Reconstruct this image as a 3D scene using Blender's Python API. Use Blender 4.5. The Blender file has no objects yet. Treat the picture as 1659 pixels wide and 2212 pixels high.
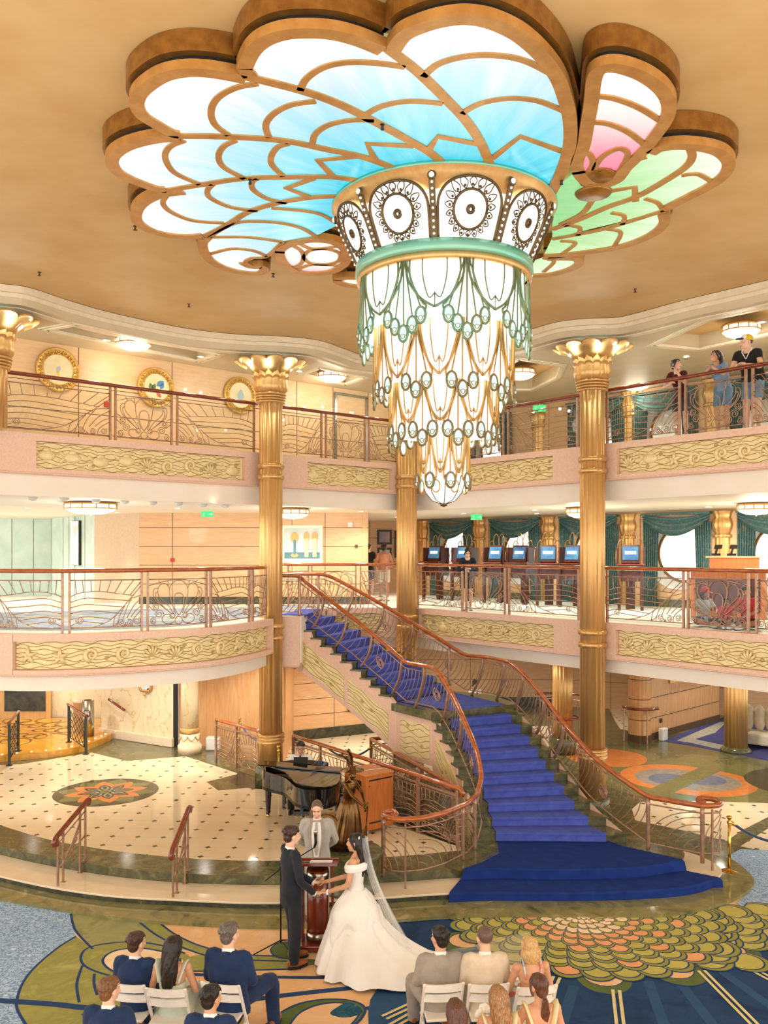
import bpy, bmesh, math, random
from mathutils import Vector as V, Matrix as MX
from math import pi, sin, cos, tan, sqrt, atan2, radians
R = random.Random(11)
scn = bpy.context.scene; COL = scn.collection
# ---------- camera, world, exposure
EYE = 5.08
cd = bpy.data.cameras.new('camera'); cam = bpy.data.objects.new('camera', cd); COL.objects.link(cam)
cam.location = (0, 0, EYE); cam.rotation_euler = (pi/2, 0, 0)
cd.sensor_fit = 'VERTICAL'; cd.sensor_height = 36; cd.lens = 36*1900/2212; cd.shift_y = 83/2212; cd.clip_end = 200
scn.camera = cam
scn.view_settings.view_transform = 'Standard'; scn.view_settings.look = 'None'
scn.view_settings.exposure = 0.7; scn.view_settings.gamma = 1; scn.view_settings.use_curve_mapping = False
w = bpy.data.worlds.new('world'); scn.world = w; w.use_nodes = True
bg = w.node_tree.nodes['Background']; bg.inputs[0].default_value = (1.0, .97, .93, 1); bg.inputs[1].default_value = 1.5
cy = scn.cycles
cy.max_bounces = 8; cy.diffuse_bounces = 3; cy.glossy_bounces = 3; cy.transmission_bounces = 4; cy.transparent_max_bounces = 16
cy.use_denoising = True; cy.caustics_reflective = False; cy.caustics_refractive = False
cy.sample_clamp_indirect = 4; cy.use_adaptive_sampling = True; cy.adaptive_threshold = .03

# ---------- materials
def lin(h):
    h = h.lstrip('#'); c = [int(h[i:i+2], 16)/255 for i in (0, 2, 4)]
    return tuple(x/12.92 if x <= .04045 else ((x+.055)/1.055)**2.4 for x in c)+(1,)
class NT:
    """tiny node-building helper"""
    def __init__(s, name):
        s.m = bpy.data.materials.new(name); s.m.use_nodes = True; s.t = s.m.node_tree; s.n = s.t.nodes
        s.b = s.n['Principled BSDF']; s.out = s.n['Material Output']; s._co = None
    def new(s, t, **k):
        n = s.n.new(t)
        for a, v in k.items(): setattr(n, a, v)
        return n
    def link(s, a, b): s.t.links.new(a, b)
    def co(s):
        if not s._co: s._co = s.new('ShaderNodeNewGeometry').outputs['Position']
        return s._co
    def val(s, sock, v):
        if hasattr(v, 'links'): s.link(v, sock)
        else: sock.default_value = v
    def math(s, op, a, b=0., c=0.):
        n = s.new('ShaderNodeMath', operation=op)
        for i, v in enumerate((a, b, c)): s.val(n.inputs[i], v)
        return n.outputs[0]
    def noise(s, scale, detail=3, rough=.55, dist=0, vec=None, stretch=None):
        n = s.new('ShaderNodeTexNoise'); n.inputs['Scale'].default_value = scale; n.inputs['Detail'].default_value = detail
        n.inputs['Roughness'].default_value = rough; n.inputs['Distortion'].default_value = dist
        v = vec or s.co()
        if stretch:
            mp = s.new('ShaderNodeMapping'); mp.inputs['Scale'].default_value = stretch; s.link(v, mp.inputs['Vector']); v = mp.outputs[0]
        s.link(v, n.inputs['Vector']); return n.outputs['Fac']
    def ramp(s, fac, stops):
        n = s.new('ShaderNodeValToRGB'); e = n.color_ramp.elements
        while len(e) < len(stops): e.new(.5)
        for el, (p, c) in zip(e, stops): el.position = p; el.color = lin(c) if isinstance(c, str) else c
        s.val(n.inputs[0], fac); return n.outputs[0]
    def mix(s, fac, a, b, mode='MIX'):
        n = s.new('ShaderNodeMixRGB', blend_type=mode); s.val(n.inputs[0], fac); s.val(n.inputs[1], a); s.val(n.inputs[2], b); return n.outputs[0]
    def bump(s, h, strength=.2, dist=.01):
        n = s.new('ShaderNodeBump'); n.inputs['Strength'].default_value = strength; n.inputs['Distance'].default_value = dist
        s.link(h, n.inputs['Height']); s.link(n.outputs[0], s.b.inputs['Normal'])
    def sep(s):
        n = s.new('ShaderNodeSeparateXYZ'); s.link(s.co(), n.inputs[0]); return n.outputs
def mk(name, h, rough=.5, metal=0, h2=None, scale=6, stretch=None, bump=0, detail=3, coat=0, emit=0, spec=.5, alpha=1, lo=.35, hi=.65, sheen=0):
    t = NT(name); b = t.b
    b.inputs['Roughness'].default_value = rough; b.inputs['Metallic'].default_value = metal; b.inputs['Specular IOR Level'].default_value = spec
    b.inputs['Coat Weight'].default_value = coat; b.inputs['Sheen Weight'].default_value = sheen
    if h2 is None:
        c = lin(h); h2 = tuple(min(1, x*.9) for x in c[:3])+(1,)
    f = t.noise(scale, detail, stretch=stretch); col = t.ramp(f, [(lo, h), (hi, h2)])
    t.link(col, b.inputs['Base Color'])
    if bump: t.bump(f, bump)
    if emit:
        t.link(col, b.inputs['Emission Color']); b.inputs['Emission Strength'].default_value = emit
    if alpha < 1: b.inputs['Alpha'].default_value = alpha
    t.m.diffuse_color = lin(h); return t.m

M = {}
M['maple'] = mk('maple_veneer', '#ECC192', .38, h2='#E5B583', scale=3, stretch=(1, 1, 6), coat=.15)
M['maple_deep'] = mk('maple_veneer_deep', '#E5B27C', .4, h2='#D69E66', scale=3, stretch=(6, 6, .6))
M['pink'] = mk('pink_stone', '#F0CBB2', .4, h2='#E9BDA2', scale=25, detail=6)
M['cream'] = mk('cream_paint', '#FAF0E0', .5, h2='#F7EAD6', scale=2)
M['gold'] = mk('gold_satin', '#DFB273', .34, .6, h2='#D5A564', scale=3, stretch=(5, 5, .6))
M['bronzegold'] = mk('bronze_gold_frame', '#A97634', .38, .6, h2='#8E5F28', scale=9)
M['relief'] = mk('gold_leaf_relief', '#F5E1AC', .45, .1, h2='#EBD397', scale=9)
M['darkline'] = mk('dark_groove', '#5E4424', .6)
M['mahog'] = mk('mahogany_handrail', '#8C3A1A', .16, h2='#6E2A12', scale=7, stretch=(1, 1, 3), coat=.6)
M['mahog2'] = mk('cherry_handrail', '#BC6429', .14, h2='#9C4A1B', scale=7, stretch=(1, 1, 3), coat=.7)
M['iron'] = mk('rose_bronze_metal', '#BA9479', .34, .5, h2='#A47D65', scale=12)
M['ceil'] = mk('golden_plaster', '#D2A86A', .6, h2='#DDB87E', scale=1.1, detail=7, lo=.3, hi=.62)
M['soffit'] = mk('cream_ceiling', '#DCCBAA', .5, h2='#D5C2A0', scale=1.5)
M['mould'] = mk('cream_moulding', '#F3E3C4', .42)
M['white'] = mk('white_paint', '#F4F1EA', .45)
M['black'] = mk('black_matte', '#15130F', .5)
M['tealpane'] = mk('teal_partition', '#DDEFE3', .25, h2='#CBE3D6', scale=2)
M['beige'] = mk('beige_wallcover', '#E2C9AB', .6, h2='#DCC1A1', scale=14)
M['brass'] = mk('polished_brass', '#E0B75E', .14, 1)
M['chrome'] = mk('brushed_steel', '#C9C4BA', .25, 1, h2='#A9A49A', scale=6, stretch=(20, 20, .5))
M['exit'] = mk('green_sign_light', '#25B866', .4, emit=.9)
M['red'] = mk('red_plastic', '#C8382C', .4)

def marble(name, stops, scale=2.2, rough=.07, dist=2.2, tile=None, vein=None):
    t = NT(name); n = t.noise(scale, 8, .62, dist)
    c = t.ramp(n, stops)
    if vein:
        wv = t.new('ShaderNodeTexWave'); wv.inputs['Scale'].default_value = vein[0]; wv.inputs['Distortion'].default_value = vein[1]; wv.inputs['Detail'].default_value = 4; wv.inputs['Detail Scale'].default_value = 1.3
        t.link(t.co(), wv.inputs['Vector']); f = t.ramp(wv.outputs['Fac'], [(vein[2], (0, 0, 0, 1)), (1, (1, 1, 1, 1))]); c = t.mix(f, c, lin(vein[3]))
    if tile:
        x, y, z = t.sep(); L = None
        for a in (x, y):
            u = t.math('FRACT', t.math('DIVIDE', a, tile)); g = t.math('LESS_THAN', u, .01)
            L = g if L is None else t.math('MAXIMUM', L, g)
        c = t.mix(t.math('MULTIPLY', L, .5), c, lin('#6F6A48'))
    t.link(c, t.b.inputs['Base Color']); t.b.inputs['Roughness'].default_value = rough
    return t.m
GRN = [(.25, '#3A3B28'), (.42, '#55543A'), (.55, '#66643F'), (.68, '#857E54'), (.8, '#55573C')]
M['green'] = marble('green_marble', GRN, 2.6, .15)
M['greentile'] = marble('green_marble_tiles', [(.25, '#4B4C30'), (.42, '#7E7A4E'), (.58, '#8E8756'), (.7, '#B8AC78'), (.82, '#777448')], 1.5, tile=.62)
M['greendark'] = marble('dark_green_marble', [(.3, '#23261C'), (.5, '#3E3F2B'), (.65, '#4E4D33'), (.75, '#726C48')], 2.6, .15)
M['creamstone'] = marble('cream_marble', [(.3, '#F3E2C6'), (.7, '#EAD3B0')], 1.3, .08)
M['whitemarble'] = marble('veined_cream_marble', [(.3, '#F2E3C2'), (.7, '#EBD7B0')], 1.5, .2, vein=(1.1, 14, .975, '#DDBF85'))
M['orangestone'] = marble('orange_marble', [(.3, '#E08A48'), (.7, '#C97239')], 3, .1)
M['greystone'] = marble('grey_marble', [(.3, '#A59C8C'), (.7, '#82796C')], 3, .1)
M['bluestone'] = marble('blue_marble', [(.3, '#6F7F97'), (.7, '#53617A')], 3, .1)
M['olivestone'] = marble('olive_marble', [(.3, '#7C7A4C'), (.7, '#6A683E')], 3, .1)
def tilefloor():
    t = NT('cream_tile_floor'); x, y, z = t.sep(); P = .46; a = radians(-3.5)
    X = t.math('ADD', t.math('MULTIPLY', x, cos(a)/P), t.math('MULTIPLY', y, sin(a)/P)); Y = t.math('ADD', t.math('MULTIPLY', x, -sin(a)/P), t.math('MULTIPLY', y, cos(a)/P))
    U = t.math('ABSOLUTE', t.math('SUBTRACT', t.math('FRACT', t.math('ADD', X, 50.04)), .5)); W = t.math('ABSOLUTE', t.math('SUBTRACT', t.math('FRACT', t.math('ADD', Y, 50.24)), .5))
    d = t.math('LESS_THAN', t.math('ADD', U, W), .125)
    l = t.math('MAXIMUM', t.math('LESS_THAN', U, .006), t.math('LESS_THAN', W, .006))
    c = t.ramp(t.noise(1.4, 6), [(.3, '#F4E2C2'), (.7, '#ECD5AE')]); c = t.mix(t.math('MULTIPLY', l, .45), c, lin('#A98F62')); c = t.mix(d, c, lin('#4E4832'))
    t.link(c, t.b.inputs['Base Color']); t.b.inputs['Roughness'].default_value = .06; return t.m
M['tiles'] = tilefloor()
def glassmat():
    t = NT('clear_glass'); t.n.remove(t.b)
    g = t.new('ShaderNodeBsdfGlossy'); g.inputs['Roughness'].default_value = .01; tr = t.new('ShaderNodeBsdfTransparent'); tr.inputs[0].default_value = (.93, .97, .95, 1)
    fr = t.new('ShaderNodeFresnel'); t.link(t.math('SUBTRACT', 1.5, t.math('MULTIPLY', t.new('ShaderNodeNewGeometry').outputs['Backfacing'], 1.5-1/1.5)), fr.inputs[0]); mx = t.new('ShaderNodeMixShader')
    t.link(fr.outputs[0], mx.inputs[0]); t.link(tr.outputs[0], mx.inputs[1]); t.link(g.outputs[0], mx.inputs[2]); t.link(mx.outputs[0], t.out.inputs[0])
    t.b = None; return t.m
M['glass'] = glassmat()

# ---------- objects
def tag(o, label=None, cat=None, group=None, kind=None):
    if label: o['label'] = label
    if cat: o['category'] = cat
    if group: o['group'] = group
    if kind: o['kind'] = kind
    return o
def thing(name, label, cat, loc=(0, 0, 0), rz=0, group=None):
    o = bpy.data.objects.new(name, None); COL.objects.link(o); o.location = loc; o.rotation_euler = (0, 0, rz); o.empty_display_size = .1
    return tag(o, label, cat, group)
def kids(o): return [c for c in bpy.data.objects if c.parent == o]
def dup(src, loc=None, rz=None, label=None, scale=None):
    ch = {}
    for o in bpy.data.objects:
        if o.parent: ch.setdefault(o.parent.name, []).append(o)
    def rec(o, par):
        c = o.copy(); COL.objects.link(c)
        if par is not None: c.parent = par; c.matrix_parent_inverse = o.matrix_parent_inverse.copy()
        for k in ch.get(o.name, []): rec(k, c)
        return c
    c = rec(src, None)
    if loc is not None: c.location = loc
    if rz is not None: c.rotation_euler = (0, 0, rz)
    if scale is not None: c.scale = scale if isinstance(scale, tuple) else (scale,)*3
    if label: c['label'] = label
    return c
class MB:
    def __init__(s): s.b = bmesh.new(); s.mi = 0; s.sm = False
    def face(s, vs, smooth=None):
        try: f = s.b.faces.new(vs)
        except ValueError: return None
        f.material_index = s.mi; f.smooth = s.sm if smooth is None else smooth; return f
    def poly(s, pts, smooth=None): return s.face([s.b.verts.new(p) for p in pts], smooth)
    def box(s, c, sz, rz=0, mx=None):
        m = mx or MX.Rotation(rz, 4, 'Z'); c = V(c); vs = []
        for dz in (-.5, .5):
            for dx, dy in ((-.5, -.5), (.5, -.5), (.5, .5), (-.5, .5)): vs.append(s.b.verts.new(c+m @ V((dx*sz[0], dy*sz[1], dz*sz[2]))))
        for q in ((3, 2, 1, 0), (4, 5, 6, 7), (0, 1, 5, 4), (1, 2, 6, 5), (2, 3, 7, 6), (3, 0, 4, 7)): s.face([vs[i] for i in q], False)
        return s
    def bar(s, a, b, wd, th, up=(0, 0, 1)):
        a = V(a); b = V(b); d = b-a; L = d.length; d.normalize(); u = V(up)
        if abs(d.dot(u)) > .98: u = V((0, 1, 0))
        sd = d.cross(u).normalized(); u = sd.cross(d)
        m = MX((sd, d, u)).transposed().to_4x4(); return s.box((a+b)/2, (wd, L, th), mx=m)
    def prism(s, pts, z0, z1, holes=(), bottom=True, sides=True):
        """extruded polygon with optional holes"""
        loops = [list(pts)]+[list(h) for h in holes]; es = []; rings = []
        for L in loops:
            vs = [s.b.verts.new((p[0], p[1], z1)) for p in L]; rings.append(vs)
            for i in range(len(vs)): es.append(s.b.edges.new((vs[i], vs[(i+1) % len(vs)])))
        r = bmesh.ops.triangle_fill(s.b, use_beauty=True, use_dissolve=False, edges=es, normal=(0, 0, 1))
        tops = [f for f in r['geom'] if isinstance(f, bmesh.types.BMFace)]
        for f in tops: f.material_index = s.mi
        if z0 == z1: return s
        low = {}
        for vs in rings:
            for v in vs: low[v] = s.b.verts.new((v.co.x, v.co.y, z0))
            if sides:
                for i in range(len(vs)):
                    a, b = vs[i], vs[(i+1) % len(vs)]; s.face([a, b, low[b], low[a]])
        if bottom:
            for f in tops: s.face([low[v] for v in reversed(f.verts)], False)
        return s
    def tube(s, pts, r, n=6, closed=False, caps=True, flat=1., up=None):
        pts = [V(p) for p in pts]; N = len(pts)
        if N < 2: return s
        rs = r if isinstance(r, (list, tuple)) else [r]*N; rings = []; prev = None
        for i, p in enumerate(pts):
            if closed: d = pts[(i+1) % N]-pts[i-1]
            else: d = pts[min(i+1, N-1)]-pts[max(i-1, 0)]
            if d.length < 1e-9: d = V((0, 0, 1))
            d.normalize()
            if up is not None: u = V(up)
            elif prev is None: u = V((0, 0, 1)) if abs(d.z) < .9 else V((0, 1, 0))
            else: u = prev
            u = (u-d*u.dot(d))
            if u.length < 1e-6: u = d.orthogonal()
            u.normalize(); prev = u; q = d.cross(u)
            rings.append([s.b.verts.new(p+(u*cos(2*pi*k/n)+q*sin(2*pi*k/n)*flat)*rs[i]) for k in range(n)])
        for i in range(N if closed else N-1):
            A, B = rings[i], rings[(i+1) % N]
            for k in range(n): s.face([A[k], A[(k+1) % n], B[(k+1) % n], B[k]], True)
        if caps and not closed: s.face(list(reversed(rings[0])), False); s.face(rings[-1], False)
        return s
    def lathe(s, prof, c=(0, 0, 0), n=24, fn=None, smooth=True, cap=True):
        """prof = [(r,z)]; fn(angle, r, z)->(r,z)"""
        c = V(c); rings = []
        for r, z in prof:
            ring = []
            for k in range(n):
                a = 2*pi*k/n; rr, zz = fn(a, r, z) if fn else (r, z)
                ring.append(s.b.verts.new(c+V((rr*cos(a), rr*sin(a), zz))))
            rings.append(ring)
        for A, B in zip(rings, rings[1:]):
            for k in range(n): s.face([A[k], A[(k+1) % n], B[(k+1) % n], B[k]], smooth)
        if cap: s.face(list(reversed(rings[0])), False); s.face(rings[-1], False)
        return s
    def ell(s, c, r, mx=None, nu=14, nv=9):
        c = V(c); r = (r, r, r) if not isinstance(r, (tuple, list)) else r; m = mx or MX.Identity(4); rings = []
        top = s.b.verts.new(c+m @ V((0, 0, r[2]))); bot = s.b.verts.new(c-m @ V((0, 0, r[2])))
        for j in range(1, nv):
            t = pi*j/nv; rings.append([s.b.verts.new(c+m @ V((r[0]*sin(t)*cos(2*pi*k/nu), r[1]*sin(t)*sin(2*pi*k/nu), r[2]*cos(t)))) for k in range(nu)])
        for k in range(nu):
            s.face([top, rings[0][k], rings[0][(k+1) % nu]], True); s.face([bot, rings[-1][(k+1) % nu], rings[-1][k]], True)
        for A, B in zip(rings, rings[1:]):
            for k in range(nu): s.face([A[k], B[k], B[(k+1) % nu], A[(k+1) % nu]], True)
        return s
    def loft(s, rings, smooth=True, caps=True, closed=True):
        rs = [[s.b.verts.new(p) for p in r] for r in rings]; n = len(rs[0])
        for A, B in zip(rs, rs[1:]):
            for k in range(n if closed else n-1): s.face([A[k], A[(k+1) % n], B[(k+1) % n], B[k]], smooth)
        if caps and closed: s.face(list(reversed(rs[0])), False); s.face(rs[-1], False)
        return s
    def strip(s, pts, z0, z1):
        """vertical ribbon along 2D points"""
        a = [s.b.verts.new((p[0], p[1], z0)) for p in pts]; b = [s.b.verts.new((p[0], p[1], z1)) for p in pts]
        for i in range(len(a)-1): s.face([a[i], a[i+1], b[i+1], b[i]])
        return s
    def build(s, name, mats, parent=None, fix=True, bevel=0, mods=()):
        if fix: bmesh.ops.recalc_face_normals(s.b, faces=s.b.faces)
        me = bpy.data.meshes.new(name); s.b.to_mesh(me); s.b.free()
        for m in (mats if isinstance(mats, (list, tuple)) else [mats]): me.materials.append(M[m] if isinstance(m, str) else m)
        o = bpy.data.objects.new(name, me); COL.objects.link(o)
        if parent: o.parent = parent
        if bevel:
            md = o.modifiers.new('bevel', 'BEVEL'); md.width = bevel; md.segments = 2; md.limit_method = 'ANGLE'
        return o
def structure(o): o['kind'] = 'structure'; return o
def cat(pts, n=6, closed=False):
    """Catmull-Rom through points of any dimension"""
    P = [V(p) for p in pts]; N = len(P); out = []
    for i in range(N if closed else N-1):
        if closed: p0, p1, p2, p3 = P[i-1], P[i], P[(i+1) % N], P[(i+2) % N]
        else: p0, p1, p2, p3 = P[max(i-1, 0)], P[i], P[i+1], P[min(i+2, N-1)]
        for k in range(n):
            t = k/n; out.append(.5*((2*p1)+(p2-p0)*t+(2*p0-5*p1+4*p2-p3)*t*t+(3*p1-p0-3*p2+p3)*t**3))
    if not closed: out.append(P[-1].copy())
    return out
class Path:
    def __init__(s, pts):
        s.p = [V(q) for q in pts]; s.L = [0]
        for a, b in zip(s.p, s.p[1:]): s.L.append(s.L[-1]+(b-a).length)
        s.len = s.L[-1]
    def at(s, d):
        d = min(max(d, 0), s.len)
        for i in range(len(s.p)-1):
            if d <= s.L[i+1]+1e-9: return s.p[i].lerp(s.p[i+1], (d-s.L[i])/max(1e-9, s.L[i+1]-s.L[i]))
        return s.p[-1].copy()
    def tan(s, d):
        t = s.at(d+.02)-s.at(d-.02); return t.normalized()
    def sub(s, a, b, step=.12):
        n = max(1, int((b-a)/step)); return [s.at(a+(b-a)*i/n) for i in range(n+1)]
def off(path, d):
    """offset a 2D polyline sideways (left positive)"""
    P = [V((p[0], p[1])) for p in path]; out = []
    for i, p in enumerate(P):
        t = (P[min(i+1, len(P)-1)]-P[max(i-1, 0)]).normalized(); out.append(p+V((-t.y, t.x))*d)
    return out

# ---------- levels and plan
ZL, Z1, Z2, Z3, ZS, ZC = -.3, 0., 3.62, 7.24, 9.32, 9.58
def wall(name, p0, p1, z0, z1, mat, th=.15, hz=(), vs=(), line='darkline', gap=.012):
    """straight wall, face on the p0->p1 line (right-hand side), thickness away; grooves at heights hz and distances vs"""
    p0 = V(p0); p1 = V(p1); d = (p1-p0); L = d.length; d.normalize(); n = V((-d.y, d.x)); m = MB()
    c = (p0+p1)/2+n*th/2; a = atan2(d.y, d.x)
    m.box((c.x, c.y, (z0+z1)/2), (L, th, z1-z0), a); m.mi = 1
    for z in hz: q = (p0+p1)/2-n*.002; m.box((q.x, q.y, z), (L, .01, gap), a)
    for s in vs: q = p0+d*s-n*.002; m.box((q.x, q.y, (z0+z1)/2), (gap, .01, z1-z0), a)
    return structure(m.build(name, [mat, line]))
def baseboard(name, p0, p1, z, h=.22, mat='greendark', th=.03):
    p0 = V(p0); p1 = V(p1); d = (p1-p0).normalized(); n = V((d.y, -d.x)); c = (p0+p1)/2+n*th/2
    return structure(MB().box((c.x, c.y, z+h/2), ((p1-p0).length, th, h), atan2(d.y, d.x)).build(name, mat))

# ---------- lobby floor (one level with the carpet), green marble
WELL = [(-1.75, 19.35), (1.42, 15.2), (1.3, 16.2), (-.4, 20.3), (-1.2, 20.3)]
structure(MB().prism([(-18, 2), (16, 2), (16, 40), (-18, 40)], ZL-.2, ZL, holes=[WELL]).build('floor', 'green'))
# stage: front nosing of the upper step, then the tread below it
NOSE1 = [V(p) for p in [(-10.2, 17.9), (-8.6, 16.5), (-6.6, 15.13), (-4.70, 14.24), (-3.2, 13.85), (-1.7, 13.75), (-.1, 13.83), (1.26, 14.05), (2.6, 13.98), (3.9, 14.05), (4.65, 14.3), (4.97, 14.62), (5.0, 14.95), (4.7, 15.2)]]
NOSE2 = [V(p) for p in [(-10.6, 17.3), (-8.8, 15.7), (-6.19, 14.17), (-4.43, 13.43), (-2.94, 13.18), (-1.6, 13.09), (-.09, 13.27), (.95, 13.43), (2.3, 13.42), (3.5, 13.45), (4.6, 13.62), (5.25, 14.0), (5.52, 14.5), (5.35, 15.1), (4.9, 15.5)]]
N1 = cat(NOSE1, 8); N2 = cat(NOSE2, 8)
STBACK = [(4.3, 16.0), (1.58, 16.0), (1.5, 15.25), (1.36, 14.97), (-2.0, 19.15), (-2.0, 19.8), (-2.9, 20.0), (-4.6, 22.9), (-5.4, 22.9), (-7.4, 23.7), (-7.4, 27), (-18, 27), (-18, 17.9)]
BORD = cat([V(p) for p in [(-10.0, 18.4), (-6.46, 15.82), (-4.96, 15.03), (-3.52, 14.58), (-2.04, 14.4), (-.07, 14.56), (.82, 14.76), (1.3, 14.9)]], 8)
structure(MB().prism([tuple(p) for p in N1]+STBACK, ZL, Z1).build('floor_stage', 'green'))
structure(MB().prism([tuple(p) for p in BORD]+[(1.36, 15.0), (-2.35, 19.0), (-3.5, 18.6), (-3.9, 19.3), (-3.3, 20.0), (-4.9, 21.7), (-6.2, 21.2), (-7.35, 22.1), (-8.6, 20.9), (-13, 20.3), (-13, 18.4)], Z1, Z1+.002).build('floor_tiles', 'tiles'))
structure(MB().prism([tuple(p) for p in N2]+[tuple(p) for p in reversed(off(N1, -.0))], ZL, -.15).build('trim_1', 'greendark'))
m = MB(); m.prism([tuple(p) for p in off(N2, -.025)]+[tuple(p) for p in reversed(N1)], -.18, -.146); structure(m.build('trim_2', 'creamstone', bevel=.01))
m = MB(); m.prism([tuple(p) for p in off(N1, -.02)]+[tuple(p) for p in reversed(off(N1, .5))], -.03, .003); structure(m.build('trim_3', 'green', bevel=.008))
APR = [tuple(p) for p in cat([V(p) for p in [(-5.887,13.485),(-3.902,12.793),(-2.508,12.558),(-1.409,12.481),(-0.196,12.635),(1.152,12.842),(3.315,12.842),(4.210,12.890),(5.111,13.293),(5.793,13.889),(6.019,14.377),(6.026,15.054),(5.901,15.348)]], 8)]
structure(MB().prism(APR+[tuple(p) for p in reversed(N2)]+[(-10.6, 17.3), (-12, 16.5)], ZL, ZL+.05).build('trim_4', 'greentile'))
# round stone inlay on the stage
def disc(m, c, r, z, n=48, a0=0): m.prism([(c[0]+r*cos(2*pi*k/n+a0), c[1]+r*sin(2*pi*k/n+a0)) for k in range(n)], z-.0008, z, bottom=False)
def petal(c, a, r0, r1, wd, n=7):
    L = []; d = V((cos(a), sin(a))); q = V((-d.y, d.x))
    for k in range(n+1): t = k/n; L.append(V(c)+d*(r0+(r1-r0)*t)+q*wd*sin(pi*t**.8)*(.6+.4*t))
    for k in range(n-1, 0, -1): t = k/n; L.append(V(c)+d*(r0+(r1-r0)*t)-q*wd*sin(pi*t**.8)*(.6+.4*t))
    return [tuple(p) for p in L]
m = MB(); MC = (-5.84, 18.5); disc(m, MC, 1.07, .0036)
for k in range(8):
    a = pi/8+k*pi/4; m.mi = 4; m.prism(petal(MC, a+pi/8, .3, 1.05, .3), .0034, .0042+k*.00008, bottom=False)
for k in range(8):
    a = pi/8+k*pi/4; m.mi = 1; m.prism(petal(MC, a, .12, .86, .26), .004, .005+k*.00008, bottom=False)
    m.mi = 2; m.prism(petal(MC, a, .1, .58, .16), .005, .0062+k*.00008, bottom=False); m.mi = 3; m.prism(petal(MC, a, .12, .5, .11), .006, .0072+k*.00008, bottom=False)
    m.mi = 2; m.prism(petal(MC, a, .2, .46, .06), .007, .0082+k*.00008, bottom=False)
m.mi = 4; disc(m, MC, .13, .0096, 16); m.mi = 2; disc(m, MC, .05, .0104, 12)
structure(m.build('floor_inlay', ['greendark', 'orangestone', 'greendark', 'greystone', 'olivestone']))
# lobby floor inlays: split rings, cream tile field, olive bands
def arcpoly(c, r, cut, side):
    """half of a circle cut by the line through c with angle cut; side +1/-1; gap"""
    return [(c[0]+r*cos(cut+side*t), c[1]+r*sin(cut+side*t)) for t in [pi*k/28 for k in range(29)]]
m = MB(); c0 = (7.114,20.651); cc = V(c0)
cut = radians(47); g = V((-sin(cut), cos(cut)))*.27
m.mi = 4; disc(m, c0, 2.1, ZL+.002)
for sd in (1, -1):
    c = cc+g*sd
    m.mi = 1; m.prism(arcpoly(c, 1.28, cut, sd), ZL+.002, ZL+.003, bottom=False)
    m.mi = 2; m.prism(arcpoly(c-V((cos(cut), sin(cut)))*.1*sd, .9, cut, sd), ZL+.003, ZL+.004, bottom=False)
    m.mi = 3; m.prism(arcpoly(c-V((cos(cut), sin(cut)))*.25*sd, .52, cut, sd), ZL+.004, ZL+.005, bottom=False)
c1 = (5.783,22.868)
m.mi = 4; disc(m, c1, 1.35, ZL+.0025); m.mi = 1; disc(m, c1, 1.02, ZL+.0032)
m.mi = 4
for q in ([(7.313,22.466),(8.144,23.285),(8.785,22.817),(8.175,22.174)], [(8.513,21.842),(9.071,22.368),(9.435,21.611),(8.734,20.861)]):
    m.prism(q, ZL+.002, ZL+.003, bottom=False)
m.mi = 0; disc(m, (9.824,20.322), 1.4, ZL+.0046)
structure(m.build('floor_inlay_lobby', ['greendark', 'orangestone', 'greystone', 'bluestone', 'olivestone']))
m = MB()
m.prism([(5.154,18.286),(5.424,18.722),(5.805,19.000),(6.656,18.860),(8.173,18.722),(7.748,17.747),(6.840,16.868),(6.344,16.277),(5.775,16.868),(5.006,17.533)], ZL, ZL+.0035, bottom=False)
m.prism([(6.487,15.997),(7.425,17.008),(7.715,16.461),(7.085,15.464)], ZL, ZL+.0035, bottom=False)
m.prism([(8.087,31.844),(8.686,30.423),(7.410,26.143),(7.115,26.482),(7.258,27.553),(7.660,29.977)], ZL, ZL+.0035, bottom=False)
m.prism([(-3, 20.5), (-.2, 20.5), (2.5, 22), (5.5, 24), (5.5, 27), (-3, 26)], ZL, ZL+.0035, bottom=False)
structure(m.build('floor_tiles_lobby', 'tiles'))
# dark lobe of floor stone round the near column
structure(MB().prism([(-3.371,19.265),(-3.077,18.888),(-2.806,18.742),(-2.506,18.705),(-2.182,18.888),(-2.346,20.493),(-2.804,20.937),(-3.335,20.150)], Z1, Z1+.003).build('trim_5', 'greendark'))

# ---------- decks 2 and 3
E2L = cat([V(p) for p in [(-9.5, 17.2), (-8.2, 16.0), (-6.77, 15.5), (-5.55, 15.5), (-4.29, 16.03), (-3.36, 16.75), (-2.75, 17.9), (-2.5, 18.85)]], 8)
E2B = [V((-1.45, 22.4)), V((.55, 22.4))]; E2R = [V((.75, 22.44)), V((8.6, 12.97))]
E3L = [V((-10.2, 13.2)), V((.35, 22.24))]; E3R = [V((.8, 22.5)), V((8.6, 12.95))]
S2 = [tuple(p) for p in off(E2L, .06)]+[(-2.44, 19.45), (-1.83, 19.45), (-1.53, 21.9)]+[tuple(p) for p in off(E2B, .06)]+[tuple(p) for p in off(E2R, .06)]+[(16, 12.97), (16, 34), (-16, 34), (-16, 17.2)]
S3 = [tuple(p) for p in off(E3L, .06)]+[tuple(p) for p in off(E3R, .06)]+[(16, 12.95), (16, 34), (-16, 34), (-16, 13.2)]
structure(MB().prism(S2, 2.6, Z2).build('floor_deck_two', 'cream'))
structure(MB().prism(S3, 6.1, Z3).build('floor_deck_three', 'cream'))
def carpetmat(name, stops, sc, stretch=None, rough=.85):
    t = NT(name); t.link(t.ramp(t.noise(sc, 5, .6, 1.5, stretch=stretch), stops), t.b.inputs['Base Color']); t.b.inputs['Roughness'].default_value = rough; t.b.inputs['Specular IOR Level'].default_value = .2; return t.m
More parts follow.
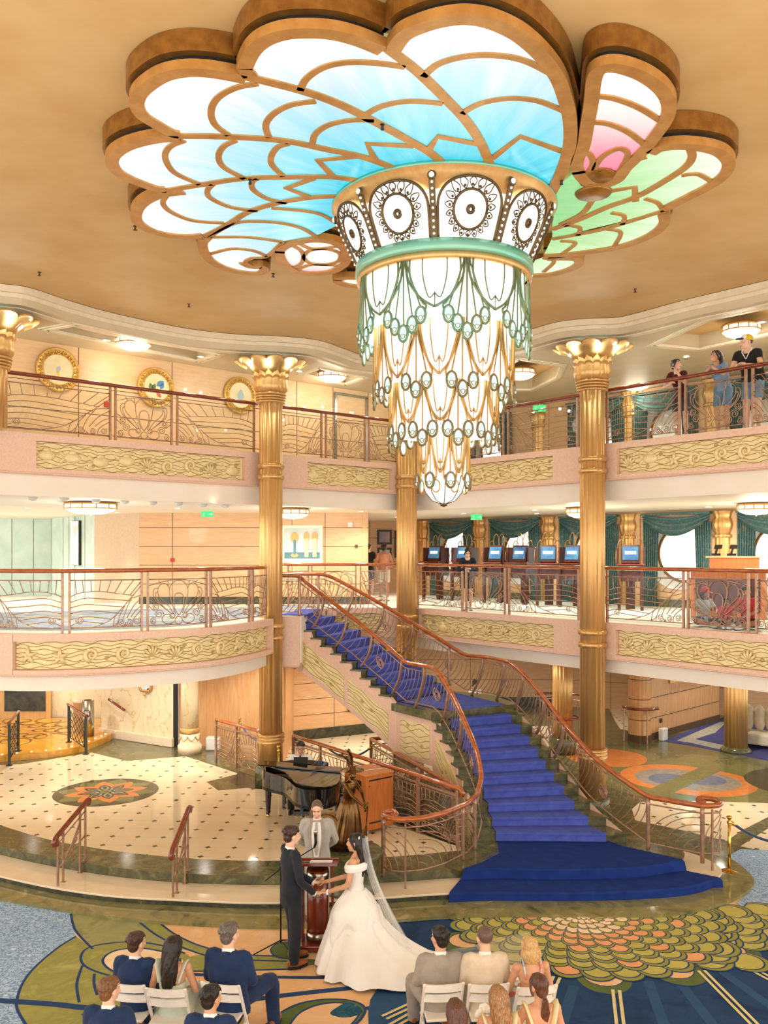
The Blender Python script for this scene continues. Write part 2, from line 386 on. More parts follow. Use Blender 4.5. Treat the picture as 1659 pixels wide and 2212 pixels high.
M['carpet2l'] = carpetmat('striped_deck_carpet', [(.3, '#3E5C92'), (.42, '#A9B7C8'), (.5, '#4B6596'), (.6, '#D9CB8A'), (.7, '#5D74A0')], 1.5, (.5, 3.5, 1))
M['carpet2r'] = carpetmat('pale_deck_carpet', [(.3, '#C9D3C8'), (.7, '#DCDFD0')], 12)
ED2 = off(E2L, .55)
structure(MB().prism([tuple(p) for p in ED2]+[(-2.1, 19.6), (-1.85, 19.5), (-1.55, 21.85), (-2, 23.3), (-4, 22.6), (-8, 21), (-12, 20)], Z2, Z2+.004).build('floor_carpet_deck_two', 'carpet2l'))
structure(MB().prism([(1.3, 22.5), (8.9, 13.2), (16, 13.2), (10, 20), (1.3, 29)], Z2, Z2+.004).build('floor_carpet_deck_two_far', 'carpet2r'))
M['landing'] = carpetmat('royal_blue_carpet', [(.3, '#2C44B4'), (.7, '#2438A0')], 9)
def fascia(name, path, panels, zt, zb, pt, pb, th=.14):
    """stone band along a balcony edge with recessed openings (s0,s1) between heights pt..pb"""
    P = Path(path); m = MB()
    def seg(a, b, z0, z1, inner=0.):
        q = P.sub(a, b, .2); o = off(q, -th); i = off(q, inner)
        lo, hi = z0, z1; rings = []
        for k in range(len(q)): rings.append([(o[k].x, o[k].y, lo), (o[k].x, o[k].y, hi), (i[k].x, i[k].y, hi), (i[k].x, i[k].y, lo)])
        m.loft(rings, smooth=False)
    x = 0
    for a, b in panels:
        if a > x: seg(x, a, zb, zt, .06)
        seg(a, b, pt, zt, .06); seg(a, b, zb, pb, .06); x = b
    if x < P.len: seg(x, P.len, zb, zt, .06)
    # lip on top and bottom
    q = P.sub(0, P.len, .2)
    m.tube([(p.x, p.y, zb+.02) for p in off(q, -th)], .018, 6)
    return structure(m.build(name, 'pink')), P
def relief(label, P, a, b, pt, pb, th=.14, seed=1, group='gold sea-life friezes'):
    """gold sea frieze: plate with engraved wavy lines, spirals and raised fish, shells and sea stars"""
    rr = random.Random(seed); q = P.sub(a, b, .1); t = thing('relief_frieze', label, 'frieze', (q[len(q)//2].x, q[len(q)//2].y, pb)); base = V(t.location)
    H = pt-pb; L = b-a
    def at(s, v, out=0.):
        c = P.at(a+s); d = P.tan(a+s); n = V((d.y, -d.x)); return V((c.x+n.x*out, c.y+n.y*out, pb+v))-base
    m = MB(); rows = []
    n = len(q)
    for k in range(n): s = L*k/(n-1); rows.append([at(s, 0, .035), at(s, H, .035), at(s, H, .0), at(s, 0, .0)])
    m.loft(rows, smooth=False); m.build('backing', 'relief', t)
    m = MB(); nw = 8
    for j in range(nw):
        v0 = H*(j+.6)/nw; ph = rr.uniform(0, 6); pts = []; s = 0
        while s <= L:
            v = v0+.022*sin(s*15+ph)+.012*sin(s*6+ph*2); pts.append(at(s, min(max(v, .01), H-.01), .036)); s += .07
        m.tube(pts, .0065, 4)
    for _ in range(int(L*1.6)):
        cs, cv = rr.uniform(.15, L-.15), rr.uniform(.1, H-.1); m.tube([at(cs+.045*(1-k/16)*cos(k*.8), cv+.045*(1-k/16)*sin(k*.8), .038) for k in range(15)], .006, 4)
    m.build('wave_line', 'darkgold', t)
    s = .22
    while s < L-.2:
        kind = rr.randrange(4); v = H*.45+rr.uniform(-.04, .04); m = MB(); d = P.tan(a+s); rot = MX.Rotation(atan2(d.y, d.x), 4, 'Z')
        if kind == 0:      # fish
            m.ell(at(s, v, .04), (.17, .04, .1), rot)
            for sg in (1, -1): m.ell(at(s-.2, v+.06*sg, .04), (.08, .025, .035), rot @ MX.Rotation(.7*sg, 4, 'Y'), 8, 6)
            m.ell(at(s, v+.1, .04), (.08, .025, .05), rot, 8, 6); m.ell(at(s+.1, v+.02, .075), .014, None, 6, 5); name = 'fish'
        elif kind == 1:    # scallop shell
            for k in range(7):
                an = pi*(k+.5)/7; m.tube([at(s+.03*cos(an), v-.1+.03*sin(an), .05), at(s+.12*cos(an), v-.1+.14*sin(an), .07), at(s+.17*cos(an), v-.1+.22*sin(an), .045)], [.012, .028, .02], 6)
            m.ell(at(s, v-.12, .045), (.06, .03, .03), rot, 8, 6); name = 'shell'
        elif kind == 2:    # sea star
            for k in range(5):
                an = pi/2+2*pi*k/5; m.tube([at(s, v, .05), at(s+.08*cos(an), v+.08*sin(an), .06), at(s+.16*cos(an), v+.16*sin(an), .04)], [.05, .034, .01], 6)
            name = 'sea_star'
        else:              # nautilus
            m.tube([at(s+(.01+.0062*k)*cos(k*.6), v+(.01+.0062*k)*sin(k*.6), .045) for k in range(19)], [.008+.0021*k for k in range(19)], 7); name = 'snail_shell'
        m.build(name, 'relief', t); s += rr.uniform(.42, .56)
    return t
M['darkgold'] = mk('antique_gold_line', '#BFA25C', .45, .3)
def frieze(name, path, panels, zt, zb, labels, seed, pad=.13, padb=.11):
    o, P = fascia(name, path, panels, zt, zb, zt-pad, zb+padb)
    for k, ((a, b), l) in enumerate(zip(panels, labels)): relief(l, P, a+.005, b-.005, zt-pad-.005, zb+padb+.005, seed=seed+k)
    return P
def sdist(path, D):   # arclength where the path reaches depth y=D
    P = Path(path); s = 0
    while s < P.len and P.at(s).y < D: s += .01
    return s
def sx(path, X):
    P = Path(path); s = 0
    while s < P.len and P.at(s).x < X: s += .01
    return s
P2L = frieze('trim_6', E2L, [(sx(E2L, -6.45), Path(E2L).len-.12)], Z2, 2.88, ['curved gold frieze of sea creatures on the rounded balcony left of the staircase'], 3)
P2B = frieze('trim_7', E2B, [(.25, Path(E2B).len-.5)], Z2, 2.88, ['short gold frieze on the pink ledge behind the top of the stairs'], 8)
P2R = frieze('trim_8', E2R, [(sx(E2R, .98), sx(E2R, 3.72)), (sx(E2R, 4.72), sx(E2R, 8.3))], Z2, 2.88, ['gold frieze below the railing where the woman in the dark jacket leans', 'gold frieze below the three children seated by the railing'], 12)
P3L = frieze('trim_9', E3L, [(sx(E3L, -6.52), sx(E3L, -3.12)), (sx(E3L, -1.85), sx(E3L, .1))], Z3, 6.49, ['long gold frieze on the top balcony under the round wall plaques', 'short gold frieze on the top balcony between the left and middle columns'], 21)
fascia('trim_13', [V((-2.62, 19.41)), V((-1.86, 19.41))], [], Z2-.005, 2.5, 0, 0, th=.02)
P3R = frieze('trim_10', E3R, [(sx(E3R, 1.6), sx(E3R, 3.72)), (sx(E3R, 4.75), sx(E3R, 8.3))], Z3, 6.49, ['gold frieze on the top balcony between the chandelier and the right column', 'gold frieze on the top balcony below the man in the yellow cap'], 30)

# ---------- ceiling, cornice and soffits
CORN = cat([V(p) for p in [(-9, 13.2), (-7.4, 14.55), (-6.58, 15.07), (-6.2, 15.3), (-5.8, 16.1), (-5.2, 17.0), (-4.1, 18.1), (-3.1, 18.6), (-2.3, 18.75), (-1.5, 19.1), (-.95, 19.95), (-.6, 20.5), (.2, 20.9), (1.2, 20.6), (2.0, 19.6), (2.6, 18.75), (3.08, 18.2), (3.5, 17.6), (4.0, 17.35), (4.6, 17.25), (5.0, 16.8), (5.6, 15.95), (6.5, 14.9), (8.6, 12.4)]], 5)
structure(MB().prism([(-18, -4), (18, -4), (18, 36), (-18, 36)], ZC+.05, ZC+.25).build('ceiling', 'ceil'))
C3L = [(-6.75, 16.4), (-6.15, 15.95), (-2.95, 18.75), (-3.35, 19.35)]   # left coffer
COFL = [(-6.484,16.889),(-5.762,16.474),(-3.595,19.000),(-4.193,19.697)]
COFM = [(-1.975,21.144),(-1.501,20.447),(-0.448,21.540),(-0.998,22.440)]
COFR = [(7.0, 16.2), (9.5, 13.2), (10.9, 14.3), (7.9, 18.1)]
COFR = [(5.544,18.144),(5.952,16.144),(6.912,15.086),(8.068,16.474),(6.648,18.562)]
COFC = [(3.244,23.216),(3.916,23.216),(4.257,21.540),(4.097,20.190),(2.975,19.459),(2.730,20.710)]
holes = [COFL, COFM, COFR, COFC]
structure(MB().prism([tuple(p) for p in CORN]+[(18, 12.4), (18, 34), (-18, 34), (-18, 13.2)], ZS, ZC+.05, holes=holes).build('ceiling_soffit', 'soffit'))
m = MB(); prof = [(.32, .0), (.32, -.02), (.17, -.02), (.17, .05), (.07, .05), (.07, .115), (-.03, .115), (-.03, .185), (-.11, .185), (-.11, .3), (.1, .3)]
cs = [off(CORN, d) for d, _ in prof]; m.loft([[(cs[j][i].x, cs[j][i].y, ZS+prof[j][1]) for j in range(len(prof))] for i in range(len(CORN))], smooth=False)
structure(m.build('trim_11', 'mould'))
m = MB()
for H in holes:
    n = len(H); c = sum((V(p) for p in H), V((0, 0)))/n
    for gr, z, r in ((1.0, ZS, .05), (1.07, ZS, .035)):
        for i in range(n):
            a = c+(V(H[i])-c)*gr; b = c+(V(H[(i+1) % n])-c)*gr; m.bar((a.x, a.y, z), (b.x, b.y, z), r*2, r)
structure(m.build('trim_12', 'mould'))
# back-of-house walls, top deck
hz = [Z3+.25, Z3+.8, Z3+1.32]
def wl(z, *f): return [z+x for x in f]
W3 = (V((-9.5, 15.65)), V((.9, 24.83)))
wall('wall_left_top', W3[0], W3[1], Z3, ZS, 'maple', hz=wl(Z3, .3, .72, 1.28), vs=[2.0, 4.15, 6.3, 8.5, 9.75, 10.9, 12.1])
# deck 2 left
wall('wall_left_middle', (-6.65, 23.9), (-.43, 23.9), Z2, 6.1, 'maple', hz=wl(Z2, .55, 1.06, 1.57, 2.08), vs=[.9, 4.15, 5.05])
baseboard('baseboard_left_middle', (-6.65, 23.9), (-.43, 23.9), Z2, .2)
wall('wall_left_return', (-.43, 23.9), (-1.6, 31), Z2, 6.1, 'maple')
m = MB(); q = cat([V((-8.3, 25.2)), V((-7.9, 24.75)), V((-7.2, 24.3)), V((-6.6, 23.95))], 6); m.strip(q, Z2, 6.1); structure(m.build('wall_left_curved', 'beige'))
wall('wall_left_teal', (-10.6, 28), (-8.3, 25.2), Z2, 6.1, 'tealpane', hz=[], vs=[.05, 1.1, 1.6, 2.1, 2.9])
wall('wall_left_far', (-16, 28.6), (-10.6, 28.6), Z2, 6.1, 'tealpane', vs=[3.2, 3.9, 4.6])
wall('wall_gallery', (-1.8, 31), (1.7, 31), Z2, 6.1, 'maple', hz=wl(Z2, 1.06, 1.9), vs=[.5, 1.3])
# ground floor left
wall('wall_left_panel', (-5.0, 22.9), (-2.55, 22.3), ZL, 2.6, 'maple_deep')
wall('wall_stair_panel', (-2.55, 24.8), (.2, 26.2), ZL, 2.6, 'maple', hz=wl(ZL, .7, 1.15, 1.6, 2.05, 2.5), vs=[1.25, 2.35])
wall('wall_stair_return', (-2.55, 22.3), (-2.55, 24.8), ZL, 2.6, 'maple_deep')
baseboard('baseboard_stair', (-2.55, 24.8), (.2, 26.2), ZL, .3)
wall('wall_marble', (-7.75, 24.1), (-5.45, 22.75), 0, 2.6, 'whitemarble')
wall('wall_marble_far', (-14, 26.2), (-7.9, 26.0), 0, 2.6, 'whitemarble', vs=[4.0], line='gold', gap=.07)
wall('wall_back_ground', (-3, 30.5), (5.8, 30.5), ZL, 2.6, 'maple', hz=wl(ZL, .9, 1.6), vs=[2, 4, 6])
wall('wall_right_ground_far', (5.8, 30.5), (16, 27), ZL, 2.6, 'maple', hz=wl(ZL, .9, 1.6), vs=[2, 4])
baseboard('baseboard_back_ground', (-3, 30.5), (5.8, 30.5), ZL, .3)
# ground floor right: rounded wood wall
m = MB(); q = [V((7.35, 25.5)), V((6.98, 25.15))]+[V((7.25+.32*cos(a), 24.9+.32*sin(a))) for a in [radians(x) for x in range(170, 330, 20)]]+[V((7.6, 24.95)), V((10.6, 27.8))]
m.strip(q, ZL, 2.6); m.mi = 1
for z in wl(ZL, .62, 1.2, 1.75, 2.3):
    o = off(q, -.004); m.strip(o, z-.01, z+.01)
m.strip(off(q, -.02), ZL, ZL+.2); o = off(q, -.004); structure(m.build('wall_right_ground', ['maple_deep', 'darkline']))

# ---------- columns
def reed(N, amp):
    def fn(a, r, z): return r*(1-amp+amp*abs(cos(N*a/2))**.7), z
    return fn
def petal_ring(m, N, prof, n_per=12, notch=.12, droop=.0, thick=None):
    """flared ring of petals; prof = [(r,z)], the lip is scalloped"""
    n = N*n_per; top = len(prof)-1
    def fn(a, r, z, j):
        u = (a*N/(2*pi)) % 1; w_ = abs(sin(pi*u)); k = (j/top)**2
        return r*(1-notch*.35*k*(1-w_**.5))*(1-.03*(1-w_**.4)), z-k*droop*(1-w_**.6)
    rings = [[V((fn(2*pi*i/n, r, z, j)[0]*cos(2*pi*i/n), fn(2*pi*i/n, r, z, j)[0]*sin(2*pi*i/n), fn(2*pi*i/n, r, z, j)[1])) for i in range(n)] for j, (r, z) in enumerate(prof)]
    m.loft(rings, caps=False)
def column(name, label, x, y, z0, z1, r=.255, bands=(), capital=False, plinth=True, rings=None, N=12, base=0):
    t = thing(name, label, 'column', (x, y, z0), group=None); H = z1-z0
    m = MB(); rb = (rings-z0) if rings else 0
    st = .42 if plinth else 0
    m.lathe([(r, max(rb, st)), (r, H)], n=N*8, fn=reed(N, .1)); m.build('shaft', 'gold', t)
    if rings:
        m = MB(); m.lathe([(r*.98, st), (r*1.06, st), (r*1.06, rb-.12), (r*1.16, rb-.1), (r*1.16, rb-.05), (r*1.08, rb-.04), (r*1.16, rb-.03), (r*1.16, rb+.02), (r*1.08, rb+.03), (r*1.16, rb+.04), (r*1.16, rb+.09), (r*.98, rb+.1)], n=48); m.build('base_rings', 'gold', t)
    if plinth:
        m = MB(); m.lathe([(r*1.35, 0), (r*1.35, st-.03), (r*1.25, st)], n=40); m.build('plinth', 'green', t)
    for b in bands:
        m = MB(); h = b-z0
        m.lathe([(r*.95, h-.05), (r*1.12, h-.05), (r*1.16, h), (r*1.12, h+.05), (r*.95, h+.05)], n=N*6, fn=reed(N, .05)); m.build('collar', 'gold', t)
    if capital:
        h = H
        m = MB()
        for k in range(4): m.lathe([(r*.95, h-.94+k*.055), (r*(1.2+.04*k), h-.935+k*.055), (r*(1.2+.04*k), h-.895+k*.055), (r*.95, h-.89+k*.055)], n=48)
        m.build('neck_rings', 'gold', t)
        m = MB(); petal_ring(m, 14, [(.30, h-.72), (.36, h-.66), (.375, h-.56), (.355, h-.46), (.375, h-.40), (.40, h-.37)], droop=.05)
        petal_ring(m, 14, [(.33, h-.5), (.35, h-.4), (.38, h-.3), (.42, h-.2), (.47, h-.14)], droop=.05, notch=.2); m.build('tulip_ring', 'gold', t)
        m = MB(); N_ = 12
        petal_ring(m, N_, [(.34, h-.34), (.42, h-.2), (.55, h-.08), (.68, h-.03), (.78, h-.02), (.80, h-.05)], droop=.07, notch=.35, n_per=14); o = m.build('petal_bowl', 'gold', t)
        sd = o.modifiers.new('thick', 'SOLIDIFY'); sd.thickness = .015
        m = MB(); m.lathe([(.1, h-.13), (.3, h-.13), (.3, h-.1), (.1, h-.1)], n=24); m.build('uplight_ring', 'uplight', t)
        for k in range(6):
            l = bpy.data.lights.new('capital_uplight', 'POINT'); l.energy = 9; l.color = (.78, 1, .95); l.shadow_soft_size = .04
            lo = bpy.data.objects.new('capital_uplight', l); COL.objects.link(lo); lo.parent = t; lo.location = (.5*cos(k*pi/3+pi/6), .5*sin(k*pi/3+pi/6), h-.17)
    return t
M['uplight'] = mk('uplight_glow', '#D8FFF4', .5, emit=2.0)
column('reeded_column', 'gold reeded column with a petal capital rising beside the grand piano', -2.47, 19.2, 0, ZS-.1, bands=(6.91, 6.68, 3.43, 3.18), capital=True, rings=1.0)
column('reeded_column', 'gold reeded column with a petal capital to the right of the staircase', 4.21, 17.76, ZL, ZS-.1, bands=(6.91, 6.68, 3.43, 3.18), capital=True, rings=1.0)
column('reeded_column', 'gold reeded column at the corner where both balconies meet behind the chandelier', .57, 22.05, ZL, ZS-.1, bands=(6.91, 6.68, 3.43, 3.18), capital=True, rings=1.0)
column('reeded_column', 'gold column at the edge of the photo whose capital alone shows beside the top balcony', -6.93, 15.55, Z3, ZS-.1, capital=True, plinth=False)
column('reeded_column', 'gold column behind the staircase with a round handrail at its foot', 4.75, 23.4, ZL, 2.6, N=16, r=.27)
column('reeded_column', 'freestanding gold column beside the lounge carpet on a low stone foot', 9.42, 23.55, ZL, 2.6, N=16, r=.3, plinth=False)
MB().lathe([(.4, 0), (.4, .06), (.33, .12), (.3, .14)], n=32).build('stone_foot', 'green', bpy.data.objects['reeded_column.005'])
t = thing('marble_column', 'veined marble column on a garlanded base by the marble wall', 'column', (-4.88, 22.1, 0))
MB().lathe([(.215, .62), (.215, 2.6)], n=32).build('shaft', 'whitemarble', t)
MB().lathe([(.22, .5), (.25, .52), (.25, .62), (.22, .64)], n=32).build('gilt_band', 'gold', t)
MB().lathe([(.3, 0), (.3, .2), (.26, .24), (.245, .28), (.25, .5)], n=32).build('base', 'creamstone', t)
m = MB()
for k in range(8):
    a = k*pi/4; m.ell((.25*cos(a), .25*sin(a), .44), .025, None, 8, 6)
    m.tube([(.256*cos(a+pi/4*u), .256*sin(a+pi/4*u), .43-.09*sin(pi*u)) for u in [i/6 for i in range(7)]], .009, 4)
m.build('garland', 'gold', t)

# ---------- ship-side wall with round windows, curtains and pilasters
A0 = V((1.15, 29.2)); A1 = V((9.9, 19.9)); AD = (A1-A0).normalized(); AN = V((AD.y, -AD.x)); AL = (A1-A0).length; AA = atan2(AD.y, AD.x)
if AN.y > 0: AN = -AN
def W(s, out, z): p = A0+AD*s+AN*out; return V((p.x, p.y, z))
def sidewall(name, z0, z1, ts, wc, r, lvl):
    m = MB(); Lx = AL+3
    holes = [[(t*AL+r*1.24*cos(2*pi*k/40), wc+r*1.24*sin(2*pi*k/40)) for k in range(40)] for t in ts]
    m.prism([(-.3, z0), (Lx, z0), (Lx, z1), (-.3, z1)], 0, .12, holes=holes)
    m.mi = 1
    for z in (z0+.56, z0+1.08):
        pass
    b = m.b; M4 = MX(((AD.x, 0, AN.x, A0.x-AN.x*.12), (AD.y, 0, AN.y, A0.y-AN.y*.12), (0, 1, 0, 0), (0, 0, 0, 1)))
    bmesh.ops.transform(b, matrix=M4, verts=b.verts); structure(m.build(name, ['maple', 'darkline']))
    for k, t in enumerate(ts):
        s = t*AL; w_ = thing('window_%d' % (k+1+lvl*10), 'round window', 'window', tuple(W(s, 0, wc))); w_['kind'] = 'structure'; o = V(w_.location)
        m = MB(); n = 40
        rings = []
        for rr, dd in ((1.29, .02), (1.26, .03), (1.23, .01), (1.05, -.3), (1.0, -.33)): rings.append([W(s+r*rr*cos(2*pi*i/n), dd, wc+r*rr*sin(2*pi*i/n))-o for i in range(n)])
        m.loft(rings, caps=False); m.build('window_reveal', 'white', w_)
        m = MB(); m.tube([W(s+r*cos(2*pi*i/n), -.31, wc+r*sin(2*pi*i/n))-o for i in range(n)], .035, 6, closed=True); m.build('window_frame', 'bronzegold', w_)
        m = MB(); m.poly([W(s+r*cos(2*pi*i/n), -.33, wc+r*sin(2*pi*i/n))-o for i in range(n)]); m.build('window_pane', 'glass', w_)
def curtains(s, z0, z1, half, lvl, lab):
    t = thing('window_curtains', lab, 'curtain', tuple(W(s, .1, z0))); o = V(t.location)
    for sg in (-1, 1):   # side drapes with folds
        m = MB(); rows = []; n = 36
        for z in [z0+(z1-.25-z0)*j/8 for j in range(9)]:
            f = (z-z0)/(z1-z0); wd = .36*(1+.25*f); row = []
            for i in range(n+1):
                u = i/n; row.append(W(s+sg*(half-u*wd), .09+.045*sin(u*44)+.03*f, z)-o)
            rows.append(row)
        m.loft(rows, closed=False); m.build('drape', 'curtain', t)
    m = MB(); rows = []; n = 24      # swag: catenary folds
    for j in range(13):
        v = j/12; row = []
        for i in range(n+1):
            u = -1+2*i/n; sag = (.12+.52*v)*(1-u*u)*.9+.03*abs(u)*v
            row.append(W(s+u*half*(1.0-.03*v), .17+.05*sin(v*20)+.07*(1-u*u), z1-.02-sag-.16*v*abs(u)**3)-o)
        rows.append(row)
    m.loft(rows, closed=False); m.build('swag', 'curtain', t)
    m = MB(); m.bar(W(s-half, .16, z1-.03)-o, W(s+half, .16, z1-.03)-o, .16, .06); m.build('pelmet', 'curtain', t)
    return t
def curtainmat():
    t = NT('teal_damask'); f = t.noise(14, 5, .6, 1.2); x, y, z = t.sep()
    c = t.ramp(f, [(.4, '#44686B'), (.56, '#4C7272'), (.62, '#8E8A60'), (.68, '#9C9266'), (.74, '#466A6C')])
    t.link(c, t.b.inputs['Base Color']); t.b.inputs['Roughness'].default_value = .7; return t.m
M['curtain'] = curtainmat()
def pilaster(s, z0, z1, lab):
    t = thing('wall_pilaster', lab, 'pilaster', tuple(W(s, .0, z0))); o = V(t.location); t.rotation_euler = (0, 0, 0); H = z1-z0
    m = MB(); ring = lambda r, z: [W(s+r*cos(a), .02+r*.7*abs(sin(a))**.9*(1-.1*abs(sin(6*a))), z0+z)-o for a in [pi*k/36 for k in range(37)]]
    m.loft([ring(.2, 0), ring(.2, H-.62)], closed=False); m.build('shaft', 'gold', t)
    m = MB(); m.loft([ring(.21, H-.66), ring(.25, H-.65), ring(.25, H-.58), ring(.22, H-.57)], closed=False); m.build('neck_band', 'gold', t)
    m = MB(); m.loft([ring(r, H+z) for r, z in ((.2, -.58), (.25, -.45), (.28, -.33), (.25, -.22), (.22, -.16), (.25, -.06), (.28, 0))], closed=False); m.build('bell_capital', 'gold', t)
    m = MB(); m.box((AN.x*-.0, AN.y*-.0, H/2), (.72, .1, H), AA); m.build('backing_board', 'maple', t)
TS = [.122, .322, .522, .727, .925]; PS = [.018, .21, .413, .615, .82, 1.02]
sidewall('wall_right_middle', Z2, 6.1, TS, 5.0, .72, 0)
WN = ['first round window beside the picture gallery', 'second round window from the picture gallery', 'round window half hidden by the right gold column', 'big round window nearest the orange desk', 'round window at the photo edge past the orange desk']
for t_, nme in zip(TS, WN): curtains(t_*AL, Z2, 6.04, .93, 0, 'teal swagged curtains of the '+nme)
PN = ['next to the picture gallery', 'between the first and second curtained windows', 'between the second and third curtained windows', 'right of the gold column behind the game screens', 'behind the orange service desk', 'past the last curtained window']
for p_, nme in zip(PS, PN): pilaster(p_*AL, Z2, 6.05, 'gold half-column on the wall '+nme)
baseboard('baseboard_right_middle', tuple(A0+AN*.01), tuple(A1+AD*3+AN*.01), Z2, .2, 'green')
# top deck: same side wall seen through the railing
sidewall('wall_right_top', Z3, ZS, [.24, .54, .70, .9], Z3+.95, .6, 1)
for t_, nme in zip([.24, .54, .70, .9], ['opposite the chandelier tip', 'just left of the woman in the maroon top', 'behind the woman in the light blue top', 'behind the man in the yellow cap']): curtains(t_*AL, Z3, ZS-.12, .9, 1, 'dark teal curtains on the top deck '+nme)
for p_, nme in zip([.13, .385, .62, .80], ['opposite the chandelier', 'close to the right column capital', 'left of the three onlookers', 'behind the three onlookers']): pilaster(p_*AL, Z3, ZS-.02, 'gold half-column on the top deck '+nme)

# ---------- grand staircase
def weave0(name, a, b):
    t = NT(name); t.link(t.ramp(t.noise(6, 4), [(.3, a), (.7, b)]), t.b.inputs['Base Color']); t.b.inputs['Roughness'].default_value = .9; t.b.inputs['Specular IOR Level'].default_value = .12; t.bump(t.noise(180, 2), .15); return t.m
def runnermat():
    t = NT('royal_blue_runner'); c = t.ramp(t.noise(7, 4), [(.3, '#5A68C0'), (.7, '#4A58AC')]); t.link(c, t.b.inputs['Base Color'])
    t.b.inputs['Roughness'].default_value = .9; t.b.inputs['Sheen Weight'].default_value = .0; t.b.inputs['Specular IOR Level'].default_value = .15; t.bump(t.noise(180, 2), .15); return t.m
M['runner'] = runnermat(); M['runner2'] = weave0('navy_stair_carpet', '#233C84', '#1D3274')
RISE = Z2/22
UPN = [V((-1.86, 19.5))]+[V(p) for p in [(-1.84, 19.75), (-1.62, 19.7), (-1.40, 19.62), (-1.16, 19.53), (-.94, 19.43), (-.71, 19.33), (-.5, 19.22), (-.29, 19.11), (-.08, 19.0), (.12, 18.88)]]
UPF = [V((-1.53, 21.9))]+[V(p) for p in [(-1.2, 21.85), (-.88, 21.8), (-.56, 21.7), (-.25, 21.58), (.06, 21.43), (.36, 21.27), (.66, 21.1), (.95, 20.9), (1.25, 20.7), (1.53, 20.5)]]
LOI = [V(p) for p in [(1.05, 17.66), (1.15, 17.47), (1.25, 17.25), (1.335, 16.97), (1.41, 16.7), (1.48, 16.45), (1.55, 16.19), (1.6, 15.93), (1.62, 15.66), (1.63, 15.38)]]
LOO = [V(p) for p in [(2.90, 18.46), (3.06, 18.19), (3.19, 17.84), (3.31, 17.45), (3.41, 17.15), (3.53, 16.9), (3.66, 16.55), (3.78, 16.14), (3.97, 15.72), (4.22, 15.29)]]
LANDI = [V((.28, 18.8)), V((1.0, 17.8))]; LANDO = [V((2.8, 18.8)), V((2.45, 19.9)), V((1.8, 20.35))]
LZ = Z2-11*RISE
st = thing('grand_staircase', 'sweeping marble staircase with a royal blue runner and gold wave panels', 'staircase', (1.0, 19, 0)); so = V(st.location)
def rel(p, z): return V((p[0]-so.x, p[1]-so.y, z))
def quadprism(m, a, b, c, d, z0, z1):
    lo = [rel(q, z0) for q in (a, b, c, d)]; hi = [rel(q, z1) for q in (a, b, c, d)]
    m.loft([lo, hi], smooth=False)
steps = []   # (near/front edge pair, back edge pair, z)
for k in range(1, 11): steps.append((UPN[k], UPF[k], UPN[k-1], UPF[k-1], Z2-k*RISE))
for k in range(10):
    b = (LOI[k-1], LOO[k-1]) if k else (LANDI[1], LANDO[0]); steps.append((LOI[k], LOO[k], b[0], b[1], LZ-(k+1)*RISE))
for (a, b, c, d, z) in steps:
    m = MB(); f = ((a+b)/2-(c+d)/2); f.normalize()
    nx = lambda p, q: p+(p-q).normalized()*.035
    quadprism(m, c-f*.02, d-f*.02, b+f*0, a+f*0, z-RISE, z-.035)
    ai = a+(a-b).normalized()*.04+f*.03; bi = b+(b-a).normalized()*.04+f*.03; ci = c+(c-d).normalized()*.04-f*.02; di = d+(d-c).normalized()*.04-f*.02
    quadprism(m, ci, di, bi, ai, z-.035, z); m.build('step', 'green', st)
m = MB(); lp = [LANDI[0], LANDI[1], LANDO[0], LANDO[1], LANDO[2]]
m.prism([(p.x-so.x, p.y-so.y) for p in [LANDI[0]+V((-.06, -.03)), LANDI[1]+V((-.05, -.08)), LANDO[0]+V((.06, -.05)), LANDO[1], LANDO[2], UPF[10], UPN[10]]], LZ-RISE, LZ); m.build('landing_slab', 'green', st)
# blue runner: one continuous ribbon down the flight
def lerp2(a, b, t): return a+(b-a)*t
m = MB(); ribbon = []
i0, i1 = .12, .88
for k in range(0, 11):
    a, b = UPN[k], UPF[k]; z = Z2-k*RISE; f = V((b.y-a.y, -(b.x-a.x))).normalized()*.045
    l, r_ = lerp2(a, b, .1)+f, lerp2(a, b, .92)+f
    ribbon.append((l, r_, z+.012)); ribbon.append((l, r_, z-.028)); ribbon.append((l-f*.5, r_-f*.5, z-.03)); ribbon.append((l-f*.5, r_-f*.5, z-RISE+.012))
ribbon = ribbon[:-0] if False else ribbon
qs = [(lerp2(UPN[0], UPF[0], .1)+V((-.5, .05)), lerp2(UPN[0], UPF[0], .92)+V((-.5, .05)), Z2+.012)]+ribbon
m.loft([[rel(l, z), rel(r_, z)] for l, r_, z in qs], smooth=False, closed=False, caps=False)
def lowedge(k):
    a, b = (LANDI[1], LANDO[0]) if k < 0 else (LOI[k], LOO[k]); return a, b
rb = []; a, b = lerp2(UPN[10], UPF[10], .1), lerp2(UPN[10], UPF[10], .92)
rb = [(a+V((.1, -.1)), b+V((.1, -.1)), LZ+.012)]
for k in range(-1, 10):
    a, b = lowedge(k); z = LZ-(k+1)*RISE; f = V((b.y-a.y, -(b.x-a.x))).normalized()*.045
    t0 = .16-.004*k; t1 = .86-.0*k; l, r_ = lerp2(a, b, t0)+f, lerp2(a, b, t1)+f
    rb += [(l, r_, z+.012), (l, r_, z-.028), (l-f*.5, r_-f*.5, z-.03), (l-f*.5, r_-f*.5, z-RISE+.012)]
m.loft([[rel(l, z), rel(r_, z)] for l, r_, z in rb], smooth=False, closed=False, caps=False)
o = m.build('blue_runner', 'runner', st, fix=False); sd = o.modifiers.new('thick', 'SOLIDIFY'); sd.thickness = .012; sd.offset = 0
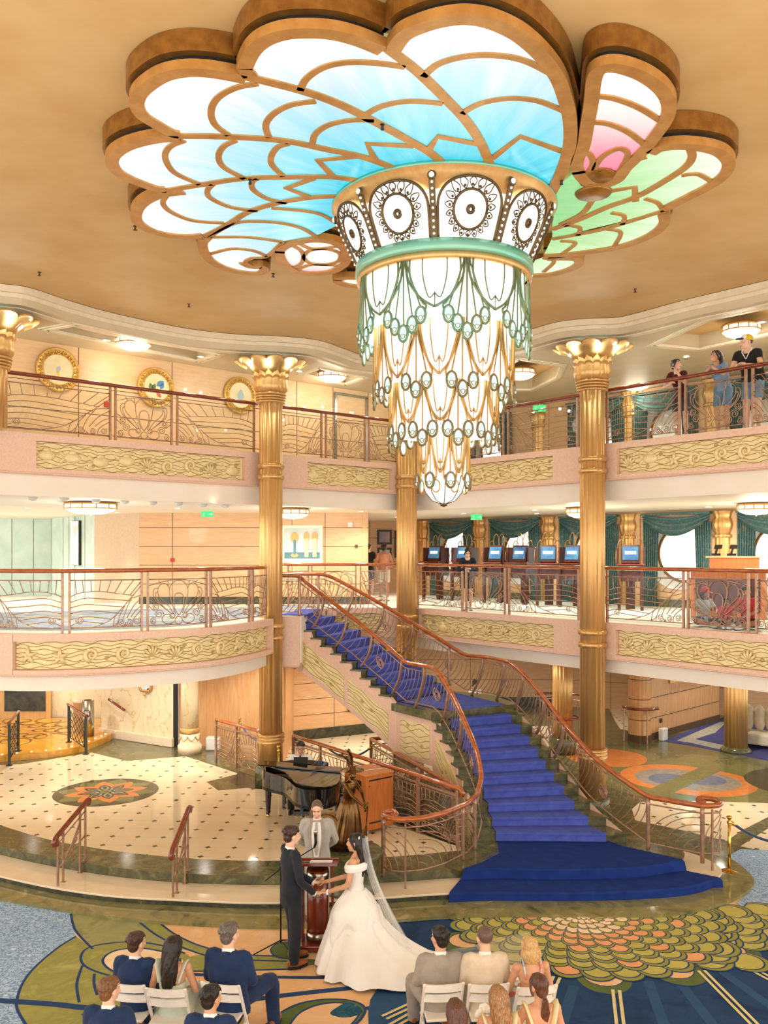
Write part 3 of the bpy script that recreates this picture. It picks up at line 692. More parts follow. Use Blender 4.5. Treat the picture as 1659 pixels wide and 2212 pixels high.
# flared carpet over the two bottom steps
fl = []
LC = [V((1.98, 15.3)), V((1.93, 14.7)), V((1.62, 14.3)), V((1.28, 14.02)), V((1.27, 13.99)), V((1.2, 13.96)), V((1.0, 13.42)), V((.98, 13.38)), V((.98, 13.36))]
RC = [V((3.92, 15.3)), V((4.1, 15.05)), V((4.5, 14.72)), V((4.88, 14.42)), V((4.9, 14.38)), V((4.92, 14.35)), V((5.33, 14.02)), V((5.36, 13.98)), V((5.37, 13.97))]
ZC_ = [.014, .014, .014, .018, -.0, -.134, -.128, -.15, ZL+.012]
cen = [None, None, None, N1, N1, None, N2, N2, None]
n = 24; rows = []
for k in range(9):
    row = []
    for i in range(n+1):
        u = i/n; p = lerp2(LC[k], RC[k], u)
        base = N1 if 3 <= k <= 5 else N2 if k >= 6 else None
        if base:   # follow the nosing curve between the two ends
            best = min((q for q in base if abs(q.x-p.x) < .4 and q.y < 15.0), key=lambda q: abs(q.x-p.x), default=p)
            P_ = Path(base); y = best.y
            for A_, B_ in zip(base, base[1:]):
                if A_.x <= p.x <= B_.x: y = A_.y+(B_.y-A_.y)*(p.x-A_.x)/max(1e-6, B_.x-A_.x); break
            p = V((p.x, min(y, p.y) if abs(y-p.y) < .9 else p.y)); p.y -= (.02, .04, .05)[k-3] if k < 6 else (.02, .045, .05)[k-6]
        row.append(V((p.x, p.y, ZC_[k])))
    rows.append(row)
m = MB(); m.loft(rows, smooth=False, closed=False, caps=False); o = m.build('stair_carpet', 'runner2')
tag(o, 'wide royal blue carpet flaring over the two bottom steps', 'carpet'); sd = o.modifiers.new('thick', 'SOLIDIFY'); sd.thickness = .014; sd.offset = 0
# stringer: pink side with gold wave panels on the near side
def stringer(pts, depth):
    """pts: list of (p2d, z_top); closed side wall"""
    m = MB(); rows = []
    for p, zt, zb, nrm in pts: rows.append([rel(p+nrm*.02, zb), rel(p+nrm*.02, zt), rel(p-nrm*.1, zt), rel(p-nrm*.1, zb)])
    m.loft(rows, smooth=False); return m
pts = []
def nrm_of(a, b): d = (b-a).normalized(); return V((d.y, -d.x))
seq = [(UPN[k], Z2-k*RISE) for k in range(0, 11)]
for k in range(0, 10):
    a, b = UPN[k], UPN[k+1]; nr = nrm_of(a, b); z = Z2-(k+1)*RISE-.03
    low = lambda q: Z2-.55-(q-0)*RISE*1.0
    pts.append((a, z, low(k)-.55, nr)); pts.append((b, z, low(k+1)-.55, nr))
pts.append((LANDI[0], LZ-RISE+.1, LZ-1.1, nrm_of(UPN[9], LANDI[0]))); pts.append((LANDI[1], LZ-RISE+.1, LZ-1.1, nrm_of(LANDI[0], LANDI[1])))
for k in range(0, 10):
    a = LOI[k-1] if k else LANDI[1]; b = LOI[k]; nr = nrm_of(a, b); z = LZ-(k+1)*RISE-.03
    zb = lambda q: max(ZL, LZ-1.15-q*RISE)
    pts.append((a, z, zb(k), nr)); pts.append((b, z, zb(k+1), nr))
m = stringer(pts, 0); m.build('stringer', 'pink', st)
def wavepanel(ps, seed):
    """ps = [(p2d, ztop, zbot)] with normal; gold panel with engraved waves and spirals"""
    rr = random.Random(seed); P = Path([p for p, a, b in ps]); N = len(ps)
    def q(u, v, out):
        f = u*(N-1); i = min(int(f), N-2); g = f-i; (p, a, b), (p2, a2, b2) = ps[i], ps[i+1]; pp = lerp2(p, p2, g); nr = nrm_of(p, p2); zt = a+(a2-a)*g; zb = b+(b2-b)*g
        return rel(pp+nr*out, zb+(zt-zb)*v)
    m = MB(); n = 16; m.loft([[q(i/n, 0, .032), q(i/n, 1, .032), q(i/n, 1, .0), q(i/n, 0, .0)] for i in range(n+1)], smooth=False); m.mi = 1
    L = P.len
    for j in range(7):
        ph = rr.uniform(0, 6); m.tube([q(i/40, min(.985, max(.015, (j+.5)/7+.05*sin(i/40*L*11+ph))), .033) for i in range(41)], .007, 4)
    for _ in range(max(2, int(L*3))):
        cu, cv = rr.uniform(.1, .9), rr.uniform(.15, .85); m.tube([q(cu+.05/L*(1-k/16)*cos(k*.8), cv+.08*(1-k/16)*sin(k*.8), .034) for k in range(15)], .006, 4)
    m.build('wave_panel', ['relief', 'darkgold'], st)
up = lambda k: lerp2(UPN[int(k)], UPN[min(int(k)+1, 10)], k-int(k))
def ups(k0, k1, zt, zb): return [(up(k0+(k1-k0)*i/6), Z2-(k0+(k1-k0)*i/6)*RISE-zt, Z2-(k0+(k1-k0)*i/6)*RISE-zb) for i in range(7)]
wavepanel(ups(.45, 5.3, .42, .98), 1); wavepanel(ups(5.7, 9.9, .42, .98), 2)
wavepanel([(lerp2(LANDI[0], LANDI[1], u), LZ-.3, LZ-1.0) for u in (.12, .5, .92)], 3)
lo = lambda k: lerp2(LOI[int(k)], LOI[min(int(k)+1, 9)], k-int(k))
wavepanel([(lo(k), LZ-(k+1)*RISE-.3, max(ZL+.05, LZ-(k+1)*RISE-.92)) for k in (0.1, 1, 2, 3, 4, 5, 6, 7)], 4)
# underside of the flights
m = MB(); rows = []
for k in range(0, 11): rows.append([rel(UPN[k], Z2-.95-k*RISE), rel(UPF[k], Z2-.95-k*RISE)])
rows += [[rel(LANDI[0], LZ-.95), rel(LANDO[2], LZ-.95)], [rel(LANDI[1], LZ-.95), rel(LANDO[0], LZ-.95)]]
for k in range(10): rows.append([rel(LOI[k], max(ZL, LZ-1.05-(k+1)*RISE)), rel(LOO[k], max(ZL, LZ-1.05-(k+1)*RISE))])
m.loft(rows, smooth=True, closed=False, caps=False); m.build('soffit', 'pink', st)
m = MB(); rows = []
for k in range(10):
    p = LOO[k]; nr = nrm_of(LOO[max(k-1, 0)], LOO[min(k+1, 9)]); rows.append([rel(p, LZ-(k+1)*RISE-.03), rel(p, max(ZL, LZ-1.05-(k+1)*RISE))])
m.loft([[rel(LANDO[2], LZ-.1), rel(LANDO[2], LZ-1.0)], [rel(LANDO[1], LZ-.1), rel(LANDO[1], LZ-1.0)], [rel(LANDO[0], LZ-.1), rel(LANDO[0], LZ-1.0)]]+rows, smooth=False, closed=False, caps=False); m.build('far_stringer', 'pink', st)

# ---------- balustrades
def spiral(cx, cy, r, turns=1.6, a0=0, n=18, dirn=1):
    return [(cx+r*(1-.8*k/n)*cos(a0+dirn*2*pi*turns*k/n), cy+r*(1-.8*k/n)*sin(a0+dirn*2*pi*turns*k/n)) for k in range(n+1)]
def circ(cx, cy, r, n=16): return [(cx+r*cos(2*pi*k/n), cy+r*sin(2*pi*k/n)) for k in range(n+1)]
WAVE = [[(.30, 0), (.55, .14), (.78, .48), (1, .86)], [(0, .66), (.15, .74), (.4, .76), (.65, .71), (.9, .66)], [(0, .54), (.2, .62), (.45, .60), (.84, .55)], [(0, .42), (.2, .49), (.45, .46), (.76, .42)],
        [(0, .30), (.2, .36), (.45, .33), (.68, .29)], [(0, .18), (.2, .23), (.4, .2), (.58, .16)], [(0, .04), (.15, .13), (.35, .1), (.47, .08)],
        [(.08, .71), (.06, 1)], [(.18, .745), (.16, 1)], [(.29, .757), (.28, 1)], [(.40, .76), (.42, 1)], [(.51, .745), (.57, 1)], [(.62, .72), (.73, 1)], [(.74, .69), (.9, 1)], [(.84, .665), (1, .95)], [(.86, .6), (1, .66)],
        [(.60, .02), (.62, .2), (.68, .31)], [(.66, .02), (.70, .26), (.77, .45)], [(.73, .1), (.79, .38), (.87, .61)], [(.80, .18), (.90, .44), (1, .58)], [(.86, .2), (.93, .34), (1, .42)], [(1, .33), (.9, .16), (.88, .0)], [(.58, 0), (.64, .05), (.67, .13)]]
WCIR = [(.725, .1, .085, 0), (.835, .08, .075, 2), (.945, .11, .08, 1), (.13, .16, .085, 3), (.78, .035, .03, 0)]
SHELL = [[(.5, .2), (.43, .35), (.41, .55), (.44, .66), (.5, .69), (.56, .66), (.59, .55), (.57, .35), (.5, .2)], [(.44, .24), (.36, .55), (.34, .78), (.40, .92), (.5, .97), (.60, .92), (.66, .78), (.64, .55), (.56, .24)],
         [(.41, .24), (.32, .42), (.17, .62), (.15, .80), (.22, .9), (.3, .88), (.345, .78)], [(.59, .24), (.68, .42), (.83, .62), (.85, .80), (.78, .9), (.7, .88), (.655, .78)],
         [(.39, .23), (.26, .36), (.11, .54), (.07, .7), (.10, .8), (.16, .8)], [(.61, .23), (.74, .36), (.89, .54), (.93, .7), (.90, .8), (.84, .8)], [(.37, .24), (.24, .4), (.14, .54), (.11, .68), (.15, .75)], [(.63, .24), (.76, .4), (.86, .54), (.89, .68), (.85, .75)],
         [(0, .86), (.25, .95), (.5, .985), (.75, .95), (1, .86)], [(.2, .9), (.16, .97)], [(.8, .9), (.84, .97)], [(.33, .86), (.31, .96)], [(.67, .86), (.69, .96)],
         [(.4, .15), (.33, .22), (.24, .2), (.22, .1), (.28, .03), (.38, .03), (.43, .08)], [(.6, .15), (.67, .22), (.76, .2), (.78, .1), (.72, .03), (.62, .03), (.57, .08)], [(0, .42), (.1, .3)], [(1, .42), (.9, .3)], [(0, .55), (.07, .5)], [(1, .55), (.93, .5)]]
SCIR = [(.39, .19, .055, None), (.61, .19, .055, None), (.5, .09, .085, None), (.17, .24, .1, 0), (.83, .24, .1, pi), (.08, .09, .08, 1), (.92, .09, .08, 2), (.12, .4, .08, 2), (.88, .4, .08, 1)]
def scroll_panel(P, s0, s1, z0, H, kind, base, par, bot=.09, top=.93, outn=0., fr=.0085):
    """ironwork between two posts: kind 'w' wave fan, 'v' mirrored, 's' shell"""
    W_ = s1-s0; hh = H*(top-bot); r = fr
    def q(u, v):
        if kind == 'v': u = 1-u
        c = P.at(s0+u*W_); return V((c.x, c.y, (c.z if len(c) > 2 else z0)+H*bot+hh*v))-base
    if kind != 'v': pass
    m = MB()
    for L in (SHELL if kind == 's' else WAVE): m.tube([q(p[0], p[1]) for p in cat(L, 4)], r, 5)
    for cx, cy, rad, a in (SCIR if kind == 's' else WCIR):
        asp = hh/W_; pts = circ(0, 0, rad) if a is None else spiral(0, 0, rad, 1.7, a, 20, 1 if cx < .5 else -1)
        m.tube([q(min(.995, max(.005, cx+x*asp)), min(.995, max(.005, cy+y))) for x, y in pts], r, 5)
    for v in (0, 1): m.tube([q(i/6, v) for i in range(7)], .011, 4)
    m.build('scroll_panel', 'iron', par)
    m = MB(); lo = [q(i/6, -.07) for i in range(7)]; hi = [q(i/6, 1.04) for i in range(7)]
    d = P.tan((s0+s1)/2); nn = V((-d.y, d.x, 0)).normalized()*.03 if True else 0
    m.loft([[a+nn, b+nn] for a, b in zip(lo, hi)], closed=False, caps=False); m.build('glass_pane', 'glass', par)
def pxs(path, px):
    """arclength at which the balcony edge meets the camera sight line of image pixel column px"""
    P = Path(path); k = (px-829.5)/1900; s = 0; best = (9, 0)
    while s <= P.len:
        c = P.at(s); e = abs(c.x/c.y-k)
        if e < best[0]: best = (e, s)
        s += .01
    return best[1]
def balustrade(label, path, z, panels, H=1.1, ends=None, rail='mahog', group='balcony railings with scrolled ironwork'):
    P = Path(path); e0, e1 = ends or (0, P.len); c = P.at((e0+e1)/2); t = thing('balcony_railing', label, 'railing', (c.x, c.y, z)); base = V(t.location)
    m = MB(); q = P.sub(e0, e1, .15); m.tube([V((p.x, p.y, z+H))-base for p in q], .04, 10, flat=1.15); m.build('handrail', rail, t)
    for s0, s1, k in panels:
        scroll_panel(P, s0+.02, s1-.02, z, H-.1, k, base, t)
        for s in (s0, s1):
            m = MB(); p = P.at(s); d = P.tan(s); m.box(V((p.x, p.y, z+H/2-.02))-base, (.038, .05, H-.04), atan2(d.y, d.x)); m.build('post', 'iron', t)
    return t
def panels_px(path, L): return [(pxs(path, a), pxs(path, b), k) for a, b, k in L]
R2L = off(E2L, .02); R2B = off(E2B, .02); R2R = off(E2R, .02); R3L = off(E3L, .02); R3R = off(E3R, .02)
balustrade('curved railing on the rounded balcony left of the staircase', R2L, Z2, panels_px(R2L, [(-22, 134.5, 'v'), (150.6, 306, 'w'), (319.6, 445, 's'), (455, 538, 'v'), (545.6, 574, 'w')]), ends=(0, Path(R2L).len-.05), rail='mahog2')
balustrade('straight railing behind the head of the stairs in front of the maple wall', [(-2.55, 22.5), (.35, 22.5)], Z2, [(x0, x1, k) for x0, x1, k in ((.1, .62, 'w'), (.7, 1.83, 's'), (1.95, 2.62, 'v'))], rail='mahog2')
balustrade('railing where the woman in the dark jacket leans, left of the right column', R2R, Z2, panels_px(R2R, [(903, 999, 'w'), (1007, 1091, 's'), (1100, 1250, 'v')]), ends=(.05, pxs(R2R, 1262)), rail='mahog2')
balustrade('railing in front of the seated children and the orange desk', R2R, Z2, panels_px(R2R, [(1312, 1476, 'w'), (1487, 1617, 's'), (1634, 1790, 'v')]), ends=(pxs(R2R, 1302), Path(R2R).len), rail='mahog2')
balustrade('top railing under the round wall plaques', R3L, Z3, panels_px(R3L, [(2, 238, 'w'), (250, 371, 's'), (383, 548, 'v')]), ends=(0, pxs(R3L, 556)))
balustrade('top railing between the beside-piano column and the middle column', R3L, Z3, panels_px(R3L, [(608, 694, 'w'), (704, 788, 's'), (797, 857, 'v')]), ends=(pxs(R3L, 602), Path(R3L).len))
balustrade('top railing between the chandelier and the right column', R3R, Z3, panels_px(R3R, [(903, 1005, 'w'), (1015, 1087, 's'), (1098, 1247, 'v')]), ends=(.05, pxs(R3R, 1256)))
balustrade('top railing where the three onlookers lean', R3R, Z3, panels_px(R3R, [(1312, 1468, 'w'), (1481, 1611, 's'), (1626, 1790, 'v')]), ends=(pxs(R3R, 1302), Path(R3R).len))

# stair balustrades: sloped rails with bowed rods
def stair_rail(label, pts, h, posts, rods=.125, lean=.34, tail=0, curl=None, flat_from=None):
    """pts: (x,y,zbase); the handrail runs h above; posts bow back up the slope"""
    P = Path([V(p) for p in pts]); mid = P.at(P.len/2); t = thing('stair_railing', label, 'railing', (mid.x, mid.y, 0)); base = V(t.location)
    up = V((0, 0, 1)); n = int(P.len/.07); hp = [P.at(P.len*i/n)+up*h-base for i in range(n+1)]
    if curl: hp += [V(c)+up*h-base for c in cat(curl, 5)]
    # smooth the handrail a little
    for _ in range(2): hp = [hp[0]]+[(hp[i-1]+hp[i]*2+hp[i+1])/4 for i in range(1, len(hp)-1)]+[hp[-1]]
    m = MB(); m.tube(hp, .045, 10); m.ell(hp[-1], .06, None, 10, 8); m.build('handrail', 'mahog2', t)
    m = MB(); m.tube([P.at(P.len*i/n)+up*.1-base for i in range(n+1)], .013, 5); m.tube([P.at(P.len*i/n)+up*(h-.12)-base for i in range(n+1)], .013, 5); m.build('side_rail', 'iron', t)
    def bow(s, r, lo=.1, hi=None, ln=None):
        hi = hi or h-.02; ln = lean if ln is None else ln; L = []
        for i in range(9):
            v = i/8; ss = max(0, s-ln*(1-v)**1.9); L.append(P.at(ss)+up*(lo+(hi-lo)*v)-base)
        return L
    for k, (s, straight) in enumerate(posts):
        m = MB(); m.tube(bow(s, .03, lo=-.06 if straight else -.03, ln=0 if straight else None), .028, 6, flat=1.3); m.build('post', 'iron', t)
    m = MB(); s = lean*.6
    fs = flat_from or 1e9
    while s < P.len-.05:
        if s < fs: m.tube(bow(s, .009, hi=h-.12), .0085, 5)
        s += rods
    # quarter-arc fans in the level part
    if flat_from:
        s = flat_from
        while s < P.len-.2:
            w_ = min(.9, P.len-s); 
            for j in range(1, 7):
                f = j/6; m.tube([P.at(s+w_*(1-f*cos(a)))+up*(.1+(h-.22)*min(1, f*1.05)*sin(a))-base for a in [pi/2*i/8 for i in range(9)]], .0085, 5)
            s += w_
    s = 1.1
    while s < min(P.len, fs)-1:      # small scroll rosettes between the rods
        for k in range(2):
            c = P.at(s+.1*k); m.tube([P.at(s+.13*(1-.045*i)*cos(i*.7+k*2))+up*(h*.45+.13*(1-.045*i)*sin(i*.7+k*2))-base for i in range(17)], .008, 5)
        s += 1.9
    m.build('bowed_rods', 'iron', t)
    return t, P
ins = lambda a, b, d: a+(b-a).normalized()*d
inner = [(-2.35, 19.5, Z2), (-1.9, 19.6, Z2)]
for k in range(1, 11): p = ins(UPN[k], UPF[k], .06); inner.append((p.x, p.y, Z2-k*RISE+.06))
inner += [(.45, 18.6, LZ), (1.0, 17.8, LZ)]
for k in range(10): p = ins(LOI[k], LOO[k], .08); inner.append((p.x, p.y, LZ-(k+1)*RISE+.06))
inner += [(1.6, 15.1, .0), (1.38, 14.53, 0), (.95, 13.98, 0), (.6, 13.72, 0), (.28, 13.64, 0), (.05, 13.72, 0), (-.02, 13.86, 0)]
Pi = Path([V(p) for p in inner]); n_flat = Pi.L[-7]
stair_rail('inner stair railing sweeping down to a curl beside the bronze statue', inner, .9, [(.5, True)]+[(s, False) for s in (1.3, 2.0, 2.75, 3.7, 4.5, 5.4, 6.2)]+[(n_flat+.15, True), (n_flat+.75, True), (Pi.len-.02, True)], curl=[(-.02, 13.86, 0), (.03, 14.02, 0), (.14, 14.08, 0), (.2, 13.99, -.02), (.14, 13.93, -.04)], flat_from=n_flat)
outer = [(-2.6, 21.7, Z2), (-1.5, 21.55, Z2)]
for k in range(1, 11): p = ins(UPF[k], UPN[k], .12); outer.append((p.x, p.y, Z2-k*RISE+.06))
outer += [(1.85, 20.05, LZ), (2.35, 19.6, LZ), (2.68, 18.85, LZ)]
for k in range(10): p = ins(LOO[k], LOI[k], .08); outer.append((p.x, p.y, LZ-(k+1)*RISE+.06))
outer += [(4.5, 14.98, 0), (4.9, 14.68, 0), (5.25, 14.45, 0), (5.52, 14.48, 0), (5.62, 14.66, 0)]
Po = Path([V(p) for p in outer]); o_flat = Po.L[-5]
stair_rail('outer stair railing curling out over the cream step near the brass stanchion', outer, .88, [(1.0, True)]+[(s, False) for s in (2.0, 2.9, 3.8, 5.9, 6.7, 7.5, 8.4, 9.2)]+[(4.9, True), (o_flat, True), (o_flat+.9, True)], curl=[(5.62, 14.66, 0), (5.55, 14.85, 0), (5.38, 14.92, 0), (5.3, 14.84, -.02), (5.36, 14.8, -.04)], flat_from=o_flat)
# leg of each lower curl standing on the cream step
for p, par in (((.33, 13.6), 'stair_railing'), ((5.36, 14.36), 'stair_railing.001')):
    o = bpy.data.objects[par]; MB().box(V((p[0], p[1], .35))-V(o.location), (.03, .03, 1.0)).build('post', 'iron', o)

# balustrades round the lower stairwell
def well_rail(label, a, b, z, H, panels, name='stairwell_railing', curl=True):
    P = Path([V(a), V(b)]); c = P.at(P.len/2); t = thing(name, label, 'railing', (c.x, c.y, z)); base = V(t.location); n = len(panels)
    m = MB(); d = P.tan(.1); ex = [P.at(P.len*i/8) for i in range(9)]
    pts = [V((p.x, p.y, z+H))-base for p in ex]; e = pts[-1]; dd = V((d.x, d.y, 0))
    pts += [e+dd*.08+V((0, 0, -.01)), e+dd*.13+V((0, 0, -.06)), e+dd*.1+V((0, 0, -.1))] if curl else []
    m.tube(pts, .042, 10); m.build('handrail', 'mahog2', t)
    W_ = P.len/n
    for k, kd in enumerate(panels): scroll_panel(P, k*W_+.04, (k+1)*W_-.04, z, H-.12, kd, base, t)
    for k in range(n+1):
        p = P.at(k*W_); MB().box(V((p.x, p.y, z+H/2))-base, (.06, .045, H), atan2(d.y, d.x)).build('post', 'iron', t)
    m = MB(); m.bar(V((a[0], a[1], z+H-.13))-base, V((b[0], b[1], z+H-.13))-base, .035, .03); m.build('side_rail', 'iron', t)
well_rail('diagonal railing on the stage edge behind the piano and orange cabinet', (-1.98, 19.2), (1.26, 14.98), 0, 1.03, 'wvwvw')
well_rail('railing on the far side of the stairwell going down below the staircase', (-.3, 20.2), (1.25, 16.3), ZL, 1.05, 'wvw')
well_rail('short return railing behind the lower stairwell', (-.3, 20.2), (.9, 20.6), ZL, 1.05, 'w')
well_rail('short railing at the side stair left of the near gold column', (-4.05, 21.2), (-2.85, 19.9), 0, 1.0, 'wv')
# lower flight of stairs going down below the main staircase
ws = thing('lower_stairs', 'blue carpeted steps going down in the well beneath the grand staircase', 'stairs', (-.9, 19.6, ZL)); b0 = V(ws.location)
dv = V((.62, -.785)); sd_ = V((.785, .62))
for k in range(9):
    c = V((-1.0, 19.75))+dv*(.33*(k+.5)); z = ZL-.16*(k+1); m = MB()
    m.box(V((c.x, c.y, z-.3))-b0, (1.35, .35, .6), atan2(sd_.y, sd_.x)); m.build('step', 'runner', ws)
m = MB(); m.prism([(-9, 11), (9, 11), (9, 27), (-9, 27)], -2.4, -2.3); structure(m.build('floor_lower', 'runner'))
m = MB(); wc_ = sum((V(p) for p in WELL), V((0, 0)))/len(WELL); ww = [tuple(wc_+(V(p)-wc_)*2.2) for p in WELL]; m.strip(ww+ww[:1], -2.3, ZL-.2); structure(m.build('wall_stairwell', 'maple_deep'))  # stairwell side walls, added to hide the bright world seen through the hole
# short stair handrails at the front of the stage
def step_rail(label, f0, f1, b0_, b1_, topf, topb):
    t = thing('step_handrail', label, 'handrail', (f0[0], f0[1], ZL)); base = V(t.location)
    A = V((f0[0], f0[1], topf)); B = V((b1_[0], b1_[1], topb)); d = (B-A).normalized()
    m = MB(); c = [A-d*.02+V((0, 0, -.12)), A-d*.09+V((0, 0, -.1)), A-d*.11+V((0, 0, -.04)), A-d*.04, A+d*.1, B-d*.1, B+d*.06, B+d*.12+V((0, 0, -.04)), B+d*.08+V((0, 0, -.08))]
    m.tube([p-base for p in cat(c, 3)], .04, 10); m.build('handrail', 'mahog', t)
    L = (B-A).length
    def top(p): u = ((V((p[0], p[1]))-V((A.x, A.y))).dot(V((d.x, d.y)).normalized()))/V((B.x-A.x, B.y-A.y)).length; return A.z+(B.z-A.z)*u
    for p, z in ((f0, ZL), (f1, -.15), (b0_, -.15), (b1_, 0)):
        m = MB(); m.box(V((p[0], p[1], (z+top(p))/2))-base, (.03, .03, top(p)-z)); m.box(V((p[0], p[1], z+.006))-base, (.07, .07, .012)); m.build('post', 'iron', t)
    F = lambda u, v: V((A.x+(B.x-A.x)*u, A.y+(B.y-A.y)*u, (ZL+.42+.3*u)+(A.z+(B.z-A.z)*u-ZL-.55-.3*u)*v))-base
    m = MB(); m.tube([F(0, 0), F(1, 0)], .011, 5); m.tube([F(0, 1), F(1, 1)], .011, 5)
    for k in range(5): m.tube([F(.15+.55*j/6*(1-.0*k)+.04*k, (j/6)**1.0*(.3+.17*k)) for j in range(7)], .009, 5)
    for cx, cy, r, a in ((.4, .15, .1, 0), (.62, .3, .12, 2), (.5, .02, .09, 3)): m.tube([F(cx+x*.9, cy+y) for x, y in spiral(0, 0, r, 1.6, a)], .009, 5)
    m.build('scroll_panel', 'iron', t)
step_rail('mahogany step handrail farthest from the couple, below the round floor medallion', (-5.08, 13.7), (-5.06, 13.87), (-4.93, 14.26), (-4.89, 14.4), .645, .95)
step_rail('mahogany step handrail nearer the groom on the curved cream step', (-3.18, 13.26), (-3.16, 13.42), (-3.12, 13.79), (-3.11, 13.95), .6, .95)

# ---------- flower-shaped backlit ceiling lamp
ZF = 9.3; FC = V((.74, 10.9))
def panemat(name, stops, streak, strength=1.25, r1=3.6, c=None):
    t = NT(name); x, y, z = t.sep(); c = c or FC
    dx = t.math('SUBTRACT', x, c.x); dy = t.math('SUBTRACT', y, c.y); d = t.math('SQRT', t.math('ADD', t.math('MULTIPLY', dx, dx), t.math('MULTIPLY', dy, dy)))
    an = t.math('ARCTAN2', dy, dx); cb = t.new('ShaderNodeCombineXYZ'); t.link(t.math('MULTIPLY', an, 9), cb.inputs[0]); t.link(t.math('MULTIPLY', d, .35), cb.inputs[1])
    f = t.noise(1.6, 3, .6, vec=cb.outputs[0]); u = t.math('ADD', t.math('DIVIDE', d, r1), t.math('MULTIPLY', t.math('SUBTRACT', f, .5), streak))
    col = t.ramp(u, stops); t.link(col, t.b.inputs['Emission Color']); t.b.inputs['Emission Strength'].default_value = strength; t.b.inputs['Base Color'].default_value = (.05, .05, .05, 1); t.b.inputs['Roughness'].default_value = .25
    return t.m
M['paneblue'] = panemat('painted_blue_glass', [(.34, '#10C6E8'), (.46, '#48D8EE'), (.6, '#86E0F5'), (.76, '#B6E9F9'), (.91, '#E0F2FC'), (1, '#F8FCFF')], .42, .62)
M['panegreen'] = panemat('painted_green_glass', [(.3, '#77CF84'), (.5, '#98DC98'), (.68, '#BFEBB2'), (.85, '#E6F8DC'), (1, '#FFFFFF')], .3, .62)
M['panepink'] = panemat('painted_pink_glass', [(0, '#EE5F8A'), (.3, '#F58FA6'), (.5, '#FBD3D2'), (.7, '#FFF6F0'), (1, '#FFFFFF')], .12, .72, r1=3.1, c=V((2.479,10.227)))
M['panepink2'] = panemat('painted_rose_glass', [(0, '#FFFDFA'), (.3, '#FFF4EE'), (.55, '#FAD0D2'), (.8, '#F29AAE')], .1, .62, r1=1.3, c=V((-0.859,12.607)))
LOBES = [
 ('paneblue', [(0.037,7.404),(0.127,7.185),(0.277,7.058),(0.450,6.972),(0.641,6.936),(0.847,6.984),(1.071,7.127),(1.258,7.322),(1.453,7.593),(1.599,7.861),(1.715,8.157),(1.834,8.512),(1.919,8.860),(1.975,9.184),(2.005,9.534),(2.016,9.911),(2.010,10.253),(1.995,10.634)]),
 ('paneblue', [(-1.223,7.838),(-1.257,7.717),(-1.245,7.643),(-1.140,7.404),(-1.004,7.243),(-0.826,7.146),(-0.624,7.121),(-0.408,7.146),(-0.193,7.243),(0.010,7.390)]),
 ('paneblue', [(-1.223,7.838),(-1.392,7.769),(-1.578,7.717),(-1.773,7.717),(-1.989,7.800),(-2.203,7.994),(-2.323,8.165),(-2.385,8.352),(-2.378,8.548),(-2.294,8.725),(-2.183,8.909),(-2.091,8.959)]),
 ('paneblue', [(-2.093,8.969),(-2.287,8.969),(-2.544,9.060),(-2.769,9.206),(-2.940,9.411),(-3.010,9.637),(-2.992,9.862),(-2.857,10.098),(-2.679,10.293),(-2.555,10.319)]),
 ('paneblue', [(-2.368,10.306),(-2.648,10.386),(-2.887,10.578),(-3.061,10.821),(-3.175,11.121),(-3.193,11.373),(-3.094,11.654),(-2.866,11.826),(-2.606,11.861),(-2.418,11.826)]),
 ('paneblue', [(-2.422,11.843),(-2.533,12.075),(-2.579,12.450),(-2.556,12.829),(-2.448,13.123),(-2.250,13.341),(-2.032,13.430),(-1.859,13.408),(-1.753,13.188),(-1.808,13.037),(-1.952,13.037),(-2.029,12.870)]),
 ('panepink', [(2.144,9.850),(2.055,9.534),(2.042,9.184),(1.981,8.763),(1.910,8.275),(1.844,7.900),(1.848,7.724),(1.941,7.643),(2.090,7.658),(2.311,7.777),(2.523,7.970),(2.679,8.190),(2.771,8.431),(2.806,8.677),(2.798,8.989),(2.782,9.280),(2.705,9.742),(2.688,10.023),(2.542,10.201),(2.329,10.137)]),
 ('panegreen', [(2.795,9.323),(2.883,9.184),(3.107,9.132),(3.372,9.184),(3.591,9.302),(3.776,9.534),(3.856,9.802),(3.848,10.023),(3.786,10.253),(3.676,10.495),(3.500,10.894)]),
 ('panegreen', [(3.544,11.029),(3.646,11.309),(3.648,11.620),(3.545,11.932),(3.335,12.223),(3.006,12.431),(2.591,12.607),(2.297,12.667)]),
 ('panegreen', [(2.363,12.667),(2.730,12.667),(2.882,12.808),(2.899,13.037),(2.791,13.275),(2.547,13.498),(2.228,13.544)]),
 ('panepink2', [(-1.517,12.450),(-1.393,12.167),(-1.197,12.003),(-0.969,11.914),(-0.691,11.985),(-0.526,12.260),(-0.494,12.607),(-0.557,12.995),(-0.769,13.341),(-1.094,13.453),(-1.331,13.341),(-1.501,12.995)]),
 ('panegreen', [(-0.775,13.706),(-0.677,13.613),(-0.553,13.567),(-0.283,13.613),(-0.216,13.896),(-0.367,14.091),(-0.588,14.042),(-0.728,13.896)])]
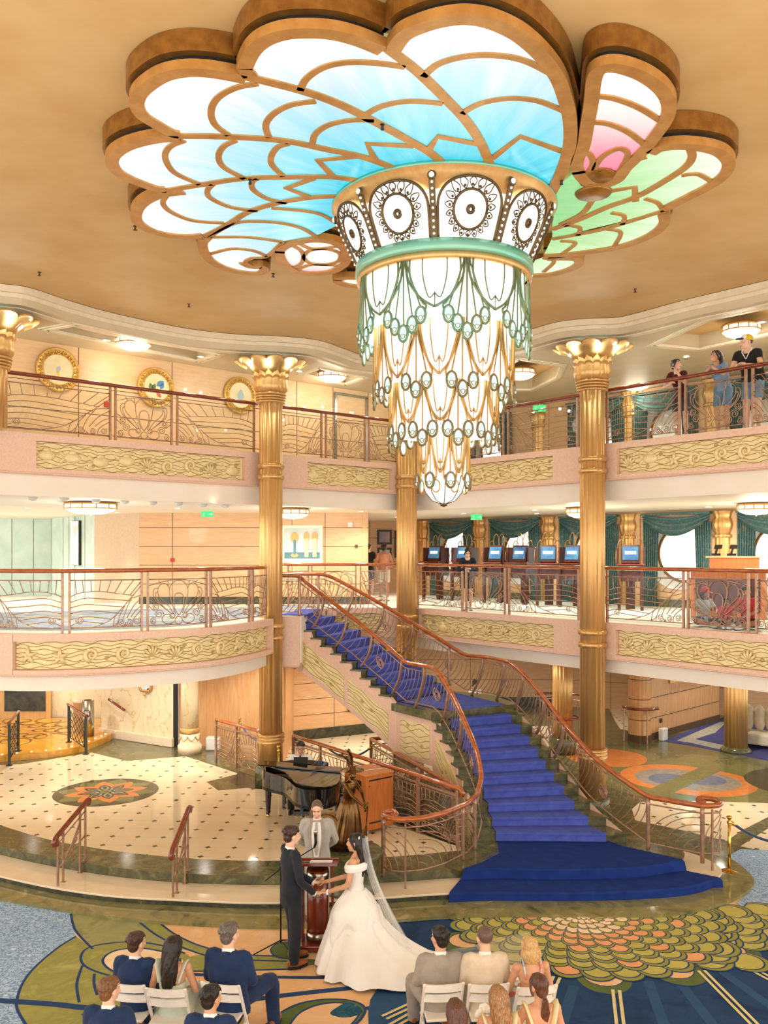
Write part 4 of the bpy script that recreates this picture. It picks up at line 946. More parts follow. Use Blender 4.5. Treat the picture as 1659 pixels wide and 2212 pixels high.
CLOSE = [[(1.234,9.874),(1.027,9.184),(0.824,8.677),(0.583,8.232),(0.287,7.739)], [(0.287,7.739),(0.583,8.232),(0.824,8.677),(1.027,9.184),(1.234,9.874),(0.756,9.802),(0.510,9.367),(0.216,9.009),(-0.120,8.631),(-0.435,8.309),(-0.771,8.066)],
 [(-1.562,8.979),(-1.047,9.060),(-0.602,9.259),(-0.182,9.466),(0.236,9.838),(0.756,9.802),(0.510,9.367),(0.216,9.009),(-0.120,8.631),(-0.435,8.309),(-0.771,8.066)], [(-2.131,10.162),(-1.584,9.985),(-1.024,9.948),(-0.568,9.948),(-0.167,10.098),(0.236,9.838),(-0.182,9.466),(-0.602,9.259),(-1.047,9.060),(-1.562,8.979)],
 [(-2.047,11.422),(-1.689,10.969),(-1.291,10.691),(-0.872,10.522),(-0.466,10.481),(-0.167,10.098),(-0.568,9.948),(-1.024,9.948),(-1.584,9.985),(-2.131,10.162)], [(-1.909,12.747),(-1.685,12.627),(-1.391,12.039),(-0.918,11.826),(-0.625,11.471),(-0.466,10.481),(-0.872,10.522),(-1.291,10.691),(-1.689,10.969),(-2.047,11.422)], [], [(3.068,11.309),(2.283,11.932),(2.214,11.570),(2.010,10.253),(2.144,9.850),(2.542,10.201),(2.688,10.023)], [(2.283,11.932),(2.810,11.620),(3.140,11.309)], [(2.130,12.953)], [], []]
RIBS = [(.085, [(0.037,7.404),(0.287,7.739),(0.583,8.232),(0.824,8.677),(1.027,9.184),(1.234,9.874)]), (.085, [(-1.223,7.838),(-0.771,8.066),(-0.435,8.309),(-0.120,8.631),(0.216,9.009),(0.510,9.367),(0.756,9.802)]), (.08, [(-2.091,8.959),(-1.562,8.979),(-1.047,9.060),(-0.602,9.259),(-0.182,9.466),(0.236,9.838)]),
 (.075, [(-2.555,10.319),(-2.131,10.162),(-1.584,9.985),(-1.024,9.948),(-0.568,9.948),(-0.167,10.098)]), (.075, [(-2.418,11.826),(-2.047,11.422),(-1.689,10.969),(-1.291,10.691),(-0.872,10.522),(-0.466,10.481)]),
 (.055, [(0.348,7.830),(0.483,7.622),(0.729,7.507),(1.002,7.507),(1.233,7.593),(1.467,7.777)]), (.055, [(0.753,8.494),(0.907,8.309),(1.157,8.215),(1.418,8.249),(1.619,8.370),(1.749,8.467)]),
 (.055, [(-0.771,8.066),(-0.689,7.861),(-0.519,7.680),(-0.302,7.607),(-0.050,7.622),(0.184,7.680)]), (.055, [(-0.163,8.503),(-0.011,8.352),(0.241,8.266),(0.558,8.309)]),
 (.055, [(-1.578,8.939),(-1.674,8.725),(-1.663,8.458),(-1.553,8.207),(-1.354,8.026),(-1.141,7.954)]), (.055, [(-1.176,8.989),(-1.173,8.725),(-1.067,8.503),(-0.880,8.335),(-0.642,8.266)]), (.055, [(-0.743,9.132),(-0.692,8.909),(-0.544,8.725),(-0.320,8.631),(-0.098,8.631)]),
 (.055, [(-2.126,10.137),(-2.338,9.838),(-2.354,9.466),(-2.246,9.206),(-2.058,9.060)]), (.055, [(-1.584,9.985),(-1.763,9.695),(-1.773,9.422),(-1.670,9.184),(-1.528,9.060)]), (.055, [(-1.136,9.923),(-1.225,9.637),(-1.207,9.422),(-1.112,9.206),(-0.988,9.132)]),
 (.055, [(-2.062,11.341),(-2.445,11.261),(-2.658,10.969),(-2.687,10.691),(-2.595,10.481)]), (.055, [(-1.569,10.939),(-1.882,10.821),(-2.074,10.550),(-2.072,10.319),(-1.971,10.137)]), (.055, [(-1.184,10.691),(-1.408,10.550),(-1.530,10.293),(-1.508,10.073),(-1.432,9.985)]),
 (.05, [(-2.363,11.861),(-1.913,11.341),(-1.449,11.309),(-1.099,11.504),(-0.918,11.826)]), (.05, [(-2.338,11.861),(-1.826,11.861),(-1.391,12.039)]), (.05, [(-2.500,12.548),(-2.142,12.316),(-1.843,12.393),(-1.685,12.627)]), (.05, [(-1.390,10.850),(-0.987,10.939),(-0.772,11.075),(-0.618,11.341)]), (.05, [(-1.808,13.037),(-1.952,13.037),(-2.029,12.870),(-1.903,12.707),(-1.685,12.627),(-1.391,12.039)]),
 (.055, [(1.925,8.173),(2.142,8.215),(2.430,8.387),(2.713,8.640)]), (.055, [(2.016,8.677),(2.211,8.706),(2.465,8.879),(2.738,9.184)]),
 (.055, [(2.056,9.248),(2.201,9.389),(2.280,9.614),(2.282,9.887)]), (.055, [(2.457,10.137),(2.337,9.790),(2.339,9.444),(2.460,9.248),(2.582,9.334),(2.618,9.557),(2.601,9.973),(2.457,10.137)]), (.05, [(2.708,9.887),(2.719,9.557),(2.816,9.444)]),
 (.075, [(2.214,11.570),(2.477,11.245),(2.748,10.821),(3.019,10.495),(3.220,10.023),(3.320,9.684),(3.304,9.433),(3.200,9.206)]), (.06, [(2.283,11.932),(2.810,11.620),(3.140,11.309),(3.481,10.924)]), (.06, [(2.511,10.592),(2.481,11.029),(2.287,11.389)]),
 (.05, [(3.351,9.911),(3.526,9.874),(3.776,10.098)]), (.05, [(3.139,10.564),(3.328,10.691),(3.479,10.954)]), (.05, [(2.845,10.999),(3.031,11.105),(3.084,11.389)]), (.05, [(2.347,11.422),(2.558,11.504),(2.593,11.774)]), (.05, [(2.938,11.570),(3.147,11.688),(3.197,12.260)]), (.05, [(2.410,12.003),(2.632,12.094),(2.523,12.567)]), (.05, [(2.304,12.707),(2.485,12.849),(2.419,13.341)]),
 (.05, [(-1.306,12.130),(-1.180,12.354),(-1.161,12.647),(-1.241,12.995),(-1.443,13.209)]), (.05, [(-1.199,12.021),(-1.002,12.316),(-0.607,12.204)]), (.05, [(-1.354,13.297),(-1.057,12.995),(-0.615,13.059)]), (.05, [(-1.161,12.647),(-1.053,12.393),(-0.839,12.316),(-0.652,12.450),(-0.629,12.647),(-0.688,12.870),(-0.886,12.995),(-1.097,12.911),(-1.161,12.647)])]
ZIGS = [[(1.160,9.478),(1.390,8.969),(1.916,9.323)], [(0.475,9.248),(0.550,8.969),(1.014,9.153)], [(-0.098,9.500),(-0.175,9.132),(0.312,9.184)], [(-0.568,9.948),(-0.714,9.523),(-0.275,9.422)], [(-0.872,10.522),(-1.136,10.253),(-0.801,9.985)], [(2.638,10.346),(2.915,10.227),(3.042,10.634)]]
def ribbon(m, pts, w_, z0, z1):
    a = off(pts, w_/2); b = off(pts, -w_/2)
    m.loft([[(p.x, p.y, z0), (p.x, p.y, z1), (q.x, q.y, z1), (q.x, q.y, z0)] for p, q in zip(a, b)], smooth=False)
M['rimgold'] = mk('satin_gold_frame', '#CF9A55', .4, .45, h2='#BD8745', scale=6)
fl = thing('ceiling_flower_lamp', 'huge flower-shaped backlit ceiling lamp of blue, green and pink painted glass', 'ceiling lamp', (FC.x, FC.y, ZF)); fo = V((FC.x, FC.y, 0))
def P2(p): return V((p[0]-FC.x, p[1]-FC.y))
for k, ((mt, edge), cl) in enumerate(zip(LOBES, CLOSE)):
    closed = not cl; E_ = cat([V(p) for p in edge], 5, closed); poly = [P2(p) for p in E_]+[P2(p) for p in cl]
    m = MB(); m.prism([tuple(p) for p in poly], .008+.0006*k, .02+.0006*k); m.build('glass_petal', mt, fl)
    ln = [P2(p) for p in E_]+([P2(E_[0]), P2(E_[1])] if closed else [])
    cen = sum(poly, V((0, 0)))/len(poly); o1 = off(ln, .05); sg = 1 if sum((a-cen).length-(b-cen).length for a, b in zip(o1, ln)) > 0 else -1
    m = MB(); o0 = off(ln, .03*sg); oi = off(ln, -.11*sg)
    m.loft([[(p.x, p.y, -.012), (p.x, p.y, .075), (q.x, q.y, .075), (q.x, q.y, -.012)] for p, q in zip(o0, oi)], smooth=False); m.build('petal_rim', 'rimgold', fl)
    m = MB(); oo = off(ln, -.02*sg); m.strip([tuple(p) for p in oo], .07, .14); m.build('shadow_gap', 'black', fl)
    m = MB(); o0 = off(ln, .06*sg); oi = off(ln, -.05*sg)
    m.loft([[(p.x, p.y, .13), (p.x, p.y, .325), (q.x, q.y, .325), (q.x, q.y, .13)] for p, q in zip(o0, oi)], smooth=False); m.build('mounting_band', 'bronzegold', fl)
for w_, pts in RIBS:
    m = MB(); ribbon(m, [P2(p) for p in cat([V(p) for p in pts], 5)], w_*1.25, -.006, .012); m.build('rib', 'rimgold', fl)
for z in ZIGS:
    m = MB(); ribbon(m, [P2(p) for p in z], .085, -.005, .012); m.build('zigzag_rib', 'rimgold', fl)
m = MB(); b = P2((2.470,10.373)); m.lathe([(.0, -.03), (.2, -.028), (.22, .0), (.18, .02)], (b.x, b.y, 0), 24); m.build('bud', 'bronzegold', fl)
m = MB(); b = P2((2.454,9.973)); m.lathe([(.0, -.012), (.26, -.01), (.27, .01), (.2, .02)], (b.x, b.y, 0), 24, fn=lambda a, r, z: (r*(.8+.2*abs(cos(a*1.5))), z)); m.build('bud', 'bronzegold', fl)
for px_ in ((-1.883,13.275), (-0.612,13.753)):
    b = P2(px_); m = MB(); m.lathe([(.17, .02), (.17, .2), (.12, .2), (.12, .25), (.17, .26), (.17, .3)], (b.x, b.y, 0), 24); m.build('scroll_drum', 'bronzegold', fl)
for p_, s in (((-0.016,8.706), 1), ((-1.523,9.998), 1), ((2.020,10.010), 1)):
    b = P2(p_); MB().lathe([(.012, -.06), (.02, -.055), (.012, -.02), (.025, -.006)], (b.x, b.y, 0), 8).build('sprinkler', 'black', fl)

# ---------- chandelier
M['glow'] = mk('lit_white_glass', '#FFFDF6', .4, h2='#FFF3DC', scale=5, emit=1.0)
M['glow2'] = mk('lit_etched_glass', '#FFFFFF', .4, h2='#FFF0D4', scale=60, emit=1.0, lo=.5, hi=.75)
M['verdigris'] = mk('green_bronze', '#6E8E72', .4, .6, h2='#7F8258', scale=3)
M['oldbronze'] = mk('dark_bronze', '#6B5535', .42, .7, h2='#5A4528', scale=6)
M['feathergold'] = mk('feather_gold', '#C79A58', .35, .7, h2='#A98148', scale=4)
M['eyebronze'] = mk('olive_bronze', '#87754E', .4, .5, h2='#75623E', scale=6)
M['tealband'] = mk('teal_enamel_band', '#67B79C', .3, .3, h2='#8FBFA0', scale=1.2)
M['crystal'] = mk('lit_crystal', '#FFFFFF', .1, h2='#E8E0D0', scale=90, emit=1.1)
def eyemat():
    t = NT('peacock_eye_glass'); g = t.new('ShaderNodeTexCoord').outputs['Generated']; s = t.new('ShaderNodeSeparateXYZ'); t.link(g, s.inputs[0])
    c = t.ramp(s.outputs[2], [(.1, '#D4EFC4'), (.4, '#CDEED8'), (.62, '#9ADCDC'), (.95, '#E6F6FA')]); t.link(c, t.b.inputs['Base Color']); t.link(c, t.b.inputs['Emission Color']); t.b.inputs['Emission Strength'].default_value = .5; t.b.inputs['Roughness'].default_value = .2; return t.m
M['eye'] = eyemat()
ch = thing('chandelier', 'tiered white peacock-feather chandelier hanging from the flower ceiling lamp', 'chandelier', (FC.x, FC.y, 0))
def cyl(R_, a, z, out=0): return V(((R_+out)*sin(a), -(R_+out)*cos(a), z))
MB().lathe([(1.34, 9.27), (1.385, 9.27), (1.385, 9.31), (1.34, 9.31)], n=72, cap=False).build('top_band', 'tealband', ch)
MB().lathe([(1.38, 9.27), (1.33, 9.22), (1.23, 9.05), (1.15, 9.05)], n=72, cap=False).build('gold_collar', 'gold', ch)
MB().lathe([(1.04, 8.58), (1.09, 8.58), (1.1, 8.46), (1.07, 8.44), (1.04, 8.44)], n=72, cap=False).build('ring_band', 'tealband', ch)
MB().lathe([(1.02, 8.44), (1.07, 8.44), (1.075, 8.37), (1.02, 8.36)], n=72, cap=False).build('ring_lip', 'gold', ch)
DZ0, DZ1, DR0, DR1 = 8.58, 9.2, 1.06, 1.345
MB().lathe([(DR0-.045, DZ0), (DR1-.1, DZ1-.12)], n=72, cap=False).build('drum_shade', 'glow', ch)
def cone(a, v, out=0.): return cyl(DR0+(DR1-DR0)*v+out, a, DZ0+(DZ1-DZ0)*v)
HA = radians(20); hw = radians(17.6)
def arch_panel():
    m = MB(); arch = [(-1, 0), (-1, .35), (-.97, .6), (-.8, .78), (-.5, .9), (0, .95), (.5, .9), (.8, .78), (.97, .6), (1, .35), (1, 0)]
    m.tube([cone(u*hw*(1-.04*0), v, .005) for u, v in cat([V(p) for p in arch], 4)], .017, 6); c0, r0 = .44, .31; asp = (DZ1-DZ0)/(1.2*hw)
    C = lambda r, n=28: [cone(r*asp*cos(2*pi*i/n)*hw, c0+r*sin(2*pi*i/n), .01) for i in range(n+1)]
    for i in range(18):      # pointed leaves round the medallion
        an = 2*pi*(i+.5)/18
        big = max(0, sin(an)); r1 = r0+.14+.14*big; L = [(r0+.015, 0), (r0*.55+r1*.45, .14), (r1, 0), (r0*.55+r1*.45, -.14), (r0+.015, 0)]
        pts = [cone(max(-.97, min(.97, r*asp*cos(an+da)))*hw, max(.02, min(.93, c0+r*sin(an+da))), .008) for r, da in L]; m.tube(cat(pts, 3), .0075, 4)
        m.ell(cone(max(-.93, min(.93, (r0+.075)*asp*cos(an)))*hw, max(.03, c0+(r0+.075)*sin(an)), .0), .017, None, 6, 5)
    p = m.build('arch_panel', 'oldbronze', ch); m = MB(); ap = cat([V(q) for q in arch], 4); cv = m.b.verts.new(cone(0, .3, -.012)); rg = [m.b.verts.new(cone(u*hw, v, -.012)) for u, v in ap]; [m.face([cv, rg[i], rg[(i+1) % len(rg)]]) for i in range(len(rg))]; m.build('arch_glass', 'glow2', p)
    m = MB(); m.tube(C(r0), .017, 6); m.tube(C(.055, 14), .022, 6); m.mi = 1; n = 30; cv = m.b.verts.new(cone(0, c0, .0)); ring = [m.b.verts.new(q) for q in C(r0*.97, n)[:-1]]
    for i in range(n): m.face([cv, ring[i], ring[(i+1) % n]])
    m.mi = 2
    for i in range(36): an = 2*pi*i/36; m.tube([cone(r*asp*cos(an)*hw, c0+r*sin(an), .004) for r in (.13+.05*(i % 3), r0*.95)], .0025, 3)
    m.build('medallion', ['oldbronze', 'glow2', 'feathergold'], p); return p
def divider():
    m = MB(); m.bar(cone(0, .0, .01), cone(0, .9, .01), .07, .02, up=cone(0, .5)-V((0, 0, DZ0))); m.lathe([(0, -.06), (.05, -.06), (.05, 0)], (0, 0, 0), 4) if False else None
    m.ell(cone(0, .95, .012), (.05, .02, .05), None, 12, 8); p = m.build('divider', 'oldbronze', ch); m = MB()
    for k in range(9): m.ell(cone(0, .06+.098*k, .025), .014, None, 6, 5)
    m.ell(cone(0, .95, .03), (.03, .02, .03), None, 8, 6); m.build('crystal_studs', 'crystal', p); return p
PH = radians(10.5)
a_, d_ = arch_panel(), divider()
a_.rotation_euler.z = PH; d_.rotation_euler.z = PH+HA
for k in range(1, 9): dup(a_, rz=PH+2*HA*k); dup(d_, rz=PH+HA+2*HA*k)
def feather(R_, z0, zt, eyes, stem, mat, wd, top_u=.15, name='feather'):
    """fan of rays from (0,z0) to eyes [(angle,z)]; drops hang at the ends"""
    m = MB(); n = len(eyes)
    for i, (a, z) in enumerate(eyes):
        u = (i-(n-1)/2); m.tube([cyl(R_, x, y, .012) for x, y in cat([V((u*radians(1.1), z0)), V((u*radians(1.2), z0-(z0-z)*stem)), V((a*.62, z0-(z0-z)*(stem+.45*(1-stem)))), V((a, z+.08))], 4)], .0105, 4)
    lo = min(z for a, z in eyes); hi = max(z for a, z in eyes)
    for sg in (-1, 1):
        m.tube([cyl(R_, x*sg, y, .01) for x, y in cat([V((wd*top_u+radians(2), z0)), V((wd*(top_u+.1)+radians(1), z0-(z0-hi)*.35)), V((wd*.8, z0-(z0-hi)*.75)), V((wd*1.02, hi+.1)), V((wd*.9, hi+.02)), V((eyes[-1][0]*sg*sg, hi-.02))], 4)], .014, 5)
    p = m.build(name, mat, ch); sz = (.058, .014, .093)
    for i, (a, z) in enumerate(eyes):
        c = cyl(R_, a, z, .02); rot = MX.Rotation(a, 4, 'Z'); m = MB()
        e = [c+rot @ V((sz[0]*cos(t), 0, sz[2]*sin(t))) for t in [2*pi*j/18 for j in range(18)]]; m.tube(e, .0155, 6, closed=True)
        e2 = [c+rot @ V((.026*cos(t), -.012, -.035+.026*sin(t))) for t in [2*pi*j/12 for j in range(12)]]; m.tube(e2, .0045, 4, closed=True); m.tube([c+rot @ V((.045*cos(t), -.01, .02+.065*sin(t))) for t in [pi*1.15+pi*.7*j/8 for j in range(9)]], .004, 4)
        g = m.build('eye_frame', 'verdigris' if mat == 'verdigris' else 'eyebronze', p)
        m = MB(); m.ell(c, (sz[0]*.97, .008, sz[2]*.97), rot, 14, 8); m.mi = 1; m.ell(c+rot @ V((0, -.01, -.035)), .016, None, 8, 6); m.build('eye_glass', ['eye', 'crystal'], p)
    return p
def leafpoint(R_, z0, z1, wd, mat):
    m = MB()
    for f in (1, .42):
        for sg in (-1, 1): m.tube([cyl(R_, x*sg, y, .006) for x, y in cat([V((wd*f, z0)), V((wd*f*.95, z0-(z0-z1)*.4)), V((wd*f*.5, z0-(z0-z1)*.8)), V((0, z1 if f == 1 else z0-(z0-z1)*.72))], 4)], .016 if f == 1 else .009, 5)
    m.tube([cyl(R_, 0, z0-(z0-z1)*.7, .006), cyl(R_, 0, z1, .006)], .007, 4); return m.build('leaf_point', mat, ch)
rd = radians
TIERS = [(1.04, 8.38, 9, 0, [(rd(-11.5), 7.73), (rd(-6), 7.63), (0, 7.54), (rd(6), 7.63), (rd(11.5), 7.73)], .12, 'verdigris', rd(14.5), 7.82),
         (.85, 7.85, 10, 0, [(rd(-8.5), 7.03), (0, 6.93), (rd(8.5), 7.03)], .32, 'feathergold', rd(12.5), 7.1),
         (.66, 7.15, 10, 0, [(rd(-10.5), 6.5), (0, 6.4), (rd(10.5), 6.5)], .25, 'feathergold', rd(14), 6.6),
         (.31, 6.62, 8, 0, [(0, 5.93)], .5, 'feathergold', rd(14), 6.02)]
for R_, z0, n, ph, eyes, stem, mt, wd, zl in TIERS:
    f = feather(R_, z0, z0, eyes, stem, mt, wd); l = leafpoint(R_-.01, z0, zl, rd(180/n)*.92, mt); f.rotation_euler.z = PH; l.rotation_euler.z = PH+pi/n
    for k in range(1, n): dup(f, rz=PH+2*pi*k/n); dup(l, rz=PH+pi/n+2*pi*k/n)
MB().lathe([(.98, 8.42), (1.0, 7.85), (.99, 7.72)], n=64, cap=False).build('glass_tier', 'glow2', ch)
MB().lathe([(.8, 7.9), (.81, 7.2), (.8, 7.06)], n=64, cap=False).build('glass_tier', 'glow2', ch)
MB().lathe([(.61, 7.2), (.62, 6.65), (.61, 6.5)], n=56, cap=False).build('glass_tier', 'glow2', ch)
MB().lathe([(.275, 6.65), (.28, 6.0), (.22, 5.8), (.14, 5.7), (.03, 5.66)], n=40).build('glass_tip', 'glow2', ch)
m = MB(); m.lathe([(0, 5.62), (.04, 5.63), (.05, 5.66), (.02, 5.68)], n=16)
for k in range(8): m.tube([cyl(r, 2*pi*k/8, z) for r, z in ((.285, 6.0), (.225, 5.8), (.145, 5.7), (.03, 5.655))], .006, 4)
m.build('finial', 'oldbronze', ch)
for k in range(8):   # lower inner row of eyes at the tip
    a = 2*pi*(k+.5)/8; c = cyl(.285, a, 5.86, .01); rot = MX.Rotation(a, 4, 'Z'); m = MB(); m.tube([c+rot @ V((.052*cos(t), 0, .075*sin(t))) for t in [2*pi*j/16 for j in range(16)]], .009, 5, closed=True); o = m.build('tip_eye', 'feathergold', ch)
    MB().ell(c, (.05, .007, .073), rot, 12, 8).build('eye_glass', 'eye', o)

# ---------- small round ceiling lamps
M['lampglow'] = mk('lit_alabaster', '#FFF4DC', .4, h2='#FFE7BF', scale=18, emit=1.6)
def dome_lamp(label, x, y, z, r=.36, power=40):
    t = thing('ceiling_lamp', label, 'ceiling lamp', (x, y, z), group=None)
    m = MB(); m.lathe([(r*.92, 0), (r, -.03), (r*1.02, -.05), (r*.98, -.06), (r*.9, -.06)], n=40); m.tube([(r*.98*cos(2*pi*k/40), r*.98*sin(2*pi*k/40), -.14) for k in range(40)], .014, 5, closed=True)
    for k in range(12): a = 2*pi*k/12; m.tube([(r*.98*cos(a), r*.98*sin(a), -.05), (r*.98*cos(a), r*.98*sin(a), -.14)], .013, 4)
    m.build('frame', 'gold', t)
    m = MB(); m.lathe([(r*.94, -.02), (r*.95, -.13)], n=40, cap=False); m.lathe([(r*.95, -.14), (r*.8, -.2), (r*.5, -.245), (.02, -.26)], n=40); m.build('glass_bowl', 'lampglow', t)
    MB().ell((0, 0, -.265), .02, None, 8, 6).build('finial', 'gold', t)
    if power:
        l = bpy.data.lights.new('lamp_light', 'POINT'); l.energy = power*.6; l.color = (1, .9, .74); l.shadow_soft_size = .3
        lo = bpy.data.objects.new('lamp_light', l); COL.objects.link(lo); lo.parent = t; lo.location = (0, 0, -.5)
    return t
def zat(px, z): return px
LAMPS3 = [((-5.211,18.284), 'lamp in the ceiling coffer above the round wall plaques'), ((-1.288,21.757), 'lamp in the small coffer left of the chandelier feathers'), ((3.320,21.418), 'lamp in the rounded coffer right of the chandelier feathers'),
          ((6.546,22.842), 'lamp low over the top railing left of the woman in maroon'), ((6.976,17.179), 'lamp in the ceiling coffer above the man in the yellow cap')]
for (x, y), l in LAMPS3: dome_lamp('round alabaster '+l, x, y, 9.5 if y < 25 else 9.4, .37, 24)

# ---------- fill downlights added to brighten the decks, plus one real wall washer
M['dlglow'] = mk('downlight_glow', '#FFF6E4', .4, emit=3.0)
def downlight(label, x, y, z, power, col=(1, .93, .82), grp='recessed downlights in the deck ceilings', ang=150):
    t = thing('fill_or_wash_downlight', label, 'downlight', (x, y, z), group=grp)
    MB().lathe([(.06, 0), (.09, -.005), (.09, -.012), (.06, -.012)], n=20, cap=False).build('trim_ring', 'white', t)
    MB().lathe([(.0, -.004), (.062, -.006)], n=16, cap=False).build('lens', 'dlglow', t)
    l = bpy.data.lights.new('downlight_beam', 'SPOT'); l.energy = power; l.color = col; l.shadow_soft_size = .12; l.spot_size = radians(ang); l.spot_blend = .9
    o = bpy.data.objects.new('downlight_beam', l); COL.objects.link(o); o.parent = t; o.location = (0, 0, -.03)
D2 = 'small fill downlight added in the ceiling under the top deck'; D1 = 'small fill downlight added in the ceiling under the middle deck'; D3 = 'small fill downlight added in the top deck ceiling'
for x, y, p in [(-6.4, 17.5, 330), (-3.6, 18.8, 330), (-8.5, 21, 330), (-5, 21.3, 330), (-2.4, 22.6, 300), (-.6, 23.0, 260), (.4, 27, 300), (2.2, 24.3, 330), (3.8, 22.2, 330), (5.6, 20.4, 330), (7.3, 17.9, 330), (4.2, 24.2, 300), (7.6, 20.6, 300), (-10.5, 25, 420)]: downlight(D2, x, y, 6.095, p*(.52 if x < 1 else .46))
downlight('small downlight washing the curved beige wall on the middle deck', -7.2, 23.75, 6.095, 130, ang=48)
for x, y, p in [(-6.9, 18.2, 200), (-8.9, 22.3, 260), (-4.2, 20.6, 200), (-9.5, 25, 260), (-6.3, 21.6, 220), (-3.2, 21.5, 160), (-1.2, 23.5, 240), (.6, 24.5, 220), (3.4, 23, 260), (6.2, 20.4, 260), (7.9, 17.8, 240), (8.6, 22.5, 260), (2, 28, 260), (5.5, 27, 260), (9.3, 26.2, 240)]: downlight(D1, x, y, 2.595, p*.7)
for x, y in [(-5.6, 17.7), (-4.0, 19.2), (-2.0, 20.8), (2.7, 21.3), (4.9, 18.7), (7.0, 16.3), (6.6, 19.2)]: downlight(D3, x, y, 9.315, 26)
# picture-gallery style round lamps under the top deck
for (x, y), l in [((-6.2, 18.6), 'lamp under the top deck over the rounded left balcony'), ((-2.2, 21.2), 'lamp under the top deck near the framed deco picture'), ((4.7, 20.8), 'lamp under the top deck behind the right gold column'), ((8.0, 18.9), 'lamp under the top deck over the seated children')]: dome_lamp('round alabaster '+l, x, y, 6.1, .4 if x > -5 else .55, 60)

# ---------- patterned lobby carpet (one woven piece; the pattern stays in its mesh)
def weave(name, a, b, c=None, sc=3.):
    t = NT(name); f = t.noise(sc, 6, .65, .8); st = [(.3, a), (.68, b)] if c is None else [(.28, a), (.5, b), (.72, c)]
    t.link(t.ramp(f, st), t.b.inputs['Base Color']); t.b.inputs['Roughness'].default_value = .85; t.b.inputs['Specular IOR Level'].default_value = .2; t.bump(t.noise(220, 2), .12); return t.m
def feathercarpet():
    t = NT('pale_blue_feather_carpet'); v = t.new('ShaderNodeTexVoronoi'); v.inputs['Scale'].default_value = 2.1; t.link(t.co(), v.inputs['Vector'])
    wv = t.new('ShaderNodeTexNoise'); wv.inputs['Scale'].default_value = 5; wv.inputs['Distortion'].default_value = 3.5; wv.inputs['Detail'].default_value = 2; t.link(t.co(), wv.inputs['Vector'])
    s = t.math('SINE', t.math('ADD', t.math('MULTIPLY', v.outputs['Distance'], 34), t.math('MULTIPLY', wv.outputs['Fac'], 26)))
    c = t.ramp(t.math('ADD', t.math('MULTIPLY', s, .35), .5), [(.25, '#7C97BD'), (.6, '#A9C3DF'), (.9, '#B8CFE6')]); c = t.mix(t.math('LESS_THAN', v.outputs['Distance'], .07), c, lin('#D6E6EE'))
    t.link(c, t.b.inputs['Base Color']); t.b.inputs['Roughness'].default_value = .85; t.b.inputs['Specular IOR Level'].default_value = .2; return t.m
CM = [weave('peach_carpet', '#F2D5B0', '#E9B783', '#EFCBA0', 1.3), feathercarpet(), weave('olive_carpet', '#8F9065', '#A3A06B', '#77784F', 2.2), weave('leaf_green_carpet', '#ACA75E', '#969452', '#BDB56C', 2.4), weave('navy_line_carpet', '#2C4C7C', '#24406C'),
      weave('navy_carpet', '#1C3458', '#28466E', '#15294A', 1.2), weave('cream_petal_carpet', '#FBE3C2', '#F3CFA4'), weave('orange_petal_carpet', '#F0B482', '#E59E66'), weave('yellowgreen_petal_carpet', '#C6BC66', '#B5AB55'), weave('dark_green_carpet', '#66743F', '#56663A'),
      weave('teal_carpet', '#2F6E82', '#1F4B66', '#5FA5AC', 6), weave('moss_edge_carpet', '#A09A45', '#8E8A3C'), weave('cream_stripe_carpet', '#E7D9A4', '#D9C98E'), weave('midblue_carpet', '#2A4C74', '#345A82')]
PEACH, FEA, OLIVE, LEAF, LINE, NAVY, CREAM, ORANGE, YG, DKG, TEAL, MOSS, CSTR, MIDB = range(14)
m = MB(); zc = ZL+.0012
def lay(pts, mi, sm=4, closed=True, dz=.00015):
    global zc
    zc += dz; m.mi = mi; P_ = cat([V(p) for p in pts], sm, True) if sm else pts; m.prism([tuple(p)[:2] for p in P_], zc-.0003, zc, bottom=False, sides=False)
def line(pts, mi=LINE, w_=.05, sm=5):
    global zc
    zc += .0001; m.mi = mi; P_ = cat([V(p) for p in pts], sm); a = off(P_, w_/2); b = off(P_, -w_/2)
    for i in range(len(a)-1): m.poly([(a[i].x, a[i].y, zc), (a[i+1].x, a[i+1].y, zc), (b[i+1].x, b[i+1].y, zc), (b[i].x, b[i].y, zc)])
lay([(-9, 5), (10, 5), (10, 16.8), (6, 15.2), (5, 13.6), (-9, 15.5)], PEACH, 0)
lay([(-6.415,13.702),(-5.405,13.345),(-4.636,13.022),(-4.420,12.542),(-4.293,12.257),(-4.420,11.886),(-4.505,11.345),(-4.491,10.933),(-4.400,10.549),(-4.302,10.315),(-4.060,9.973),(-3.715,9.544),(-4.770,9.544)], FEA, 0)
lay([(-4.636,13.022),(-4.420,12.542),(-4.227,12.271),(-3.933,11.872),(-3.727,12.012),(-3.427,12.068),(-2.972,11.900),(-2.678,11.845),(-2.468,11.736),(-2.886,12.040),(-3.199,12.316),(-3.581,12.777),(-3.693,13.005)], OLIVE, 0)
lay([(-4.293,12.257),(-4.420,11.886),(-4.505,11.345),(-4.491,10.933),(-4.400,10.549),(-4.302,10.315),(-4.060,9.973),(-3.708,9.527),(-2.053,9.527),(-2.293,10.637),(-2.570,10.863),(-3.378,11.075),(-3.861,11.473),(-3.933,11.872)], LEAF, 0)
lay([(-3.581,12.777),(-3.199,12.316),(-2.886,12.040),(-2.468,11.736),(-2.093,11.576),(-1.636,11.537),(-1.148,11.511),(-1.165,11.682),(-1.889,11.709),(-2.257,11.831),(-2.608,12.040),(-2.963,12.360),(-3.288,12.762)], LEAF, 0)
lay([(-2.462,11.709),(-2.091,11.563),(-1.635,11.524),(-1.086,11.498),(-1.069,11.320),(-1.599,11.270),(-2.069,11.245),(-2.536,11.221),(-2.729,11.537)], LEAF, 0)
